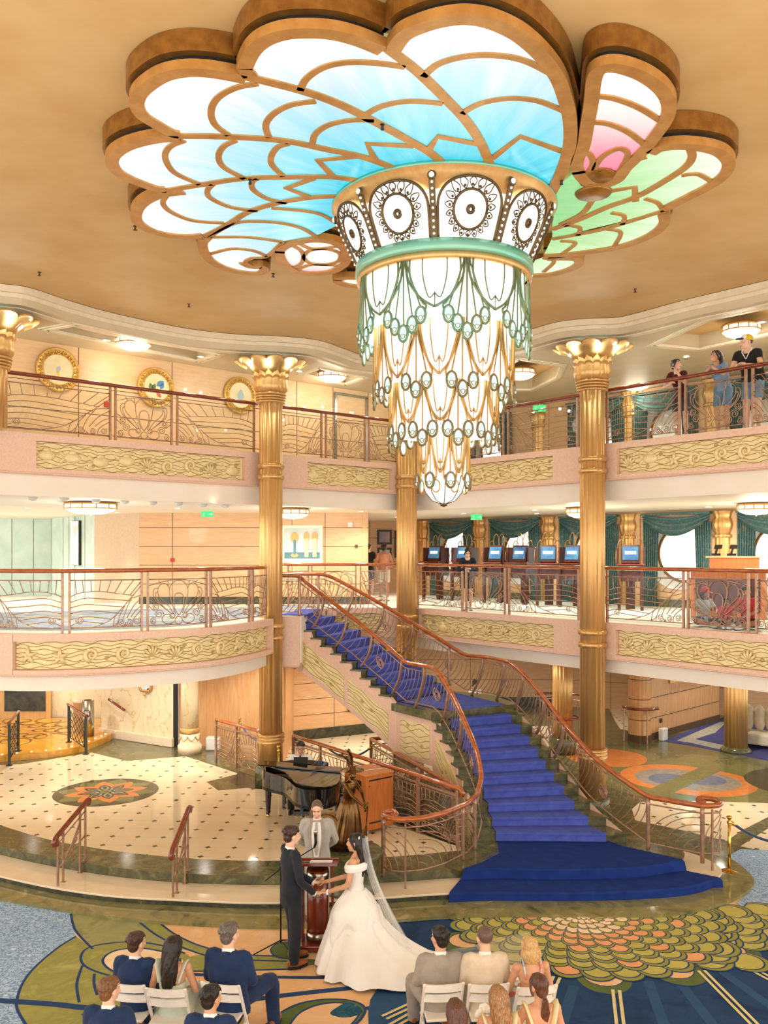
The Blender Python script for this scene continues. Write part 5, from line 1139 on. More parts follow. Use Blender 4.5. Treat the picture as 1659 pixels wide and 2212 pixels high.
lay([(-4.015,11.656),(-4.005,11.900),(-3.767,12.040),(-3.431,12.083),(-3.056,11.984),(-2.653,11.736),(-2.459,11.408),(-2.573,11.123),(-3.080,11.051),(-3.414,11.099),(-3.696,11.245),(-3.904,11.421)], LEAF)
lay([(-3.676,11.498),(-3.682,11.709),(-3.542,11.858),(-3.250,11.886),(-2.907,11.763),(-2.638,11.537),(-2.660,11.245),(-2.924,11.123),(-3.253,11.147),(-3.497,11.270)], CREAM)
lay([(-3.165,11.485),(-2.955,11.590),(-2.672,11.603),(-2.627,11.408),(-2.773,11.221),(-2.979,11.221)], TEAL, 0)
for L in ([(-4.636,13.022),(-4.420,12.542),(-4.212,12.227),(-3.933,11.872)], [(-4.293,12.257),(-4.420,11.886),(-4.505,11.345),(-4.491,10.933),(-4.400,10.549),(-4.302,10.315),(-4.060,9.973),(-3.708,9.527)], [(-3.581,12.777),(-3.199,12.316),(-2.886,12.040),(-2.468,11.736),(-2.093,11.576),(-1.636,11.537),(-1.148,11.511)], [(-3.288,12.762),(-2.963,12.360),(-2.608,12.040),(-2.257,11.831),(-1.889,11.709),(-1.377,11.656),(-1.039,11.642)],
          [(-3.414,11.099),(-3.696,11.245),(-3.904,11.421),(-4.015,11.656),(-4.005,11.900),(-3.767,12.040),(-3.431,12.083),(-3.056,11.984),(-2.653,11.736)], [(-2.921,11.111),(-3.253,11.147),(-3.497,11.270),(-3.676,11.498),(-3.682,11.709),(-3.542,11.858),(-3.250,11.886),(-2.907,11.763)], [(-3.908,11.396),(-3.814,10.921),(-3.626,10.463)], [(-3.502,10.212),(-3.386,10.061),(-3.247,9.895)], [(-3.678,11.172),(-3.601,10.921),(-3.468,10.637)], [(-2.660,11.245),(-2.069,11.245),(-1.068,11.308)]): line(L, w_=.035)
line([(-5.288,10.582),(-4.587,10.506),(-3.891,10.420),(-3.394,10.325),(-2.201,10.212)], LINE, .11)
line([(-2.643,11.172),(-1.691,11.099),(-0.755,11.075),(-0.407,11.123)], LINE, .075); line([(-1.653,10.484),(-1.433,10.571),(-0.843,10.715),(-0.226,10.851),(0.177,11.003)], LINE, .1); line([(-0.204,10.315),(0.058,10.441),(0.395,10.637)], LINE, .09)
lay([(-1.348,9.867),(-1.295,10.061),(-1.206,10.253),(-1.009,10.452),(-0.725,10.549),(-0.458,10.538),(-0.278,10.452),(-0.204,10.315),(-0.227,10.151),(-0.307,9.973),(-0.463,9.819)], LINE)
lay([(-1.316,9.867),(-1.263,10.061),(-1.172,10.242),(-0.984,10.420),(-0.722,10.516),(-0.467,10.506),(-0.305,10.431),(-0.236,10.315),(-0.259,10.161),(-0.339,9.992),(-0.464,9.848)], DKG)
lay([(-1.062,9.867),(-1.040,10.111),(-0.945,10.294),(-0.766,10.431),(-0.548,10.473),(-0.353,10.409),(-0.268,10.273),(-0.315,10.071),(-0.439,9.867),(-0.714,9.726)], LINE)
lay([(-1.036,9.867),(-1.014,10.111),(-0.922,10.273),(-0.753,10.399),(-0.547,10.441),(-0.374,10.378),(-0.294,10.263),(-0.342,10.071),(-0.456,9.895),(-0.717,9.763)], PEACH)
lay([(-0.626,10.202),(-0.558,10.346),(-0.427,10.463),(-0.292,10.367),(-0.250,10.232),(-0.345,10.151),(-0.477,10.121)], TEAL, 3)
lay([(-1.537,11.845),(-1.467,12.040),(-1.321,12.097),(-1.160,12.012),(-1.083,11.790),(-1.157,11.603),(-1.307,11.576),(-1.457,11.656)], LINE); lay([(-1.518,11.845),(-1.451,12.012),(-1.318,12.068),(-1.176,11.984),(-1.101,11.790),(-1.172,11.629),(-1.310,11.603),(-1.448,11.682)], DKG)
lay([(-1.151,11.537),(-0.940,11.563),(-0.752,11.473),(-1.134,11.370)], DKG, 3)
# navy field on the far side with the scalloped flower
lay([(-0.064,12.842),(1.175,13.088),(5.583,13.088),(5.847,12.762),(6.064,11.872),(5.184,9.201),(0.366,9.201),(0.364,9.819),(0.339,10.637),(0.230,11.345),(0.066,11.942)], NAVY, 0)
lay([(0.366,9.201),(0.375,10.111),(0.289,10.863),(-0.054,10.886),(-0.163,10.527),(-0.185,10.212),(-0.143,9.201)], MIDB, 0)
for a, b in (((2.347,10.863),(1.762,9.284)), ((3.297,10.980),(3.155,9.819)), ((3.682,10.921),(3.739,9.726)), ((4.314,11.221),(4.632,10.111)), ((1.679,10.980),(1.048,9.456)), ((4.827,11.603),(5.435,11.099))):
    pa, pb = V(a), V(b); line([pa, (pa+pb)/2, pb], MIDB, .13)
lay([(5.901,15.348),(6.026,15.054),(6.019,14.377),(5.793,13.889),(5.362,13.397),(5.546,12.842),(6.115,12.762),(7.525,15.702),(6.417,15.824)], FEA, 0)
FCN = V((2.908,12.956))
def scale_petal(c, a, L, wd, fill, edge=MOSS):
    """rounded fan petal pointing outward along angle a, tip at c+L"""
    d = V((cos(a), sin(a))); q = V((-d.y, d.x))
    def shape(g, sh=0.):
        pts = []
        for i in range(15): th = pi*i/14; pts.append(c+q*(wd*g*cos(th))+d*(sh+L*g*(.0+1.0*sin(th)**.8)))
        pts += [c-q*wd*g*.55-d*L*.55, c+q*wd*g*.55-d*L*.55]; return pts
    lay(shape(1.0), LINE, 0, dz=.00003); lay(shape(.93), edge, 0, dz=.00001); lay(shape(.84, -L*.1), LINE, 0, dz=.00001); lay(shape(.79, -L*.12), fill, 0, dz=.00001)
def eye_petal(c, a, s):
    d = V((cos(a), sin(a))); q = V((-d.y, d.x)); E = lambda r1, r2, sh: [c+d*(sh+r1*cos(t))+q*r2*sin(t) for t in [2*pi*i/24 for i in range(24)]]
    lay(E(.42*s, .36*s, .08), LINE, 0); lay(E(.40*s, .34*s, .08), DKG, 0); lay(E(.3*s, .27*s, 0), LINE, 0); lay(E(.285*s, .255*s, 0), PEACH, 0)
    lay([c-d*.3*s-q*.16*s, c-d*.05*s-q*.1*s, c-d*.12*s, c-d*.0*s+q*.08*s, c-d*.3*s+q*.16*s], NAVY, 0)
for px_, s in (((1.139,12.126), .85), ((1.808,11.434), .9), ((2.769,11.135), 1), ((3.697,11.320), 1), ((4.554,11.845), 1.05), ((5.377,12.481), 1.05)):
    c = V(px_); dd = c-FCN; eye_petal(c, atan2(dd.y, dd.x), s)
for a, b in (((2.837,10.749),(2.656,9.867)), ((4.057,11.245),(4.220,9.772)), ((4.649,11.434),(4.951,10.805)), ((2.177,11.075),(1.990,10.637)), ((0.416,10.473),(0.003,10.111)), ((0.408,10.263),(0.055,9.895))):
    A, B = V(a), V(b); q = V((-(B-A).y, (B-A).x)).normalized()*.04; line([A+q, (A+B)/2+q, B+q], CSTR, .04); line([A-q, (A+B)/2-q, B-q], CSTR, .04)
rows_ = [(1.86, 15, .36, YG), (1.62, 15, .33, YG), (1.40, 14, .31, YG), (1.19, 13, .28, YG), (.99, 13, .25, ORANGE), (.8, 12, .21, ORANGE), (.63, 11, .18, CREAM), (.46, 10, .15, CREAM), (.31, 9, .12, CREAM), (.17, 7, .1, CREAM)]
def fronds(base, ang, length, n, w0):
    d = V((cos(ang), sin(ang)))
    for k in range(n, -1, -1):
        for s in ((-1, 0, 1) if k < n else (0,)):
            q = V((-d.y, d.x)); c = base+d*(length*k/n)+q*s*w0*.9*(1-.3*k/n); scale_petal(c, ang+s*.12, w0*1.15, w0*.95, YG)
fronds(V((3.870,12.451)), radians(-8), 1.9, 5, .3)
fronds(V((3.917,12.604)), radians(12), 2.2, 5, .27)
fronds(V((3.650,12.155)), radians(-32), 1.25, 3, .3)
rr = random.Random(5)
for j, (r, n, sz, fill) in enumerate(rows_):
    for k in range(2*n):
        a = pi+pi*(k+.5*(j % 2))/n; c = FCN+V((cos(a), sin(a)))*(r-sz*.5)
        if c.y > FCN.y+.35: continue
        f = fill if rr.random() > .12 else (ORANGE if fill == YG else YG); scale_petal(c, a, sz*.95, pi*r/n*.62, f)
zc_top = zc
structure(m.build('floor_carpet', CM, fix=False))

# ---------- people: one continuous body mesh (head, arms, hands, legs grown together), clothes and hair as parts
def skinmat(name, h, h2): 
    t = NT(name); t.link(t.ramp(t.noise(9, 3), [(.3, h), (.7, h2)]), t.b.inputs['Base Color']); t.b.inputs['Roughness'].default_value = .5; t.b.inputs['Subsurface Weight'].default_value = .08; t.b.inputs['Subsurface Radius'].default_value = (.02, .008, .004); return t.m
M['skin_l'] = skinmat('light_skin', '#EFC4A6', '#E6B394'); M['skin_t'] = skinmat('tan_skin', '#DFA985', '#D29A74'); M['skin_m'] = skinmat('medium_skin', '#B97F5B', '#A97050')
def hairmat(name, h, h2, s=34): return mk(name, h, .42, h2=h2, scale=s, stretch=(3, 3, .5), bump=.5, detail=2)
for n_, a, b in (('hair_brown', '#4A2F1E', '#2E1C12'), ('hair_dark', '#2A1B15', '#140D0A'), ('hair_black', '#1B1513', '#0D0A09'), ('hair_light', '#8A5E36', '#5E3C22'), ('hair_blonde', '#E3BE84', '#B98E55'), ('hair_honey', '#B98A57', '#7E5733'), ('hair_grey', '#7A6F66', '#4D453F'), ('hair_chestnut', '#6B4028', '#432617'), ('hair_buzz', '#6E5546', '#5C463A')): M[n_] = hairmat(n_, a, b)
def cloth(name, h, h2=None, rough=.8, bump=.3, scale=7, sheen=.1): 
    M[name] = mk(name, h, rough, h2=h2, scale=scale, bump=bump, sheen=sheen, spec=.25); return name
cloth('suit_black', '#1E2229', '#272B33'); cloth('suit_navy', '#20365C', '#1A2D50'); cloth('suit_grey', '#A79D90', '#978D81'); cloth('suit_cream', '#E6D6BE', '#DAC7AB'); cloth('suit_stone', '#B9B5AC', '#A8A49B')
cloth('shirt_white', '#F6F4EF'); cloth('gown', '#FBF8F2', '#F4EFE6', .45, .05, 3); cloth('dress_mint', '#D3DCC9', '#C3CEB9', .55); cloth('dress_yellow', '#F4E3B4', '#E9D49C', .6); cloth('dress_cream', '#EFE3C8', '#E3D4B5', .6)
cloth('tee_black', '#26241F'); cloth('tee_maroon', '#5E1E22', '#4C171B'); cloth('tee_blue', '#8FA9CC', '#7F99BD'); cloth('tee_pink', '#D2967A', '#C48669'); cloth('tee_red', '#D9484F', '#C93D45'); cloth('tee_pale', '#BCD3DC', '#ABC4CE'); cloth('jacket_dark', '#1B2330', '#232C3A')
cloth('denim', '#7E9CB8', '#6C8AA8'); cloth('shorts_khaki', '#CFC6AE', '#C0B69C'); cloth('shorts_dark', '#4A4048'); cloth('leather_tan', '#A4602F', '#8A4C22', .35, .02); cloth('leather_black', '#17140F', None, .3, .02); cloth('tie_dark', '#2A2F3C'); cloth('cap_yellow', '#F0CF35', '#E4BE25'); cloth('cap_red', '#D43B44'); cloth('bag_strap', '#A58E86')
def floralmat():
    t = NT('floral_dress'); v = t.new('ShaderNodeTexVoronoi'); v.inputs['Scale'].default_value = 16; t.link(t.co(), v.inputs['Vector'])
    c = t.ramp(v.outputs['Color'], [(.2, '#D9E2E4'), (.45, '#C6D2DC'), (.6, '#E2766F'), (.75, '#8FB6B2'), (.9, '#F0D0C8')]); t.link(c, t.b.inputs['Base Color']); t.b.inputs['Roughness'].default_value = .7; return t.m
M['floral'] = floralmat()
M['eyeball'] = mk('eye_white', '#F2EEE8', .2); M['iris'] = mk('iris_dark', '#3A2718', .2); M['lips'] = mk('lips', '#C4746A', .45); M['lips_smile'] = mk('smile_teeth', '#F7EFE8', .3)
def veilmat():
    t = NT('tulle_veil'); t.n.remove(t.b); d = t.new('ShaderNodeBsdfDiffuse'); d.inputs[0].default_value = (.95, .95, .93, 1); l = t.new('ShaderNodeBsdfTranslucent'); l.inputs[0].default_value = (1, 1, 1, 1); tr = t.new('ShaderNodeBsdfTransparent')
    a = t.new('ShaderNodeMixShader'); a.inputs[0].default_value = .35; b = t.new('ShaderNodeMixShader'); b.inputs[0].default_value = .2; t.link(d.outputs[0], a.inputs[1]); t.link(l.outputs[0], a.inputs[2]); t.link(tr.outputs[0], b.inputs[1]); t.link(a.outputs[0], b.inputs[2]); t.link(b.outputs[0], t.out.inputs[0]); return t.m
M['veil'] = veilmat()

STAND = dict(pel=(0, 0, .95), wai=(0, .0, 1.09), che=(0, -.005, 1.30), nek=(0, -.02, 1.47), hed=(0, .015, 1.635),
    shL=(-.185, -.01, 1.415), elL=(-.235, -.03, 1.13), wrL=(-.235, .06, .89), shR=(.185, -.01, 1.415), elR=(.235, -.03, 1.13), wrR=(.235, .06, .89),
    hiL=(-.095, 0, .92), knL=(-.105, .02, .5), anL=(-.11, -.02, .08), hiR=(.095, 0, .92), knR=(.105, .02, .5), anR=(.11, -.02, .08))
SIT = dict(pel=(0, 0, .50), wai=(0, -.02, .64), che=(0, -.03, .86), nek=(0, -.03, 1.03), hed=(0, .015, 1.19), shL=(-.185, -.03, .975), shR=(.185, -.03, .975),
    elL=(-.24, .03, .71), wrL=(-.14, .27, .63), elR=(.24, .03, .71), wrR=(.14, .27, .63), hiL=(-.1, .02, .49), hiR=(.1, .02, .49), knL=(-.13, .44, .50), knR=(.13, .44, .50), anL=(-.13, .46, .08), anR=(.13, .46, .08))
FLOOR_SIT = dict(pel=(0, 0, .11), wai=(0, -.02, .26), che=(0, .02, .46), nek=(0, .05, .62), hed=(0, .1, .77), shL=(-.17, .03, .57), shR=(.17, .03, .57), elL=(-.24, .14, .36), elR=(.24, .14, .36), wrL=(-.1, .32, .26), wrR=(.1, .32, .26),
    hiL=(-.1, .02, .11), hiR=(.1, .02, .11), knL=(-.36, .26, .16), knR=(.36, .26, .16), anL=(-.06, .36, .07), anR=(.08, .42, .07))
class Person:
    def __init__(s, label, loc, face, J=None, base=STAND, H=1.75, female=False, skin='skin_l', vox=.008, look=(0, 0, 0), group=None):
        """face: heading in degrees (0 = +x, 90 = +y away from the camera); look = (turn, nod, tilt) of the head in degrees"""
        s.t = thing('person', label, 'person', loc, radians(face-90), group); s.t.scale = (H/1.75,)*3
        s.J = {k: V(v) for k, v in base.items()}; s.J.update({k: V(v) for k, v in (J or {}).items()})
        if female:
            for k in ('shL', 'shR'): s.J[k].x *= .88
        s.J['hed'] = s.J['hed']-(s.J['hed']-s.J['nek']).normalized()*.022
        s.f = female; s.skin = skin; s.vox = vox; s.m = MB(); s.show_legs = False
        tu, no, ti = look; s.hm = MX.Rotation(radians(tu), 4, 'Z') @ MX.Rotation(radians(no), 4, 'X') @ MX.Rotation(radians(ti), 4, 'Y')
        s.head()
    def h(s, *p): return s.J['hed']+s.hm @ V(p)
    def head(s):
        m, J, h, hm = s.m, s.J, s.h, s.hm; f = .95 if s.f else 1.
        m.ell(h(0, -.012, .032), (.077*f, .096, .09), hm, 20, 14); m.ell(h(0, .028, -.03), (.063*f, .07, .085), hm, 18, 12); m.ell(h(0, .063, -.092), (.03*f, .03, .026), hm, 12, 8); m.ell(h(0, .02, -.075), (.056*f, .06, .04), hm, 14, 8)
        m.tube([h(0, .09, .022), h(0, .106, -.005), h(0, .113, -.03)], [.009, .012, .016], 8); m.ell(h(0, .105, -.036), (.018, .014, .01), hm, 8, 6)
        m.ell(h(0, .083, .045), (.05*f, .02, .014), hm, 12, 6)
        for sg in (-1, 1): m.ell(h(.078*f*sg, -.012, -.008), (.011, .024, .034), hm, 8, 8); m.ell(h(.038*sg, .073, -.03), (.024, .022, .022), hm, 10, 6)
        m.ell(h(0, .09, -.066), (.022, .014, .0075), hm, 8, 6); m.ell(h(0, .088, -.077), (.019, .013, .007), hm, 8, 6)
        n = J['nek']; m.tube([n+V((0, -.005, -.07)), n+V((0, .0, .015)), h(0, -.02, -.06)], [.085*f, .058*f, .056*f], 12)
    def face(s, lips='lips', brow='hair_brown', closed=False, glasses=False):
        h, hm = s.h, s.hm
        m = MB()
        for sg in (-1, 1):
            m.mi = 0; m.ell(h(.031*sg, .082, .012), (.015, .008, .004 if closed else .0075), hm, 10, 6)
            if not closed: m.mi = 1; m.ell(h(.031*sg, .0885, .012), (.0065, .003, .0065), hm, 8, 6)
        m.build('eyes', ['eyeball' if not closed else 'lips', 'iris'], s.t)
        m = MB()
        for sg in (-1, 1): m.tube([h(.014*sg, .1, .041), h(.032*sg, .096, .044), h(.052*sg, .08, .037)], [.004, .0055, .003], 6)
        m.build('eyebrows', brow, s.t)
        m = MB(); m.tube([h(-.024, .088, -.069), h(-.01, .101, -.07), h(.01, .101, -.07), h(.024, .088, -.069)], [.003, .0065, .0065, .003], 6); m.build('lips', lips, s.t)
        if glasses:
            m = MB()
            for sg in (-1, 1):
                m.tube([h(.034*sg+.027*cos(a), .106, .01+.022*sin(a)) for a in [2*pi*k/16 for k in range(16)]], .0025, 5, closed=True); m.tube([h(.062*sg, .1, .015), h(.08*sg, .0, .01)], .0025, 5)
            m.tube([h(-.008, .11, .012), h(.008, .11, .012)], .0025, 5); m.build('glasses', 'leather_black', s.t)
    def limb(s, m, pts, rs, n=10): m.tube([V(p) for p in pts], rs, n)
    def arm(s, sd, bare=0., upper=True):
        """skin of the arm; bare = fraction from the wrist upwards that shows"""
        J = s.J; a, e, w_ = J['sh'+sd], J['el'+sd], J['wr'+sd]; k = .86 if s.f else 1.
        pts = cat([a, a.lerp(e, .5), e, e.lerp(w_, .5), w_], 3); n = len(pts)
        rs = [(.05*(1-i/(n-1))+.026*(i/(n-1))+.006*sin(pi*i/(n-1)))*k for i in range(n)]; i0 = int((n-1)*(1-bare))
        s.limb(s.m, pts[i0:], rs[i0:], 12)
    def hand(s, sd, d=None, nrm=(0, 0, -1), curl=.5, spread=.16):
        """palm, four unequal jointed fingers and a thumb; d = finger direction, nrm = palm side"""
        J = s.J; w_ = J['wr'+sd]; d = V(d) if d else (w_-J['el'+sd]); d.normalize(); n = V(nrm); n = (n-d*n.dot(d)).normalized(); q = d.cross(n); sg = 1 if sd == 'R' else -1; k = .9 if s.f else 1.
        q = q*sg        # q points to the thumb side
        m = s.m; mx = MX((q, d, n)).transposed().to_4x4(); m.ell(w_+d*.05*k, (.043*k, .056*k, .017*k), mx, 12, 8); m.tube([w_-d*.02, w_+d*.03], [.027*k, .024*k], 10)
        for i, (L, x) in enumerate(((.072, .030), (.082, .0105), (.076, -.0095), (.058, -.0285))):
            p = w_+d*.092*k+q*x*k; sp = q*(x*spread*4.5); dr = (d+sp).normalized(); pts = [p-dr*.02]; ang = 0
            for j, f in enumerate((.45, .32, .23)):
                pts.append(p.copy()); ang += curl*(.7 if j == 0 else 1.); dd = (dr*cos(ang)+n*sin(ang)); p = p+dd*L*f*k
            pts.append(p); m.tube(pts, [.0098*k, .0096*k, .009*k, .0085*k, .0068*k], 8)
        p = w_+d*.03*k+q*.03*k; t1 = (q*.8+d*.55+n*.3).normalized(); t2 = (q*.3+d*.9+n*.45).normalized(); m.tube([p-q*.012, p, p+t1*.035*k, p+t1*.035*k+t2*.03*k, p+t1*.035*k+t2*.055*k], [.013*k, .0125*k, .011*k, .010*k, .007*k], 8)
    def legs_skin(s, frac=1.):
        s.show_legs = True; J = s.J; k = .92 if s.f else 1.
        for sd in 'LR':
            a, e, w_ = J['hi'+sd], J['kn'+sd], J['an'+sd]; pts = cat([a, a.lerp(e, .5), e, e.lerp(w_, .3), e.lerp(w_, .65), w_], 3); n = len(pts); rs = []
            for i in range(n): u = i/(n-1); rs.append(k*(.083-.05*u+.012*math.exp(-((u-.68)/.12)**2)-.004*math.exp(-((u-.42)/.06)**2)))
            i0 = 0; s.limb(s.m, pts[i0:], rs[i0:], 12); s.m.ell(w_+V((0, .05, -.045)), (.038, .1, .03), None, 10, 7)
    def bust(s, top=.0):
        """bare shoulders, chest and upper back"""
        s.bare_top = True; J = s.J; s.torso(s.m, [(.62, .135, .1), (.8, .15, .1), (.93, .135, .08), (1, .06, .06)]); 
        for sd in 'LR': s.m.ell(J['sh'+sd], .05, None, 10, 8)
    def torso(s, m, rings, n=20, dz=0):
        J = s.J; P = Path([J['pel'], J['wai'], J['che'], J['nek']]); lat0 = (J['hiR']-J['hiL']).normalized(); lat1 = (J['shR']-J['shL']).normalized(); out = []
        for u, a, b in rings:
            c = P.at(max(0, u)*P.len)
            if u < 0: c = c+(J['pel']-J['wai']).normalized()*(-u*P.len)
            d = P.tan(min(max(u, .02), .98)*P.len); lat = lat0.lerp(lat1, min(1, max(0, u))); fw = d.cross(lat).normalized(); lat = fw.cross(d).normalized()
            out.append([c+lat*a*cos(2*pi*k/n)+fw*b*sin(2*pi*k/n) for k in range(n)])
        m.loft(out)
    def soft(s, m, name, mat, vox=None, it=4, fac=.5, par=None):
        o = m.build(name, mat, par or s.t, fix=True); r = o.modifiers.new('merge', 'REMESH'); r.mode = 'VOXEL'; r.voxel_size = vox or s.vox; r.use_smooth_shade = True
        sm = o.modifiers.new('smooth', 'SMOOTH'); sm.iterations = it; sm.factor = fac; return o
    def done(s):
        J = s.J
        if not getattr(s, 'bare_top', False): s.torso(s.m, [(-.05, .13, .09), (.3, .115, .08), (.6, .13, .085), (.85, .11, .075), (1, .055, .055)])
        else: s.torso(s.m, [(-.05, .13, .09), (.3, .1, .075), (.65, .12, .085)])
        for sd in 'LR':
            c, a, e, w_ = J['che'].lerp(J['nek'], .6), J['sh'+sd], J['el'+sd], J['wr'+sd]; k = .86 if s.f else 1.; s.m.tube(cat([c, a, a.lerp(e, .5), e, w_], 3), [.045*k]*4+[.04*k]*5+[.03*k]*4, 10)
            if not s.show_legs: s.m.tube(cat([J['pel'], J['hi'+sd], J['kn'+sd], J['an'+sd]], 3), [.08]*3+[.06]*4+[.035]*3, 8)
        return s.soft(s.m, 'body', s.skin, s.vox, 2, .4)
    # ---- clothes
    def jacket(s, mat, hem=-.3, sleeves=1., name='jacket', k=1., open_=False, wide=1.):
        J = s.J; m = MB(); f = .88 if s.f else 1.; w_ = wide*f
        R_ = [(hem, .185*w_, .14), (-.12, .182*w_, .138), (.0, .175*w_, .13), (.22, .16*w_, .118), (.45, .175*w_, .125), (.66, .188*w_, .125), (.8, .176*w_, .115), (.89, .142*w_, .098), (.96, .095, .084)]
        s.torso(m, [r for r in R_ if r[0] >= hem])
        for sd in 'LR':
            a, e, w2 = J['sh'+sd], J['el'+sd], J['wr'+sd]; c = J['che'].lerp(J['nek'], .55); pts = cat([c.lerp(a, .55), a, a.lerp(e, .5), e, e.lerp(w2, .5), w2], 3); n = len(pts); i1 = max(3, int(round((n-1)*(.2+.8*sleeves))))+1
            rs = [(.062 if i < 3 else .066-.025*(i/(n-1)))*f*k for i in range(n)]; m.tube(pts[:i1], rs[:i1], 12)
        if name == 'jacket': n, h = J['nek'], J['hed']; d = (h-n).normalized(); m.tube([n-d*.05+V((-.085, .06, 0)), n-d*.015+V((-.075, 0, 0)), n+V((0, -.075, .0)), n-d*.015+V((.075, 0, 0)), n-d*.05+V((.085, .06, 0))], .017, 8)
        return s.soft(m, name, mat, .012, 4)
    def shirt_collar(s, mat='shirt_white', r=.066):
        n, h = s.J['nek'], s.J['hed']; d = (h-n).normalized(); m = MB(); m.tube([n-d*.03, n-d*.005, n+d*.018], [r*1.0, r*.98, r*.95], 16, caps=False); return m.build('shirt_collar', mat, s.t)
    def cuffs(s, mat='shirt_white'):
        for sd in 'LR':
            w_, e = s.J['wr'+sd], s.J['el'+sd]; d = (w_-e).normalized(); MB().tube([w_-d*.03, w_+d*.02], .0345, 12).build('shirt_cuff', mat, s.t)
    def trousers(s, mat, frac=1., k=1., name='trousers'):
        J = s.J; m = MB(); s.torso(m, [(-.16, .165*k, .13), (-.05, .17*k, .13), (.05, .168*k, .125), (.14, .16*k, .118)])
        for sd in 'LR':
            a, e, w_ = J['hi'+sd], J['kn'+sd], J['an'+sd]+V((0, 0, -.035)); pts = cat([a+V((0, 0, .02)), a.lerp(e, .5), e, e.lerp(w_, .5), w_], 3); n = len(pts); i1 = max(3, int((n-1)*frac)+1); m.tube(pts[:i1], [k*(.1-.032*(i/(n-1))) for i in range(i1)], 12)
        return s.soft(m, name, mat, .014, 5)
    def shoes(s, mat, sole='leather_black', toe=(0, 1)):
        for sd in 'LR':
            a = s.J['an'+sd]; d = V((toe[0], toe[1], 0)).normalized(); mx = MX.Rotation(atan2(d.y, d.x)-pi/2, 4, 'Z'); m = MB(); z0 = a.z-.08
            m.ell(V((a.x, a.y, z0+.05))+d*.06, (.047, .145, .045), mx, 14, 8); m.ell(V((a.x, a.y, z0+.075))-d*.02, (.043, .07, .055), mx, 12, 8); o = s.soft(m, 'shoe', mat, .01, 3)
            m = MB(); c = V((a.x, a.y, z0+.012))+d*.06; m.loft([[c+mx @ V((.046*cos(t), .145*sin(t), z)) for t in [2*pi*i/18 for i in range(18)]] for z in (-.012, .004)]); m.build('sole', sole, o)
    def hair(s, mat, style='short', seed=1, name='hair'):
        h, hm = s.h, s.hm; m = MB(); rr = random.Random(seed); f = .95 if s.f else 1.
        if style == 'buzz': m.ell(h(0, -.02, .04), (.0815*f, .0955, .09), hm, 20, 14)
        else: m.ell(h(0, -.026, .046), (.084*f, .096, .089), hm, 20, 14); m.ell(h(0, -.06, -.01), (.07*f, .056, .075), hm, 16, 10)
        if style == 'short':
            for i in range(44):
                a = rr.uniform(-1.5, 1.5)+pi*1.5; e = rr.uniform(.15, 1.2); p = V((.08*cos(a)*cos(e), -.03+.095*sin(a)*cos(e), .05+.09*sin(e))); q = V((p.x*1.06, p.y*1.05-.01, p.z-.035)); m.tube([h(*(p*1.0)), h(*((p+q)/2*1.03)), h(*q)], [.011, .013, .006], 6)
            for i in range(9): x = -.06+.015*i; q = 6*x*x; m.tube([h(x, .02, .112-q), h(x*.95, .058-q*.5, .098-q*.7), h(x*.9+.01, .08-q, .07-q*.5)], [.018, .016, .008], 6)
        if style in ('long', 'half', 'pony', 'bob', 'updo'):
            for sg in (-1, 1): m.tube([h(.0, .03, .118), h(.03*sg, .062, .098), h(.066*sg, .05, .05), h(.082*sg, .01, -.01), h(.08*sg, -.02, -.07)], [.012, .014, .017, .018, .014], 8)
        if style in ('long', 'half'):
            L = .42 if style == 'long' else .36
            for i in range(34):
                a = pi+pi*(i+.5)/34; x, y = .085*cos(a), -.035+.085*sin(a); dn = rr.uniform(.8, 1.05)*L; wv = rr.uniform(0, 6); pts = [h(x*.72, -.03+(y+.03)*.72, .085)]
                c = h(x, y, .01); n = s.J['nek']
                for k in range(8):
                    u = k/7; sp = 1-.28*u; pts.append(c+V((0, 0, -dn*u))+V((-(x*.25*u)+.012*sin(u*9+wv)*(u+.2), -.045*u-.02*sin(pi*u)+.008*cos(u*8+wv), 0)))
                m.tube(pts, [.018, .02, .021, .021, .02, .019, .017, .013, .005], 6)
        if style == 'bob':
            for i in range(26):
                a = pi*.92+pi*1.16*(i+.5)/26; x, y = .088*cos(a), -.022+.09*sin(a); c = h(x, y, .01); m.tube([c, c+V((x*.15, 0, -.07)), c+V((x*.05, .01, -.13)), c+V((-x*.25, .015, -.165))], [.02, .022, .019, .006], 6)
        if style == 'pony':
            c = h(0, -.105, -.045); m.ell(c, .024, None, 8, 6)
            for i in range(12): x = rr.uniform(-.025, .025); w_ = rr.uniform(0, 6); m.tube([c, c+V((x*.6, -.035, -.03)), c+V((x*1.3+.008*sin(w_), -.03, -.15)), c+V((x+.01*sin(w_+2), -.015, -.27)), c+V((x*.4, -.01, -.36))], [.012, .017, .017, .014, .004], 6)
        if style == 'updo': m.ell(h(0, -.07, .1), (.045, .045, .042), hm, 12, 8)
        if style == 'half':
            for i in range(7): x = -.03+.01*i; m.tube([h(x*2.2, -.06, .09), h(x, -.118, .03), h(x*.5, -.125, -.04), h(x*.7, -.125, -.16), h(x*.3, -.13, -.3)], [.013, .015, .016, .014, .005], 6)
        return s.soft(m, name, mat, .0075, 2, .4)

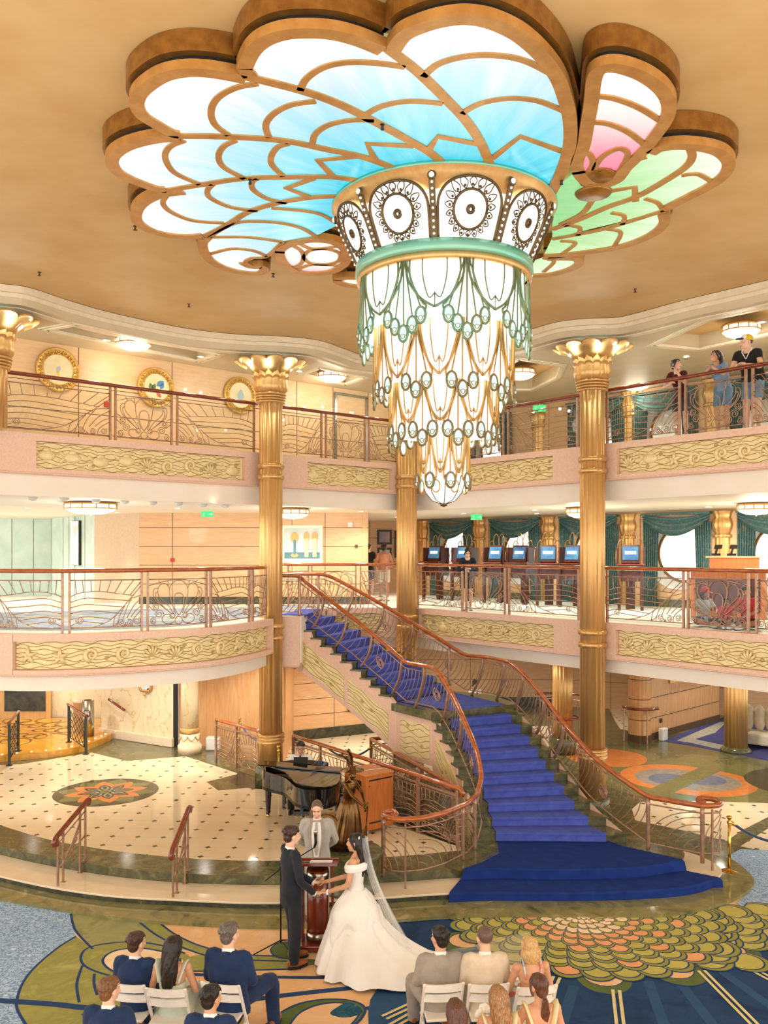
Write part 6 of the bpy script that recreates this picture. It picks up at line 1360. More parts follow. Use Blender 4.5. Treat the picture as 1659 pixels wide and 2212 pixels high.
# ===== groom
def loc_of(w, loc, face, H):
    d = (V(w)-V(loc))/(H/1.75); return tuple(MX.Rotation(-radians(face-90), 3, 'Z') @ d)
HM = [(-.83, 11.56, .70), (-.80, 11.30, .66)]; HG = [(q[0]-.1, q[1]-.01, q[2]+.02) for q in HM]; HB = [(q[0]+.075, q[1]+.0, q[2]+.03) for q in HM]
J = dict(elR=(.25, .02, 1.12), wrR=loc_of(HG[1], (-1.2, 11.4, ZL+.02), 28, 1.8), elL=(-.25, .06, 1.12), wrL=loc_of(HG[0], (-1.2, 11.4, ZL+.02), 28, 1.8), anL=(-.11, .08, .08), knL=(-.11, .07, .5))
p = Person('groom in a charcoal suit holding hands with the bride', (-1.2, 11.4, ZL+.02), 28, J, H=1.8, vox=.006, look=(4, -6, 0)); p.face(); p.hair('hair_brown', 'short', 3); p.shirt_collar(); p.jacket('suit_black', -.36); p.trousers('suit_black'); p.cuffs(); p.shoes('leather_tan')
for sd in 'LR': p.arm(sd, .12); p.hand(sd, (0, 1, -.1), (0, -.1, 1) if sd == 'R' else (0, -.1, 1), .55)
p.done()
MB().ell((-.09, .13, 1.28), (.03, .02, .03), None, 10, 6).build('boutonniere', 'dress_cream', p.t)
# ===== bride
J = dict(elL=(-.21, .06, 1.13), wrL=loc_of(HB[1], (-.36, 11.35, ZL+.02), 166, 1.72), elR=(.21, .06, 1.13), wrR=loc_of(HB[0], (-.36, 11.35, ZL+.02), 166, 1.72))
b = Person('bride in a white off-shoulder gown with a long tulle veil', (-.36, 11.35, ZL+.02), 166, J, H=1.72, female=True, skin='skin_t', vox=.006, look=(0, -2, 0)); b.face(); b.hair('hair_dark', 'long', 5); b.bust()
for sd in 'LR': b.arm(sd, 1.0); b.hand(sd, (0, 1, -.15), (0, .1, -1), .6)
b.done()
m = MB(); b.torso(m, [(-.05, .15, .118), (.1, .135, .105), (.25, .118, .092), (.42, .128, .1), (.58, .145, .118), (.7, .148, .115), (.745, .146, .108)]); b.soft(m, 'bodice', 'gown', .01, 4)
m = MB()
for dz, r in ((0, .034), (-.035, .03), (.025, .024)):
    pts = []
    for k in range(29): a = 2*pi*k/28; pts.append(V((.215*cos(a), -.01+.125*sin(a), 1.34+dz-.02*sin(a)+.012*cos(2*a))))
    m.tube(pts[:-1], r, 8, closed=True)
b.soft(m, 'off_shoulder_neckline', 'gown', .01, 4)
# gown: pleated bell skirt with a long train behind (local -y) and a gathered overskirt
rows = []; n = 96
for j in range(15):
    u = j/14; z = 1.02*(1-u)**.92+.012*u; row = []
    for k in range(n):
        a = 2*pi*k/n; back = max(0, -sin(a)); side = abs(cos(a)); r = .13+.42*u**.72
        tr = (1.75*back**2.2)*max(0, (u-.42)/.58)**1.9; pl = 1+(.075*u+.012)*sin(a*11+.9*sin(a*3)+u*2.5)+.04*u*sin(a*23+u*5)
        x = r*cos(a)*pl*(1+.5*back*u); y = r*sin(a)*pl*.92-tr; zz = z if tr < .05 else max(.012+.03*abs(sin(a*17+y*5)), z*(1-min(1, tr*.75)))
        row.append(V((x, y, zz)))
    rows.append(row)
m = MB(); m.loft(rows, caps=False); o = m.build('gown_skirt', 'gown', b.t); sb = o.modifiers.new('soft', 'SUBSURF'); sb.levels = 1; sb.render_levels = 1
rows = []
for j in range(9):
    u = j/8; row = []
    for k in range(72):
        a = 2*pi*k/72; sw = .5+.5*cos(a*6); z = 1.0-(.06+.5*u)+.0+.15*u*(sw-.5)*1.8; z += .08*(1-u)**3; r = .112+.4*max(0, (1.02-z))**.7+.02*min(1, u*4)+.045*sin(pi*u); rp = r*(1+.06*sin(u*13+a*6+1.5*sin(a*3))); row.append(V((rp*cos(a), rp*sin(a)*.92, z)))
    rows.append(row)
m = MB(); m.loft(rows, caps=False); o = m.build('gathered_overskirt', 'gown', b.t); sb = o.modifiers.new('soft', 'SUBSURF'); sb.levels = 1; sb.render_levels = 1
# veil: pleated tulle from the crown down the back and out over the floor
rows = []
for j in range(22):
    u = j/21; row = []
    for k in range(41):
        v = -1+2*k/40; wd = .06+.13*u**.6+1.0*max(0, u-.62)*1.3
        if u < .68: q = u/.68; y = -.1-.06*q-.72*q**1.8; z = 1.70-1.66*q**1.05
        else: q = (u-.68)/.32; y = -.88-1.25*q; z = .06+.04*abs(sin(v*6+q*7))*(.4+q)
        row.append(V((wd*v+1.7*max(0, u-.6), y+.012*sin(v*26)*(1+u)-.05*(1-v*v)*(1-u), z+.02*sin(v*15+u*4)*u)))
    rows.append(row)
m = MB(); m.loft(rows, closed=False, caps=False); m.build('veil', 'veil', b.t)
m = MB(); m.tube([b.h(.07*cos(a), -.07, .07+.03*sin(a)) for a in [pi*i/8 for i in range(9)]], .012, 6); m.build('veil_comb', 'gown', b.t)
MB().tube([b.J['wrL']+V((.03*cos(a), 0, .03*sin(a))) for a in [2*pi*i/12 for i in range(12)]], .005, 5, closed=True).build('bracelet', 'crystal', b.t)
# ===== officiant
J = dict(elL=(-.27, -.06, 1.14), wrL=(-.12, -.2, .98), elR=(.27, -.06, 1.14), wrR=(.12, -.2, .98))
p = Person('officiant in a pale grey suit reading behind the wooden lectern', (-.97, 12.75, ZL+.05), 270, J, H=1.72, vox=.006, look=(0, -26, 0)); p.face(closed=True); p.hair('hair_buzz', 'buzz'); p.jacket('suit_stone', -.36, wide=1.12); p.trousers('suit_stone'); p.shoes('leather_tan'); p.shirt_collar()
for sd in 'LR': p.arm(sd, .15); p.hand(sd, None, (0, -1, 0), .4)
p.done()
m = MB(); J_ = p.J; m.loft([[V((x*wd, yy+.012*(1-abs(x)), z)) for x in (-1, -.5, 0, .5, 1)] for z, wd, yy in ((.95, .03, .146), (1.05, .06, .142), (1.2, .075, .136), (1.33, .07, .126), (1.44, .055, .085))], closed=False, caps=False); o = m.build('shirt_front', 'shirt_white', p.t)
m = MB(); m.loft([[V((-.006, .164, .98)), V((.006, .164, .98))], [V((-.03, .162, 1.06)), V((.03, .162, 1.06))], [V((-.022, .148, 1.33)), V((.022, .148, 1.33))], [V((-.018, .11, 1.44)), V((.018, .11, 1.44))]], closed=False, caps=False); m.build('necktie', 'suit_stone', p.t)
m = MB()
for sg in (-1, 1): m.loft([[V((.035*sg, .152, .97)), V((.05*sg, .15, 1.0))], [V((.07*sg, .146, 1.15)), V((.12*sg, .134, 1.22))], [V((.075*sg, .134, 1.3)), V((.13*sg, .112, 1.33))], [V((.055*sg, .085, 1.45)), V((.09*sg, .055, 1.46))]], closed=False, caps=False)
m.build('lapels', 'suit_grey', p.t)
# ===== pianist
p = Person('pianist in a white shirt, black waistcoat and glasses seated at the grand piano', (-1.66, 17.5, 0), 268, dict(elL=(-.25, .1, .73), elR=(.25, .1, .73), wrL=(-.14, .36, .74), wrR=(.14, .36, .74)), SIT, 1.72, skin='skin_t', look=(0, -8, 0)); p.face(glasses=True, brow='hair_black'); p.hair('hair_black', 'short', 9); p.jacket('shirt_white', -.1, name='shirt'); p.trousers('tee_black'); p.shoes('leather_black'); p.shirt_collar()
for sd in 'LR': p.arm(sd, .1); p.hand(sd, (0, 1, -.2), (0, 0, -1), .4)
p.done(); m = MB(); p.torso(m, [(-.05, .178, .136), (.2, .166, .126), (.45, .18, .132), (.66, .165, .133), (.8, .12, .122)]); p.soft(m, 'waistcoat', 'tee_black', .012, 3)
MB().tube([p.J['nek']+V((0, .075, .0)), p.J['nek']+V((0, .125, -.08)), p.J['che']+V((0, .14, .0))], [.014, .02, .022], 6).build('necktie', 'tie_dark', p.t)
# ===== guests seated from behind
def guest(label, x, y, face, H, outfit, hairm, style, female=False, skin='skin_l', J=None, look=(0, 0, 0), seed=1, wide=1.05):
    p = Person(label, (x, y, ZL+.012), face, J, SIT, H, female, skin, .008, look); p.face(); p.hair(hairm, style, seed); bare = outfit[0] == 'dress'
    for sd in 'LR': p.arm(sd, 1. if bare else .12); p.hand(sd, None, (0, 0, -1), .4)
    if not bare:
        p.jacket(outfit[1], -.2, wide=wide); p.shirt_collar(); p.trousers(outfit[1]); p.shoes('leather_tan')
    else:
        p.bust(); m = MB(); top = outfit[2]; rr_ = [(-.25, .19, .15), (-.1, .185, .15), (.05, .16, .13), (.25, .128, .105), (.45, .138, .112), (.6, .15, .116), (.72, .152, .108)]; p.torso(m, [r for r in rr_ if r[0] <= top]); J_ = p.J
        for sd in 'LR': a, e, w_ = J_['hi'+sd], J_['kn'+sd], J_['an'+sd]; m.tube(cat([a, a.lerp(e, .5), e, e.lerp(w_, .5), w_+V((0, 0, .1))], 3), .1, 10)
        m.tube([J_['hiL']+V((.0, .1, 0)), J_['hiR']+V((0, .1, 0))], .1, 8); m.tube([J_['knL'], J_['knR']], .09, 8); m.tube([J_['knL'].lerp(J_['anL'], .6), J_['knR'].lerp(J_['anR'], .6)], .09, 8); p.soft(m, 'dress', outfit[1], .012, 5); p.legs_skin(.3)
        m = MB()
        for sd in 'LR':
            a = J_['sh'+sd]; c = J_['che']; i = .62
            if outfit[3] == 'wide': m.tube(cat([c+V(((a.x-c.x)*.55, .1, .02)), a+V((-a.x*.1, .04, .045)), a+V((-a.x*.1, -.05, .04)), c+V(((a.x-c.x)*.6, -.115, .0))], 4), .009, 8, flat=3.6)
            else: m.tube(cat([c+V(((a.x-c.x)*.45, .115, .03)), a+V((-a.x*.38, .03, .075)), a+V((-a.x*.38, -.04, .07)), c+V(((a.x-c.x)*.5, -.112, .02))], 4), .011, 6)
        m.build('shoulder_straps', outfit[1], p.t)
    p.done(); return p
guest('young man with neat brown hair in navy beside the dark-haired woman', -2.66, 9.45, 80, 1.72, ('suit', 'suit_navy'), 'hair_brown', 'short', look=(-18, 0, 0), seed=21)
guest('woman with long dark wavy hair in a pale green draped dress', -2.24, 9.35, 86, 1.72, ('dress', 'dress_mint', .6, 'wide'), 'hair_dark', 'long', True, 'skin_t', look=(-14, 0, 0), seed=22)
guest('broad man in a navy suit with greying brown hair, seated at the aisle end', -1.66, 9.45, 78, 1.86, ('suit', 'suit_navy'), 'hair_grey', 'short', look=(-16, 0, 0), seed=23, wide=1.2, J=dict(knR=(.28, .45, .52), anR=(.3, .5, .08)))
guest('dark-haired man in a taupe suit seated beside the end of the bridal train', .6, 9.45, 96, 1.8, ('suit', 'suit_grey'), 'hair_black', 'short', False, 'skin_t', look=(22, 0, 0), seed=24, wide=1.12, J=dict(knL=(-.22, .46, .52), anL=(-.2, .55, .08)))
guest('man with a close shaved head in a cream suit', 1.08, 9.45, 94, 1.8, ('suit', 'suit_cream'), 'hair_buzz', 'buzz', False, 'skin_l', look=(14, 0, 0), seed=25, wide=1.12)
guest('woman with a blonde bob in a floral strappy dress', 1.56, 9.4, 98, 1.68, ('dress', 'floral', .45, 'thin'), 'hair_blonde', 'bob', True, 'skin_t', look=(12, 0, 0), seed=26)
guest('young man with swept light brown hair in a navy suit in the row behind', -2.62, 8.4, 84, 1.75, ('suit', 'suit_navy'), 'hair_light', 'short', look=(-24, 0, 0), seed=27)
guest('man with short black hair in a navy suit behind the broad man', -1.62, 8.25, 84, 1.75, ('suit', 'suit_navy'), 'hair_black', 'short', False, 'skin_t', look=(-22, 0, 0), seed=28)
guest('bridesmaid with long loose chestnut hair and bare shoulders in yellow', .66, 8.05, 92, 1.7, ('dress', 'dress_yellow', .6, 'none'), 'hair_chestnut', 'long', True, 'skin_t', look=(10, 0, 0), seed=29)
gb = guest('bridesmaid with honey blonde half-up hair in yellow holding white flowers', 1.08, 8.3, 94, 1.7, ('dress', 'dress_yellow', .6, 'wide'), 'hair_honey', 'half', True, 'skin_t', look=(8, 0, 0), seed=30)
guest('bridesmaid with a dark brown ponytail in a pale yellow dress with wide straps', 1.5, 8.5, 96, 1.72, ('dress', 'dress_yellow', .6, 'wide'), 'hair_chestnut', 'pony', True, 'skin_t', look=(14, 0, 0), seed=31)

# ---------- wedding furniture
M['chairwhite'] = mk('white_chair_paint', '#F3F0E8', .35); M['cherry'] = mk('cherry_wood', '#8E3B22', .22, h2='#6F2916', scale=6, stretch=(1, 1, .4), coat=.4); M['acrylic'] = mk('pale_acrylic', '#D8D2C8', .2); M['paper'] = mk('paper_sheet', '#F7F5F0', .7)
def folding_chair():
    t = thing('folding_chair', '', 'chair', group='white folding wedding chairs')
    for sg in (-1, 1):
        x = .205*sg
        MB().bar((x, -.2, .84), (x, .2, 0), .03, .022).build('leg', 'chairwhite', t, bevel=.004); MB().bar((x*.9, .17, .46), (x*.9, -.28, 0), .028, .022).build('leg', 'chairwhite', t, bevel=.004)
    m = MB(); m.box((0, -.02, .455), (.37, .36, .03)); m.build('seat', 'chairwhite', t, bevel=.01)
    for z, y in ((.79, -.178), (.66, -.115)):
        m = MB(); m.loft([[(x, y-.03*(1-(x/.2)**2)+d, z+h) for d, h in ((-.009, -.04), (.009, -.04), (.009, .04), (-.009, .04))] for x in (-.2, -.1, 0, .1, .2)], smooth=False); m.build('back_slat', 'chairwhite', t)
    m = MB(); m.tube([(-.19, -.16, .12), (.19, -.16, .12)], .01, 6); m.build('stretcher', 'chairwhite', t); return t
CH = [(-2.66, 9.45, 80, 'under the young man in navy beside the dark-haired woman'), (-2.24, 9.35, 86, 'under the woman in the pale green dress'), (-1.66, 9.45, 78, 'under the broad man in navy at the aisle'), (.6, 9.45, 96, 'under the man in the taupe suit'), (1.08, 9.45, 94, 'under the man in the cream suit'), (1.56, 9.4, 98, 'under the woman in the floral dress')]
c0 = folding_chair(); first = True
for x, y, f, l in CH:
    c = c0 if first else dup(c0); first = False; a = radians(f-90); c.location = (x+.06*sin(a), y-.06*cos(a), ZL+.012); c.rotation_euler.z = a; c['label'] = 'white folding chair '+l
# lectern
t = thing('lectern', 'cherry wood lectern with a round pillar between groom and bride', 'lectern', (-.9, 11.95, ZL+.012))
MB().box((0, 0, .04), (.5, .42, .08)).build('base', 'cherry', t, bevel=.015); MB().lathe([(.145, .08), (.145, 1.05)], n=32).build('pillar', 'cherry', t)
for z in (.16, .98): MB().lathe([(.147, z-.05), (.152, z-.05), (.152, z+.05), (.147, z+.05)], n=32, cap=False).build('steel_band', 'chrome', t)
for sg in (-1, 1): MB().box((.2*sg, .04, .58), (.03, .16, 1.0)).build('side_post', 'cherry', t, bevel=.005)
m = MB(); mx = MX.Rotation(radians(-12), 4, 'X'); m.box((0, 0, 1.12), (.56, .42, .035), mx=mx); m.box((0, .2, 1.09), (.56, .03, .06)); m.build('reading_top', 'cherry', t, bevel=.006)
m = MB()
for k in range(3): m.tube([(-.05+.05*k+.018*cos(a), -.16, .72+.02*k*0+.018*sin(a)) for a in [2*pi*i/12 for i in range(12)]], .004, 4, closed=True)
m.build('ring_emblem', 'chrome', t)
o = MB().box((0, 0, 0), (.3, .22, .006), mx=MX.Rotation(radians(-12), 4, 'X')).build('script_sheets', 'paper'); o.location = (-.85, 11.93, ZL+1.162); tag(o, 'white pages of the ceremony script lying on the lectern top', 'paper')
t = thing('microphone', 'handheld black microphone lying on the lectern beside the pages', 'microphone', (-1.06, 11.84, ZL+1.168)); MB().tube([(-.09, 0, 0), (.06, .01, 0)], [.011, .014], 10).build('handle', 'leather_black', t); MB().ell((.085, .012, .0), (.028, .02, .02), None, 10, 8).build('grille', 'chrome', t)
# microphone stand
t = thing('microphone_stand', 'black boom microphone stand rising behind the groom', 'microphone stand', (-1.38, 11.75, ZL+.012))
MB().tube([(0, 0, .12), (0, 0, 1.15)], .011, 8).build('pole', 'leather_black', t); MB().tube([(-.2, -.08, .98), (0, 0, 1.12), (.44, .12, 1.36)], .008, 8).build('boom', 'leather_black', t); MB().ell((0, 0, 1.13), .025, None, 8, 6).build('clutch', 'leather_black', t)
for k in range(3): a = 2*pi*k/3+3.4; MB().tube([(0, 0, .16), (.36*cos(a), .36*sin(a), .012)], .009, 6).build('leg', 'leather_black', t)
mm = MB(); mm.tube([(.44, .12, 1.36), (.46, .12, 1.42), (.455, .115, 1.55)], [.016, .02, .02], 10); o = mm.build('microphone_head', 'leather_black', t); MB().ell((.455, .115, 1.57), (.026, .026, .036), None, 10, 8).build('grille', 'chrome', o)
# ---------- grand piano
M['piano'] = mk('black_lacquer', '#0C0B0C', .06, h2='#141214', coat=.8); M['strings'] = mk('bronze_soundboard', '#8A5A2C', .35, .5, h2='#6E4420', scale=40)
t = thing('grand_piano', 'glossy black grand piano with a half-open lid beside the bronze statue', 'piano', (-1.55, 16.15, 0))
OUT = [(-.75, .85), (.75, .85), (.75, -.55)]+[tuple(p) for p in cat([V(p) for p in [(.72, -.75), (.55, -.98), (.28, -1.02), (.03, -.86), (-.12, -.5), (-.28, -.16), (-.52, .05), (-.7, .25), (-.75, .45)]], 4)]
m = MB(); m.prism(OUT, .62, .68); m.build('bottom_board', 'piano', t)
m = MB(); o2 = [V(p) for p in OUT[1:]+OUT[:1]]; o2 = [V((.75, .6))]+[V(p) for p in OUT[2:]]+[V((-.75, .6))]; io = off(o2, -.045) if False else off(o2, .045)
m.loft([[(p.x, p.y, .62), (p.x, p.y, .96), (q.x, q.y, .96), (q.x, q.y, .62)] for p, q in zip(o2, off(o2, -.04))], smooth=False); o = m.build('case_rim', 'piano', t); [setattr(p_, 'use_smooth', True) for p_ in o.data.polygons]; o.data.set_sharp_from_angle(angle=.7)
c_ = V((.15, -.05)); m = MB(); m.prism([tuple(c_+(V(p)-c_)*.95) for p in OUT if p[1] < .5]+[(-.7, .5), (.7, .5)][::-1] if False else [(.7, .5), (.7, -.5)]+[tuple(c_+(V(p)-c_)*.94) for p in OUT[3:]]+[(-.7, .5)], .84, .85); m.build('soundboard', 'strings', t)
m = MB()
for k in range(40): x = -.62+1.24*k/39; m.tube([(x, .45, .862), (x*.6+.2, -.1-.7*(.5+.5*x/.62)*.9, .862)], .0016, 3)
m.build('strings', 'brass', t)
MB().box((0, .7, .74), (1.46, .3, .1)).build('key_bed', 'piano', t, bevel=.01); MB().box((0, .74, .795), (1.24, .15, .016)).build('white_keys', 'paper', t); m = MB()
for k in range(51):
    if k % 7 not in (2, 6): m.box((-.6+.0241*k, .71, .806), (.011, .09, .014))
m.build('black_keys', 'piano', t); MB().box((0, .59, .88), (1.4, .03, .17)).build('fallboard', 'piano', t)
m = MB(); a = radians(5); LD = [(p[0], p[1]) for p in OUT if p[1] < .86]; hx = .75
top = [V((hx-(hx-p[0])*cos(a), min(p[1], .35), .965+(hx-p[0])*sin(a))) for p in LD]; m.loft([top, [p+V((0, 0, .022)) for p in top]], smooth=False); m.build('lid', 'piano', t)
m = MB(); fl_ = [(-.75, .35), (.75, .35), (.75, .0), (-.75, .0)]; tp = [V((hx-(hx-x)*cos(a), y, .99+(hx-x)*sin(a)+.005)) for x, y in fl_]; m.loft([tp, [p+V((0, 0, .02)) for p in tp]], smooth=False); m.build('lid_flap', 'piano', t)
MB().tube([(-.66, .2, .95), (-.7, .2, 1.08)], .012, 6).build('lid_prop', 'piano', t)
m = MB(); m.loft([[(x, .42, 1.0), (x, .48, 1.12-.05*(x/.5)**2), (x, .495, 1.12-.05*(x/.5)**2), (x, .435, 1.0)] for x in [-.5+.1*i for i in range(11)]], smooth=False); m.build('music_desk', 'piano', t)
for p in ((-.66, .62), (.66, .62), (.36, -.78)):
    m = MB(); m.lathe([(.06, .62), (.065, .5), (.045, .12), (.05, .1), (.035, .06)], (p[0], p[1], 0), 8, smooth=False); o = m.build('leg', 'piano', t); MB().lathe([(.02, .06), (.03, .03), (.03, 0)], (p[0], p[1], 0), 12).build('caster', 'brass', o)
m = MB(); m.box((0, .42, .4), (.06, .06, .5)); m.box((0, .42, .14), (.3, .12, .08)); m.build('pedal_lyre', 'piano', t); m = MB()
for k in (-1, 0, 1): m.box((.08*k, .33, .1), (.03, .1, .015))
m.build('pedals', 'brass', t)
o = MB().box((0, 0, 0), (.27, .012, .16), mx=MX.Rotation(radians(-20), 4, 'X')).build('tablet', 'leather_black'); o.location = (-1.57, 16.6, 1.1); tag(o, 'dark tablet standing on the piano music desk before the pianist', 'tablet')
t = thing('piano_bench', 'black piano bench under the pianist', 'bench', (-1.66, 17.5, 0)); MB().box((0, 0, .43), (.75, .36, .07)).build('cushion', 'leather_black', t, bevel=.015)
for sx_ in (-1, 1):
    for sy in (-1, 1): MB().box((.32*sx_, .13*sy, .2), (.05, .05, .4)).build('leg', 'piano', t)
# ---------- orange cabinet on casters
M['orangewood'] = mk('orange_cherry_laminate', '#CE7A3C', .3, h2='#BC6A2E', scale=5, stretch=(5, 5, .5)); M['slot'] = M['black']
t = thing('rolling_cabinet', 'orange wood cabinet on casters behind the bronze statue', 'cabinet', (-.28, 16.12, 0), radians(38))
MB().box((0, 0, .55), (.62, .66, .96)).build('body', 'orangewood', t, bevel=.006); MB().box((0, 0, 1.045), (.65, .69, .03)).build('top', 'orangewood', t, bevel=.006); MB().box((0, -.02, 1.063), (.012, .6, .004), mx=MX.Rotation(radians(80), 4, 'Z')).build('top_seam', 'paper', t)
[MB().box((.02, -.331, z_), (.52, .01, .025)).build('vent_slot', 'black', t) for z_ in (.96, .2)]; MB().box((-.312, -.12, .86), (.01, .14, .16)).build('port_panel', 'black', t); MB().box((-.23, -.332, .86), (.015, .01, .02)).build('lock', 'black', t)
for sx_ in (-1, 1):
    for sy in (-1, 1): MB().lathe([(.03, 0), (.03, .06)], (.24*sx_, .26*sy, 0), 12).build('caster', 'acrylic', t)
# ---------- bronze statue of a lady on a marble pedestal (generic figure)
M['bronze'] = mk('brown_bronze', '#7E5A32', .26, .9, h2='#5C4022', scale=5)
t = thing('statue_pedestal', 'round green marble pedestal carrying the bronze statue', 'pedestal', (-.52, 13.62, -.15)); MB().lathe([(.46, 0), (.46, .05), (.44, .07), (.44, .5), (.46, .52), (.5, .53), (.5, .58), (.48, .6)], n=48).build('drum', 'green', t)
st_ = Person('bronze statue of a lady in a feathered hat leaning on a closed parasol', (-.56, 13.68, .45), 318, dict(che=(.0, .05, 1.28), nek=(.0, .09, 1.44), hed=(0, .13, 1.6), shL=(-.17, .06, 1.38), shR=(.17, .06, 1.38), elL=(-.12, .3, 1.18), wrL=(.02, .5, 1.05), elR=(.16, .3, 1.16), wrR=(.08, .52, 1.0)), H=1.3, female=True, skin='bronze', look=(-25, -8, 0))
st_.t.name = 'bronze_statue'; st_.t['category'] = 'statue'
for sd in 'LR': st_.arm(sd, 1.); st_.hand(sd, (0, .6, -.7), (0, -.7, -.6), .9)
st_.bust(); st_.done(); m = MB(); st_.torso(m, [(-.05, .15, .12), (.2, .12, .1), (.5, .15, .125), (.75, .15, .11), (.88, .12, .09)]); st_.soft(m, 'bodice', 'bronze', .012, 3)
m = MB(); m.loft([[V((r*cos(a)*(1+.05*sin(a*11)), .02+r*sin(a)*(1+.05*sin(a*11))-sh*.5, z)) for a in [2*pi*k/66 for k in range(66)]] for z, r, sh in ((1.05, .13, 0), (.95, .18, 0), (.75, .24, .05), (.5, .3, .12), (.25, .35, .22), (.02, .38, .3))], caps=True); m.build('long_skirt', 'bronze', st_.t)
m = MB(); h_ = st_.h; m.lathe([(.0, .16), (.09, .15), (.1, .1), (.24, .085), (.25, .075), (.1, .07)], tuple(st_.J['hed']), 28); m.build('hat', 'bronze', st_.t)
m = MB()
for k, (dx, L) in enumerate(((-.02, .42), (.06, .34))):
    P_ = [h_(dx, -.06, .1), h_(dx+.02, -.1, .1+L*.5), h_(dx+.1+.06*k, -.06, .1+L*.85), h_(dx+.17+.06*k, .0, .1+L)]; pc = cat(P_, 6); m.tube(pc, [.012+.035*sin(pi*i/(len(pc)-1)) for i in range(len(pc))], 8, flat=.3)
    for i in range(2, len(pc)-1): m.tube([pc[i], pc[i]+V((.05, .0, .03))], .008, 4); m.tube([pc[i], pc[i]+V((-.05, .0, .03))], .008, 4)
m.build('feathers', 'bronze', st_.t)
hc = V(loc_of((-.84, 13.7, .72), (-.56, 13.68, .45), 318, 1.3)); ha = MX.Rotation(-radians(228), 3, 'Z') @ V((-.5, -.85, .12)).normalized()*.11; m = MB(); m.tube([hc-ha, hc-ha*.95, hc+ha*.95, hc+ha], [.3, .35, .35, .3], 32); m.tube([hc+ha*.7, hc+ha*.8], [.37, .37], 32); m.build('hat_box', 'bronze', st_.t)
m = MB(); w_ = st_.J['wrR']; m.tube([w_+V((-.02, .1, .1)), w_+V((-.02, .1, 0)), V((.06, .58, .62)), V((.06, .55, .5)), V((.06, .52, .12)), V((.06, .5, .01))], [.014, .014, .012, .045, .06, .008], 10); m.build('parasol', 'bronze', st_.t)
# ---------- rope stanchions
M['rope'] = mk('blue_velvet_rope', '#24406E', .8, h2='#1A3157', sheen=.5)
def stanchion(label, x, y, z, h=.97):
    t = thing('rope_stanchion', label, 'stanchion', (x, y, z)); MB().lathe([(.0, 0), (.17, 0), (.17, .02), (.14, .05), (.05, .07), (.03, .1)], n=32).build('base', 'brass', t); MB().lathe([(.025, .08), (.025, h-.12)], n=16).build('post', 'brass', t); MB().lathe([(.025, h-.14), (.04, h-.12), (.04, h-.1), (.02, h-.08), (.02, h-.07), (.045, h-.03), (.045, h-.01), (.0, h+.01)], n=16).build('finial', 'brass', t); return t
stanchion('brass stanchion holding a dark blue rope near the outer stair curl', 5.74, 14.62, ZL); stanchion('brass stanchion beside the near gold column behind the piano', -2.22, 18.55, 0); stanchion('brass stanchion in the side stairwell left of the near gold column', -3.55, 21.6, 0)
def rope(label, a, b, sag):
    m = MB(); A, B = V(a), V(b); pts = [A.lerp(B, i/12)+V((0, 0, -sag*4*(i/12)*(1-i/12))) for i in range(13)]; m.tube(pts, .022, 10); o = m.build('velvet_rope', 'rope'); tag(o, label, 'rope')
    for p, q in ((pts[0], pts[1]), (pts[-1], pts[-2])): MB().tube([p+(p-q).normalized()*.05, p+(q-p).normalized()*.05], .026, 10).build('hook_end', 'brass', o)
rope('dark blue velvet rope hanging from the brass stanchion near the outer stair curl', (5.8, 14.62, .54), (7.3, 14.4, .54), .28); rope('blue velvet rope across the side stair left of the near gold column', (-3.52, 21.55, .85), (-2.7, 20.3, .75), .2); rope('blue velvet rope at the top of the lower stairwell', (-.32, 20.15, .55), (-1.25, 20.4, .45), .18)
# ---------- left foyer
M['goldfloor'] = marble('golden_marble_floor', [(.3, '#E5AC4A'), (.5, '#D89A38'), (.7, '#C98A2E')], 1.6, .08); M['brownstone'] = marble('brown_inlay', [(.3, '#8A5A28'), (.7, '#6E4520')], 3, .1)
FE = cat([V(p) for p in [(-9.505,20.769),(-9.210,21.097),(-8.196,21.583),(-7.594,22.249),(-7.320,23.594)]], 6)
m = MB(); m.prism([tuple(p) for p in FE]+[(-7.6, 25.8), (-14, 26.1), (-14, 21)], 0, .15); structure(m.build('floor_foyer', 'goldfloor'))
m = MB(); fc = V((-10.069,24.080))
for r0, n in ((2.1, 5), (1.5, 4), (.9, 3)):
    for k in range(n*2): a = 2*pi*k/(n*2); c = fc+V((cos(a), sin(a)))*r0*.7; m.tube([(c.x+r0*.28*(1-.05*i)*cos(a+i*.45), c.y+r0*.28*(1-.05*i)*sin(a+i*.45), .151) for i in range(15)], [.05*sin(pi*i/14)+.006 for i in range(15)], 6, flat=1)
b_ = m.b; bmesh.ops.scale(b_, vec=(1, 1, .05), space=MX.Translation((0, 0, -.151)), verts=b_.verts); structure(m.build('floor_foyer_inlay', 'brownstone'))
m = MB(); [m.lathe([(0, .151), (.025, .156)], (p.x, p.y, 0), 10) for p in [Path(off(FE, .16)).at(.25+.33*k) for k in range(14)]]; o = m.build('step_lights', 'dlglow'); tag(o, 'row of tiny lights set into the golden foyer step', 'step light', kind='stuff')
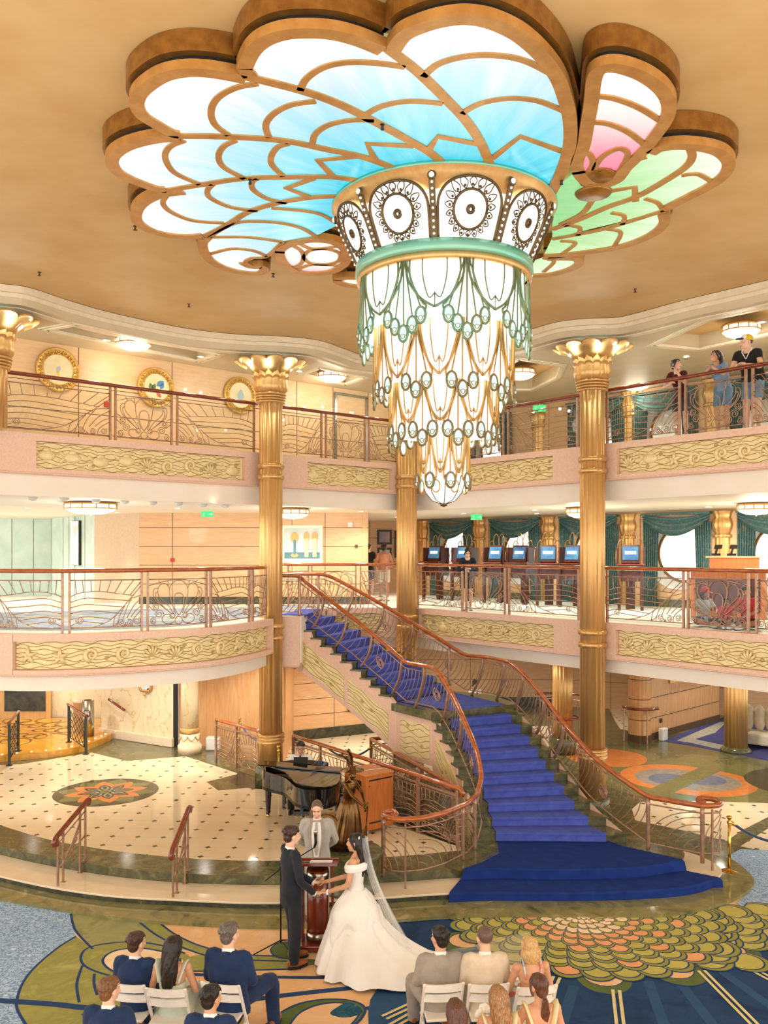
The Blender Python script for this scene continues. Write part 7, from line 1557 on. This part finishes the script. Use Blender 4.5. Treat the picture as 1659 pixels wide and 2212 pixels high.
def lattice_rail(label, a, b, za, zb, ta, tb):
    t = thing('lattice_railing', label, 'railing', (a[0], a[1], za)); B0 = V(t.location); A, B = V((a[0], a[1], 0)), V((b[0], b[1], 0))
    for p, z, tp in ((A, za, ta), (B, zb, tb)): m = MB(); m.box(V((p.x, p.y, (z+tp)/2))-B0, (.05, .05, tp-z)); m.box(V((p.x, p.y, z+.01))-B0, (.12, .12, .02)); m.build('post', 'darkiron', t)
    F = lambda u, v: V((A.x+(B.x-A.x)*u, A.y+(B.y-A.y)*u, (za+(zb-za)*u+.15)+(ta-za-.25)*v))-B0
    m = MB(); n = 4
    for k in range(-n, n+1):
        for sg in (1, -1):
            pts = [(u, k/n+sg*u*1.0+(0 if sg > 0 else 1)) for u in [i/12 for i in range(13)]]; pts = [F(.1+.8*u, v) for u, v in pts if 0 <= v <= 1]
            if len(pts) > 1: m.tube(pts, .009, 4)
    m.tube([F(.1, 0), F(.1, 1)], .012, 4); m.tube([F(.9, 0), F(.9, 1)], .012, 4); m.tube([F(.1, 0), F(.9, 0)], .012, 4); m.build('lattice', 'darkiron', t)
    d = (B-A).normalized(); MB().tube([V((A.x, A.y, ta+.02))-d*.06-B0, V((A.x, A.y, ta+.02))-B0, V((B.x, B.y, tb+.02))-B0, V((B.x, B.y, tb+.02))+d*.08-B0], .035, 8).build('handrail', 'mahog', t)
M['darkiron'] = mk('dark_green_iron', '#3A3F38', .4, .5)
lattice_rail('dark lattice railing at the golden foyer step near the steel bin', (-8.1, 22.6), (-7.42, 21.9), .15, 0, 1.1, .95); lattice_rail('dark railing seen end-on at the golden foyer step', (-8.98, 21.6), (-8.84, 20.75), .15, 0, 1.1, 1.0)
t = thing('litter_bin', 'tall brushed steel litter bin in the golden foyer', 'bin', (-7.85, 23.35, .15)); MB().lathe([(.15, 0), (.15, .95), (.12, .96), (.12, .9)], n=32).build('drum', 'chrome', t); MB().tube([(.1*cos(a), -.155+.0*a, .62+.1*sin(a)) for a in [2*pi*i/20 for i in range(20)]], .009, 5, closed=True).build('opening_ring', 'black', t)
t = thing('litter_bin', 'beige cylindrical bin behind the steel one in the golden foyer', 'bin', (-8.25, 23.9, .15)); MB().lathe([(.17, 0), (.19, .8), (.2, .8), (.2, .86), (.15, .88)], n=32).build('drum', 'beige', t)
t = thing('wall_mirror', 'gold framed mirror with cut corners on the marble wall', 'mirror', (-6.28, 23.2, 1.75)); ay = atan2(22.75-24.1, -5.45+7.75)
def ori(o, a): o.rotation_euler.z = a
oc = [(-.22, -.32), (-.15, -.4), (.15, -.4), (.22, -.32), (.22, .32), (.15, .4), (-.15, .4), (-.22, .32)]
m = MB(); m.loft([[(x*1.0, y_, z*1.0) for x, z in oc] for y_ in (0, -.05)]+[[(x*.82, -.05, z*.86) for x, z in oc], [(x*.8, -.03, z*.85) for x, z in oc]], caps=False); m.build('gilt_frame', 'gold', t); m = MB(); m.poly([(x*.81, -.032, z*.855) for x, z in oc]); m.build('glass', mk('mirror_glass', '#E8E8E4', .02, 1), t); MB().ell((0, -.05, -.46), (.05, .03, .05), None, 10, 8).build('crest', 'gold', t); ori(t, ay)
t = thing('wall_handrail', 'short sloping wooden handrail on the marble wall', 'handrail', (-7.1, 23.65, .95)); MB().tube([(-.3, -.12, .12), (.3, -.12, -.12)], .035, 8).build('rail', 'mahog', t)
for x in (-.2, .2): MB().tube([(x, -.12, -.4*x), (x, 0, -.4*x-.06)], .012, 6).build('bracket', 'darkiron', t)
ori(t, ay)
m = MB(); m.box((-6.6, 23.36, .12), (2.7, .1, .24), ay); structure(m.build('baseboard_marble', 'creamstone', bevel=.02))
t = thing('glazed_door', 'gold framed dark glass door at the back of the golden foyer', 'door', (-10.55, 25.9, .15)); MB().box((0, 0, 1.1), (1.5, .08, 2.2)).build('door_frame', 'gold', t); MB().box((0, -.05, 1.15), (1.2, .04, 1.9)).build('glass', mk('leaded_dark_glass', '#4A4A3A', .1, h2='#2C2C22', scale=5), t); m = MB()
for k in range(4): m.tube([(-.5+.3*k+.4*cos(a)*.5, -.08, 1.1+.7*sin(a)) for a in [pi*i/10 for i in range(11)]], .015, 4)
m.build('tracery', 'bronzegold', t)
# tall dark door jamb strips by the marble column
structure(MB().box((-5.4, 22.8, 1.3), (.1, .12, 2.6)).build('door_1', 'black')); structure(MB().box((-5.22, 22.85, 1.3), (.22, .1, 2.6)).build('door_2', 'maple_deep'))
# ---------- wall plaques on the top deck
M['plaquegold'] = mk('plaque_gold', '#DDAE5A', .35, .5, h2='#CC9A46', scale=9); M['plaqueart'] = mk('cream_plaque_field', '#F0DDB0', .5, h2='#E8D09C', scale=4); M['leafgreen'] = mk('muted_green_paint', '#5B7A4C', .6); M['leafblue'] = mk('muted_blue_paint', '#5F8FBF', .6); M['leafred'] = mk('muted_red_paint', '#C56B50', .6); M['pewter'] = mk('pale_blue_grey_paint', '#B9C0C2', .6)
w3d = (W3[1]-W3[0]).normalized(); w3a = atan2(w3d.y, w3d.x)
def plaque(label, x, y, z, r, leaves):
    t = thing('wall_plaque', label, 'plaque', (x, y, z)); m = MB(); n = 48
    ring = lambda rr, d: [V((rr*cos(2*pi*k/n), d, rr*sin(2*pi*k/n))) for k in range(n)]
    m.loft([ring(r, 0), ring(r, -.05), ring(r*.96, -.07), ring(r*.92, -.05), ring(r*.72, -.05), ring(r*.7, -.065), ring(r*.67, -.04)], caps=False)
    for k in range(16):
        a = 2*pi*k/16; c = V((r*.82*cos(a), -.055, r*.82*sin(a))); m.tube([c+V((.06*cos(a+1.2+i*.6)*(1-.08*i), -.01, .06*sin(a+1.2+i*.6)*(1-.08*i))) for i in range(9)], .011, 5); m.ell(c, (.02, .015, .02), None, 6, 5)
    m.build('gilt_frame', 'plaquegold', t); m = MB(); m.poly(ring(r*.68, -.045)); m.build('painted_field', 'plaqueart', t)
    for k, (cx, cz, a, L, mt) in enumerate(leaves):
        d = V((cos(a), 0, sin(a))); q = V((-sin(a), 0, cos(a))); c = V((cx*r, -.05, cz*r)); m = MB(); m.poly([c+d*L*r*(u-.5)+q*L*r*.28*sin(pi*u)*s for s, us in ((1, [i/8 for i in range(9)]), (-1, [i/8 for i in range(7, 0, -1)])) for u in us]); m.build('painted_leaf', mt, t)
    t.rotation_euler.z = w3a
plaque('round gilt wall plaque with one small painted sprig, farthest from the chandelier', -6.71, 18.08, 8.79, .45, [(0, .02, 1.2, .35, 'pewter'), (-.02, -.18, 1.7, .22, 'cap_yellow')]); plaque('middle round gilt wall plaque with green, blue and red painted leaves', -5.07, 19.52, 8.69, .44, [(-.28, -.05, 1.9, .5, 'leafgreen'), (-.15, .0, 1.2, .4, 'leafgreen'), (.2, .22, .6, .5, 'leafblue'), (.3, .1, 1.1, .4, 'leafblue'), (.12, -.36, 2.4, .36, 'leafred')]); plaque('round gilt wall plaque with a pale grey painted leaf, partly behind the near gold column', -3.44, 20.95, 8.77, .44, [(0, -.05, 1.5, .75, 'pewter')])
m = MB()
P3 = Path(list(W3)); fr_ = lambda s, o: (lambda c: V((c.x+w3d.y*o, c.y-w3d.x*o)))(P3.at(s))
for s in (10.97, 12.03): c = fr_(s, .02); m.box((c.x, c.y, 8.2), (.07, .05, 1.95), w3a)
c = fr_(11.5, .02); m.box((c.x, c.y, 9.17), (1.13, .05, .07), w3a); structure(m.build('door_3', 'chrome'))
def smallbox(name, label, cat_, x, y, z, sz, mat, a=0, group=None):
    o = MB().box((0, 0, 0), sz).build(name, mat, bevel=min(sz)*.15); o.location = (x, y, z); o.rotation_euler.z = a; return tag(o, label, cat_, group)
smallbox('fire_alarm', 'red fire alarm box on the middle deck maple wall', 'alarm', -5.74, 23.86, 4.82, (.1, .06, .1), 'red'); c = fr_(4.75, .03); smallbox('fire_alarm', 'red fire alarm box on the top deck wall below the first plaque', 'alarm', c.x, c.y, 8.2, (.1, .06, .12), 'red', w3a)
c = fr_(11.5, .02); smallbox('door_sign', 'small white notice on the top deck chrome framed door', 'sign', c.x, c.y, 8.72, (.16, .02, .06), 'paper', w3a); smallbox('wall_device', 'white wall unit high on the middle deck maple wall', 'wall unit', -.92, 23.86, 5.78, (.13, .06, .14), 'white'); smallbox('wall_switch', 'small brown switch plate on the middle deck maple wall', 'switch', -.75, 23.87, 5.2, (.08, .03, .08), 'oldbronze')
for x, z in ((-.95, .48), (-.68, .5)): smallbox('socket_plate', 'dark double socket plate low on the maple wall behind the stairs', 'socket', x, 25.56, z, (.22, .02, .13), 'oldbronze', .53, 'socket plates behind the stairs')
def exitsign(label, x, y, z, a=0):
    t = thing('exit_sign', label, 'sign', (x, y, z), a); MB().box((0, 0, 0), (.3, .05, .15)).build('lit_panel', 'exit', t); m = MB(); m.box((.07, -.028, 0), (.08, .006, .02)); m.poly([(.1, -.03, .04), (.14, -.03, 0), (.1, -.03, -.04)]); m.ell((-.08, -.028, .035), (.014, .004, .014), None, 8, 6); m.tube([(-.08, -.028, .02), (-.09, -.028, -.02), (-.06, -.028, -.05)], .008, 4); m.tube([(-.09, -.028, -.02), (-.12, -.028, -.05)], .008, 4); m.tube([(-.11, -.028, .0), (-.05, -.028, .015)], .006, 4); m.build('running_man_symbol', 'paper', t); MB().tube([(0, 0, .07), (0, 0, .13)], .01, 6).build('hanger', 'white', t)
exitsign('green exit sign over the rounded left balcony', -4.4, 21.9, 5.98); exitsign('green exit sign over the middle deck near the game screens', 2.5, 23.8, 5.98); exitsign('green exit sign above the top railing left of the right gold column', 3.75, 21.2, 8.5, -.3); exitsign('green exit sign under the middle deck behind the stair landing', 3.2, 25.2, 2.45)
# framed deco picture, gallery pictures, poster
M['artpale'] = mk('pale_blue_art', '#C9D7D2', .5, h2='#DCE2DA', scale=3); M['artteal'] = mk('teal_art', '#5F8D97', .5); M['artgold'] = mk('gold_art', '#D9B56A', .5); M['frameglow'] = mk('cream_backlit_frame', '#F6E3B4', .4, emit=.35)
def picture(name, label, x, y, z, w_, h, fm, art, a=0, shapes=(), th=.05, fw=.07, cat_='picture'):
    t = thing(name, label, cat_, (x, y, z), a); m = MB()
    for c, s in (((0, 0, h/2-fw/2), (w_, th, fw)), ((0, 0, -h/2+fw/2), (w_, th, fw)), ((-w_/2+fw/2, 0, 0), (fw, th, h-2*fw)), ((w_/2-fw/2, 0, 0), (fw, th, h-2*fw))): m.box(c, s)
    m.build('frame', fm, t, bevel=.008); MB().box((0, .01, 0), (w_-2*fw, th*.4, h-2*fw)).build('canvas', art, t)
    for k, (kind, cx, cz, sx_, sz_, mt) in enumerate(shapes):
        m = MB(); y0 = -.016-.0015*k
        if kind == 'b': m.box((cx, y0, cz), (sx_, .004, sz_))
        else: m.poly([(cx+sx_/2*cos(2*pi*i/24), y0, cz+sz_/2*sin(2*pi*i/24)) for i in range(24)])
        m.build('painted_shape', mt, t)
    return t
picture('framed_picture', 'large cream framed deco picture with tall figures of urns on the middle deck wall', -2.22, 23.84, 5.25, 1.12, 1.02, 'frameglow', 'artpale', 0, [('b', 0, -.3, .95, .16, 'artteal'), ('o', -.2, .18, .22, .3, 'artgold'), ('b', -.2, -.08, .07, .4, 'artteal'), ('o', -.2, -.3, .2, .12, 'artgold'), ('o', .12, .2, .16, .28, 'artgold'), ('b', .12, -.1, .11, .5, 'plaqueart'), ('o', .14, .0, .06, .06, 'red'), ('o', .34, .2, .16, .28, 'artgold'), ('b', .34, -.1, .11, .5, 'plaqueart'), ('o', .36, .0, .06, .06, 'red')])
for l, x, z, w_, h, art in (('violet seascape picture on the gallery wall', .02, 5.55, .52, .52, mk('violet_art', '#7F86B8', .5, h2='#C9A98E', scale=2)), ('tall bright red and blue picture on the gallery wall', .62, 5.3, .5, .95, mk('bright_art', '#5B6FC2', .5, h2='#D0584E', scale=2, lo=.45, hi=.55)), ('pale picture hung below the violet seascape', .02, 4.95, .5, .45, 'artpale'), ('small violet picture at the far end of the gallery wall', 1.25, 5.5, .35, .45, mk('small_violet_art', '#8A7FC0', .5)), ('small blue picture low at the far end of the gallery wall', 1.25, 4.9, .35, .4, 'leafblue')): picture('gallery_picture', l, x, 30.95, z, w_, h, 'darkiron', art)
picture('wall_screen', 'tall dark framed screen with a pale flower image on the teal wall', -9.15, 26.2, 5.3, .62, 1.32, 'black', mk('pale_flower_image', '#F2EEE8', .3, h2='#CFC8C0', scale=2.5, lo=.45, hi=.6), atan2(25.2-28, -8.3+10.6), th=.12, fw=.02, cat_='screen')
wa = atan2(2.85, 3.0); picture('framed_painting', 'large gold framed painting on the angled ground floor wall at the lounge', 9.0, 26.24, 1.85, 1.9, 1.3, 'gold', mk('landscape_art', '#6E8C5C', .5, h2='#5C90B4', scale=2.5), wa, fw=.12)
MB().box((0, -.064, 0), (.6, .006, 1.3)).build('lit_image', mk('lit_flower_image', '#F6F2EC', .3, h2='#C9BFB4', scale=2.2, lo=.45, hi=.62, emit=.3), bpy.data.objects['wall_screen'])
for x, y in ((-6.421,15.833), (-5.911,16.102), (-5.487,16.667), (-5.041,17.117), (-4.546,17.431), (-4.079,17.757), (-3.659,18.269), (-3.230,18.627)): o = MB().ell((0, 0, 0), (.09, .09, .05), None, 14, 8).build('eyeball_spotlight', 'acrylic'); o.location = (x-.3, y+1.0, 6.08); tag(o, 'small grey eyeball spotlight along the ceiling edge under the top deck', 'spotlight', 'eyeball spotlights over the rounded left balcony')
# ---------- game desks with screens
M['burg'] = mk('burgundy_wood', '#59291F', .3, h2='#451E17', scale=5, stretch=(4, 4, .6)); M['screenblue'] = mk('lit_blue_screen', '#355E8C', .2, h2='#4A86A6', scale=3, emit=.3); M['tile'] = mk('lit_white_tile', '#F2F4F4', .3, emit=.6)
def kiosk():
    t = thing('game_desk', '', 'game desk', group='screen desks along the windows')
    MB().box((0, .12, .9), (.8, .5, .4)).build('counter', 'burg', t, bevel=.01); MB().box((0, .3, .36), (.3, .06, .72)).build('back_support', 'burg', t); MB().box((0, .05, 1.115), (.9, .66, .03)).build('counter_top', 'cherry', t)
    mx = MX.Rotation(radians(-12), 4, 'X'); MB().box((0, .05, 1.36), (.58, .1, .46), mx=mx).build('screen_housing', 'burg', t, bevel=.01)
    o = MB().box((0, -.01, 1.385), (.5, .02, .33), mx=mx).build('screen', 'screenblue', t); m = MB()
    for i in range(5): m.box((-.15+.075*i, -.024, 1.4), (.055, .006, .08), mx=mx)
    m.box((-.2, -.03, 1.27), (.04, .006, .05), mx=mx); m.build('screen_tiles', 'tile', o)
    for sg in (-1, 1): MB().box((.43*sg, .1, 1.33), (.05, .42, .42)).build('side_wing', 'burg', t, bevel=.01)
    m = MB()
    for cx, w_, h in ((-.3, .12, .22), (-.12, .14, .42), (.12, .14, .42), (.3, .12, .22)): m.tube([(cx+w_*cos(a), .2, 1.5+h*sin(a)) for a in [pi*i/10 for i in range(11)]], .014, 5)
    m.tube([(-.46, -.02+.16*cos(a), 1.3+.17*sin(a)) for a in [2*pi*i/16 for i in range(16)]], .014, 5, closed=True); m.build('gilt_loops', 'feathergold', t)
    m = MB(); m.loft([[(.35*s, -.1, .1), (.12*s, -.14, .5), (.35*s, -.14, 1.0)] for s in (-1, 1)], closed=False, caps=False) if False else None
    for sg in (-1, 1): MB().box((.36*sg, -.16, .5), (.1, .08, 1.0)).build('leg', 'burg', t)
    return t
k0 = kiosk(); k0.scale = (.74, 1, 1); names = ['nearest the picture gallery', 'right of the first window', 'left of the second window', 'in front of the second window', 'left of the column by the second window', 'beside the right gold column', 'standing apart past the right gold column']
for i, px_ in enumerate((938, 1000, 1070, 1122, 1184, 1236, 1362)):
    k = (px_-829.5)/1900; out = 1.75; q0 = A0+AN*out; tt = (q0.y*k-q0.x)/(AD.x-AD.y*k); c = q0+AD*tt; o = k0 if i == 0 else dup(k0); o.location = (c.x, c.y, Z2+.004); o.rotation_euler.z = AA+(0.55 if i in (4, 6) else .15); o['label'] = 'dark wood game desk with a lit screen '+names[i]
t = thing('service_desk', 'orange wood service desk behind the seated children', 'desk', (7.45, 19.0, Z2+.004), AA+.35)
MB().box((0, 0, .5), (1.5, .6, 1.0)).build('body', 'orangewood', t, bevel=.01); MB().box((0, -.05, 1.02), (1.6, .7, .04)).build('counter_top', 'creamstone', t); MB().box((.1, .15, 1.17), (1.0, .3, .26)).build('raised_shelf', 'orangewood', t, bevel=.01); MB().box((.1, .15, 1.315), (1.15, .36, .03)).build('shelf_top', 'maple', t); MB().box((0, -.305, .5), (1.3, .02, .7)).build('dark_panel', 'burg', t)
for x, l in ((-.25, 'telephone with a tilted dark screen on the orange service desk, nearer the big window'), (.1, 'second telephone on the orange service desk')):
    o = thing('desk_phone', l, 'telephone', (7.45+x*cos(AA), 19.1+x*sin(AA), Z2+1.34)); MB().box((0, 0, .03), (.14, .16, .05)).build('base', 'leather_black', o); MB().bar((0, .02, .05), (.03, -.03, .2), .05, .02).build('arm', 'leather_black', o); MB().box((.03, -.05, .2), (.16, .02, .1), mx=MX.Rotation(.6, 4, 'X')).build('screen', 'leather_black', o)
# ---------- ground floor right
t = thing('lounge_sofa', 'beige buttoned sofa with an orange wood end panel at the lounge edge', 'sofa', (10.35, 24.1, ZL), -.7); MB().box((0, 0, .25), (1.2, .75, .3)).build('seat', 'dress_cream', t, bevel=.05)
for k in range(4): m = MB(); m.ell((-.45+.3*k, .32, .72), (.17, .12, .36)); m.build('back_cushion', 'dress_cream', t)
MB().box((-.66, .02, .45), (.08, .85, .8)).build('end_panel', 'orangewood', t, bevel=.02); MB().lathe([(.03, 0), (.05, .1)], (-.6, -.3, 0), 10).build('foot', 'cherry', t)
M['lounge'] = weave('lounge_carpet', '#4A4A7C', '#403F6E', None, 5); M['loungeb'] = weave('lounge_carpet_border', '#B4AE96', '#8F8C86', None, 9)
m = MB(); m.prism([(7.868,24.811),(8.571,24.108),(9.333,23.074),(10.159,22.174),(14.050,29.977),(10.857,28.238)], ZL, ZL+.006); m.mi = 1; m.prism([(8.279,24.871),(8.433,24.631),(9.770,25.944),(10.738,27.553),(10.521,27.553)], ZL+.006, ZL+.007); m.prism([(8.448,24.751),(9.421,23.232),(9.663,23.828),(8.841,25.054)], ZL+.006, ZL+.0075); structure(m.build('floor_lounge_carpet', ['lounge', 'loungeb']))
smallbox('white_box', 'white plastic box on the floor at the rounded wood wall', 'box', 7.92, 24.95, ZL+.17, (.3, .14, .34), 'white', .76); smallbox('power_socket', 'dark socket with a white plug above the white box', 'socket', 7.95, 25.23, ZL+.5, (.1, .04, .12), 'oldbronze', .76); smallbox('white_box', 'white plastic box at the foot of the side stair by the maple panel', 'box', -4.35, 22.4, .17, (.35, .25, .34), 'white')
t = thing('wall_end_rail', 'curved wooden handrail round the end of the rounded wood wall', 'handrail', (7.25, 24.9, ZL)); m = MB(); P_ = [(.46*cos(radians(a)), .46*sin(radians(a)), .95) for a in range(170, 345, 12)]; m.tube(P_+[(.5, -.0, .93), (.52, .06, .88)], .04, 8); m.build('rail', 'mahog', t)
for p in (P_[1], P_[9]): MB().box((p[0], p[1], .47), (.03, .03, .94)).build('post', 'iron', t)
t = thing('curved_railing', 'round railing curving about the far gold column behind the staircase', 'railing', (4.75, 23.6, ZL)); arc = [(1.0*cos(radians(a)), 1.2*sin(radians(a)), 1.35) for a in range(-60, 130, 10)]
MB().tube(arc, .035, 8).build('handrail', 'mahog', t); m = MB()
for z in (.1, 1.2): m.tube([(x, y, z) for x, y, _ in arc], .012, 5)
for i, (x, y, _) in enumerate(arc): m.tube([(x, y, .1), (x*1.05, y*1.05, .7), (x, y, 1.2)], .009, 5)
m.build('rods', 'iron', t); MB().tube([(.4*cos(radians(a)), -.2+.4*sin(radians(a)), .95) for a in range(0, 360, 15)], .035, 8, closed=True).build('column_ring', 'mahog', t)
t = thing('bouquet', 'posy of white flowers held by the half-up blonde bridesmaid', 'bouquet', (1.0, 8.72, .48)); rr = random.Random(4)
for k in range(16): a, e = rr.uniform(0, 6.28), rr.uniform(-.4, 1.4); m = MB(); m.ell((.07*cos(a)*cos(e), .07*sin(a)*cos(e), .07*sin(e)), .034, None, 8, 6); m.build('flower', 'gown', t)
MB().tube([(0, 0, -.14), (0, 0, -.02)], [.018, .03], 8).build('stems', 'leafgreen', t)
for x, y in ((-3.491,12.339), (-3.601,16.234), (-5.637,14.385), (4.371,15.308), (-1.822,14.458)): o = MB().lathe([(.0, -.06), (.035, -.058), (.012, -.045), (.012, -.02), (.03, 0)], (0, 0, 0), 10).build('ceiling_sprinkler', 'oldbronze'); o.location = (x, y, 9.63); tag(o, 'tiny sprinkler head on the golden plaster ceiling', 'sprinkler', 'sprinklers on the main ceiling')

# ---------- people on the upper decks and behind the stairs
LEAN = dict(pel=(0, -.12, .94), wai=(0, -.08, 1.07), che=(0, .06, 1.25), nek=(0, .13, 1.39), hed=(0, .19, 1.53), shL=(-.18, .12, 1.34), shR=(.18, .12, 1.34), elL=(-.24, .2, 1.07), elR=(.24, .2, 1.07), wrL=(-.03, .36, 1.1), wrR=(.04, .37, 1.11), hiL=(-.095, -.12, .91), hiR=(.095, -.12, .91), knL=(-.1, -.06, .5), knR=(.1, -.06, .5), anL=(-.1, -.1, .08), anR=(.1, -.1, .08))
def casual(label, loc, face, H, top, bottom, hairm, style, female, skin, J=None, base=LEAN, look=(0, 0, 0), sleeves=.25, legs=.45, shoes='shirt_white', seed=1, hand_d=None, brow='hair_dark', wide=1., lips='lips'):
    p = Person(label, loc, face, J, base, H, female, skin, .009, look); p.face(brow=brow, lips=lips); p.hair(hairm, style, seed)
    for sd in 'LR': p.arm(sd, 1. if sleeves < .9 else .15); p.hand(sd, hand_d, (0, 0, -1), .6)
    if legs < .9: p.legs_skin(1-legs*.8)
    p.jacket(top, -.1, sleeves, name='top', wide=wide); p.trousers(bottom, legs, name='shorts' if legs < .9 else 'trousers'); p.shoes(shoes); p.done(); return p
p = casual('woman in a dark jacket and shorts leaning on the middle deck railing', (2.02, 21.35, Z2), 268, 1.62, 'jacket_dark', 'shorts_dark', 'hair_dark', 'updo', True, 'skin_l', look=(4, -30, 0), sleeves=1., seed=41)
m = MB(); m.loft([[V((x*.05, .185+.0*x, z)) if z > 1.2 else V((x*.05, .12, z)) for x in (-1, 0, 1)] for z in (1.0, 1.15, 1.3)], closed=False, caps=False); m.build('white_top', 'shirt_white', p.t)
casual('person in a dusty pink T-shirt and pale shorts seen from behind on the middle deck', (.0, 25.4, Z2), 80, 1.66, 'tee_pink', 'shorts_khaki', 'hair_dark', 'short', True, 'skin_m', base=STAND, J=dict(elL=(-.27, -.08, 1.13), wrL=(-.08, -.16, 1.0), elR=(.27, -.08, 1.13), wrR=(.08, -.16, 1.0)), sleeves=.3, seed=42, wide=1.15)
casual('person in a black top mostly hidden by the end of the maple wall', (-.47, 26.6, Z2), 70, 1.7, 'tee_black', 'shorts_dark', 'hair_dark', 'short', False, 'skin_t', base=STAND, sleeves=.3, seed=43)
casual('woman in a maroon T-shirt resting her chin on her hand at the top railing', (5.72, 17.02, Z3), 230, 1.62, 'tee_maroon', 'shorts_dark', 'hair_dark', 'updo', True, 'skin_l', J=dict(elL=(-.2, .26, 1.12), wrL=(-.05, .3, 1.36)), look=(72, 10, 0), seed=44, hand_d=None)
casual('woman in a pale blue T-shirt with long dark hair at the top railing', (6.28, 16.42, Z3), 222, 1.66, 'tee_blue', 'denim', 'hair_dark', 'long', True, 'skin_t', J=dict(elL=(-.22, .3, 1.13), elR=(.2, .3, 1.13), wrL=(-.06, .44, 1.25), wrR=(.0, .45, 1.24)), look=(-22, 8, 0), seed=45, lips='lips_smile')
p = casual('man in a black T-shirt and a yellow cap leaning on the top railing', (6.66, 15.98, Z3), 226, 1.84, 'tee_black', 'denim', 'hair_brown', 'buzz', False, 'skin_l', look=(-38, 0, 0), seed=46, wide=1.2, brow='hair_brown')
m = MB(); m.ell(p.h(0, -.02, .06), (.088, .102, .082), p.hm, 18, 10); m.build('cap_crown', 'cap_yellow', p.t); m = MB(); m.ell(p.h(0, .125, .055), (.07, .075, .012), p.hm, 14, 6); m.build('cap_brim', 'suit_navy', p.t); m = MB(); m.ell(p.h(0, .035, .072), (.07, .06, .066), p.hm, 14, 8); m.build('cap_front', 'shirt_white', p.t)
m = MB(); n = p.J['nek']; m.tube([n+V((-.08, .0, .03)), n+V((-.065, .085, -.05)), p.J['che']+V((-.0, .145, -.03))], .009, 5); m.tube([n+V((.08, .0, .03)), n+V((.065, .085, -.05)), p.J['che']+V((.0, .145, -.03))], .009, 5); m.build('lanyard', 'paper', p.t)
p.t['label'] = 'man in a black T-shirt and a yellow cap leaning on the top railing'
def kid(label, loc, face, H, top, hairm, style, skin, look, seed, cap=None, female=False):
    p = Person(label, loc, face, None, FLOOR_SIT, H, female, skin, .01, look); p.face(brow='hair_dark'); p.hair(hairm, style, seed)
    for sd in 'LR': p.arm(sd, 1.); p.hand(sd, None, (0, 0, -1), .6)
    p.legs_skin(.75); p.jacket(top, -.05, .3, name='top'); p.trousers('tee_black', .4, name='shorts'); p.shoes('shirt_white'); p.done()
    if cap: m = MB(); m.ell(p.h(0, -.015, .058), (.09, .104, .084), p.hm, 16, 9); m.ell(p.h(0, .12, .05), (.07, .07, .012), p.hm, 12, 6); m.build('cap', cap, p.t)
kid('child in a red cap and pale blue top sitting on the floor behind the railing', (6.15, 16.95, Z2+.004), 285, 1.5, 'tee_pale', 'hair_dark', 'bob', 'skin_m', (10, -15, 0), 51, 'cap_red', True)
kid('small child in a red top sitting in the middle of the three children', (6.42, 16.5, Z2+.004), 250, 1.15, 'tee_red', 'hair_dark', 'pony', 'skin_m', (25, -15, 0), 52, None, True)
kid('boy in a red T-shirt leaning forward, largest of the three seated children', (6.78, 16.35, Z2+.004), 215, 1.62, 'tee_red', 'hair_black', 'short', 'skin_m', (0, -25, 0), 53)
p = Person('staff woman with hair in a bun and a dark waistcoat behind the stair landing', (2.62, 25.3, ZL), 300, None, STAND, 1.66, True, 'skin_t', .009, (0, -18, 0)); p.face(brow='hair_dark'); p.hair('hair_black', 'updo', 61)
for sd in 'LR': p.arm(sd, .2); p.hand(sd)
p.jacket('shirt_white', -.1, name='shirt'); p.trousers('tee_black'); p.shoes('leather_black'); m = MB(); p.torso(m, [(-.1, .155, .135), (.2, .138, .118), (.45, .155, .128), (.7, .14, .128), (.84, .11, .11)]); p.soft(m, 'waistcoat', 'jacket_dark', .013, 3); p.done()
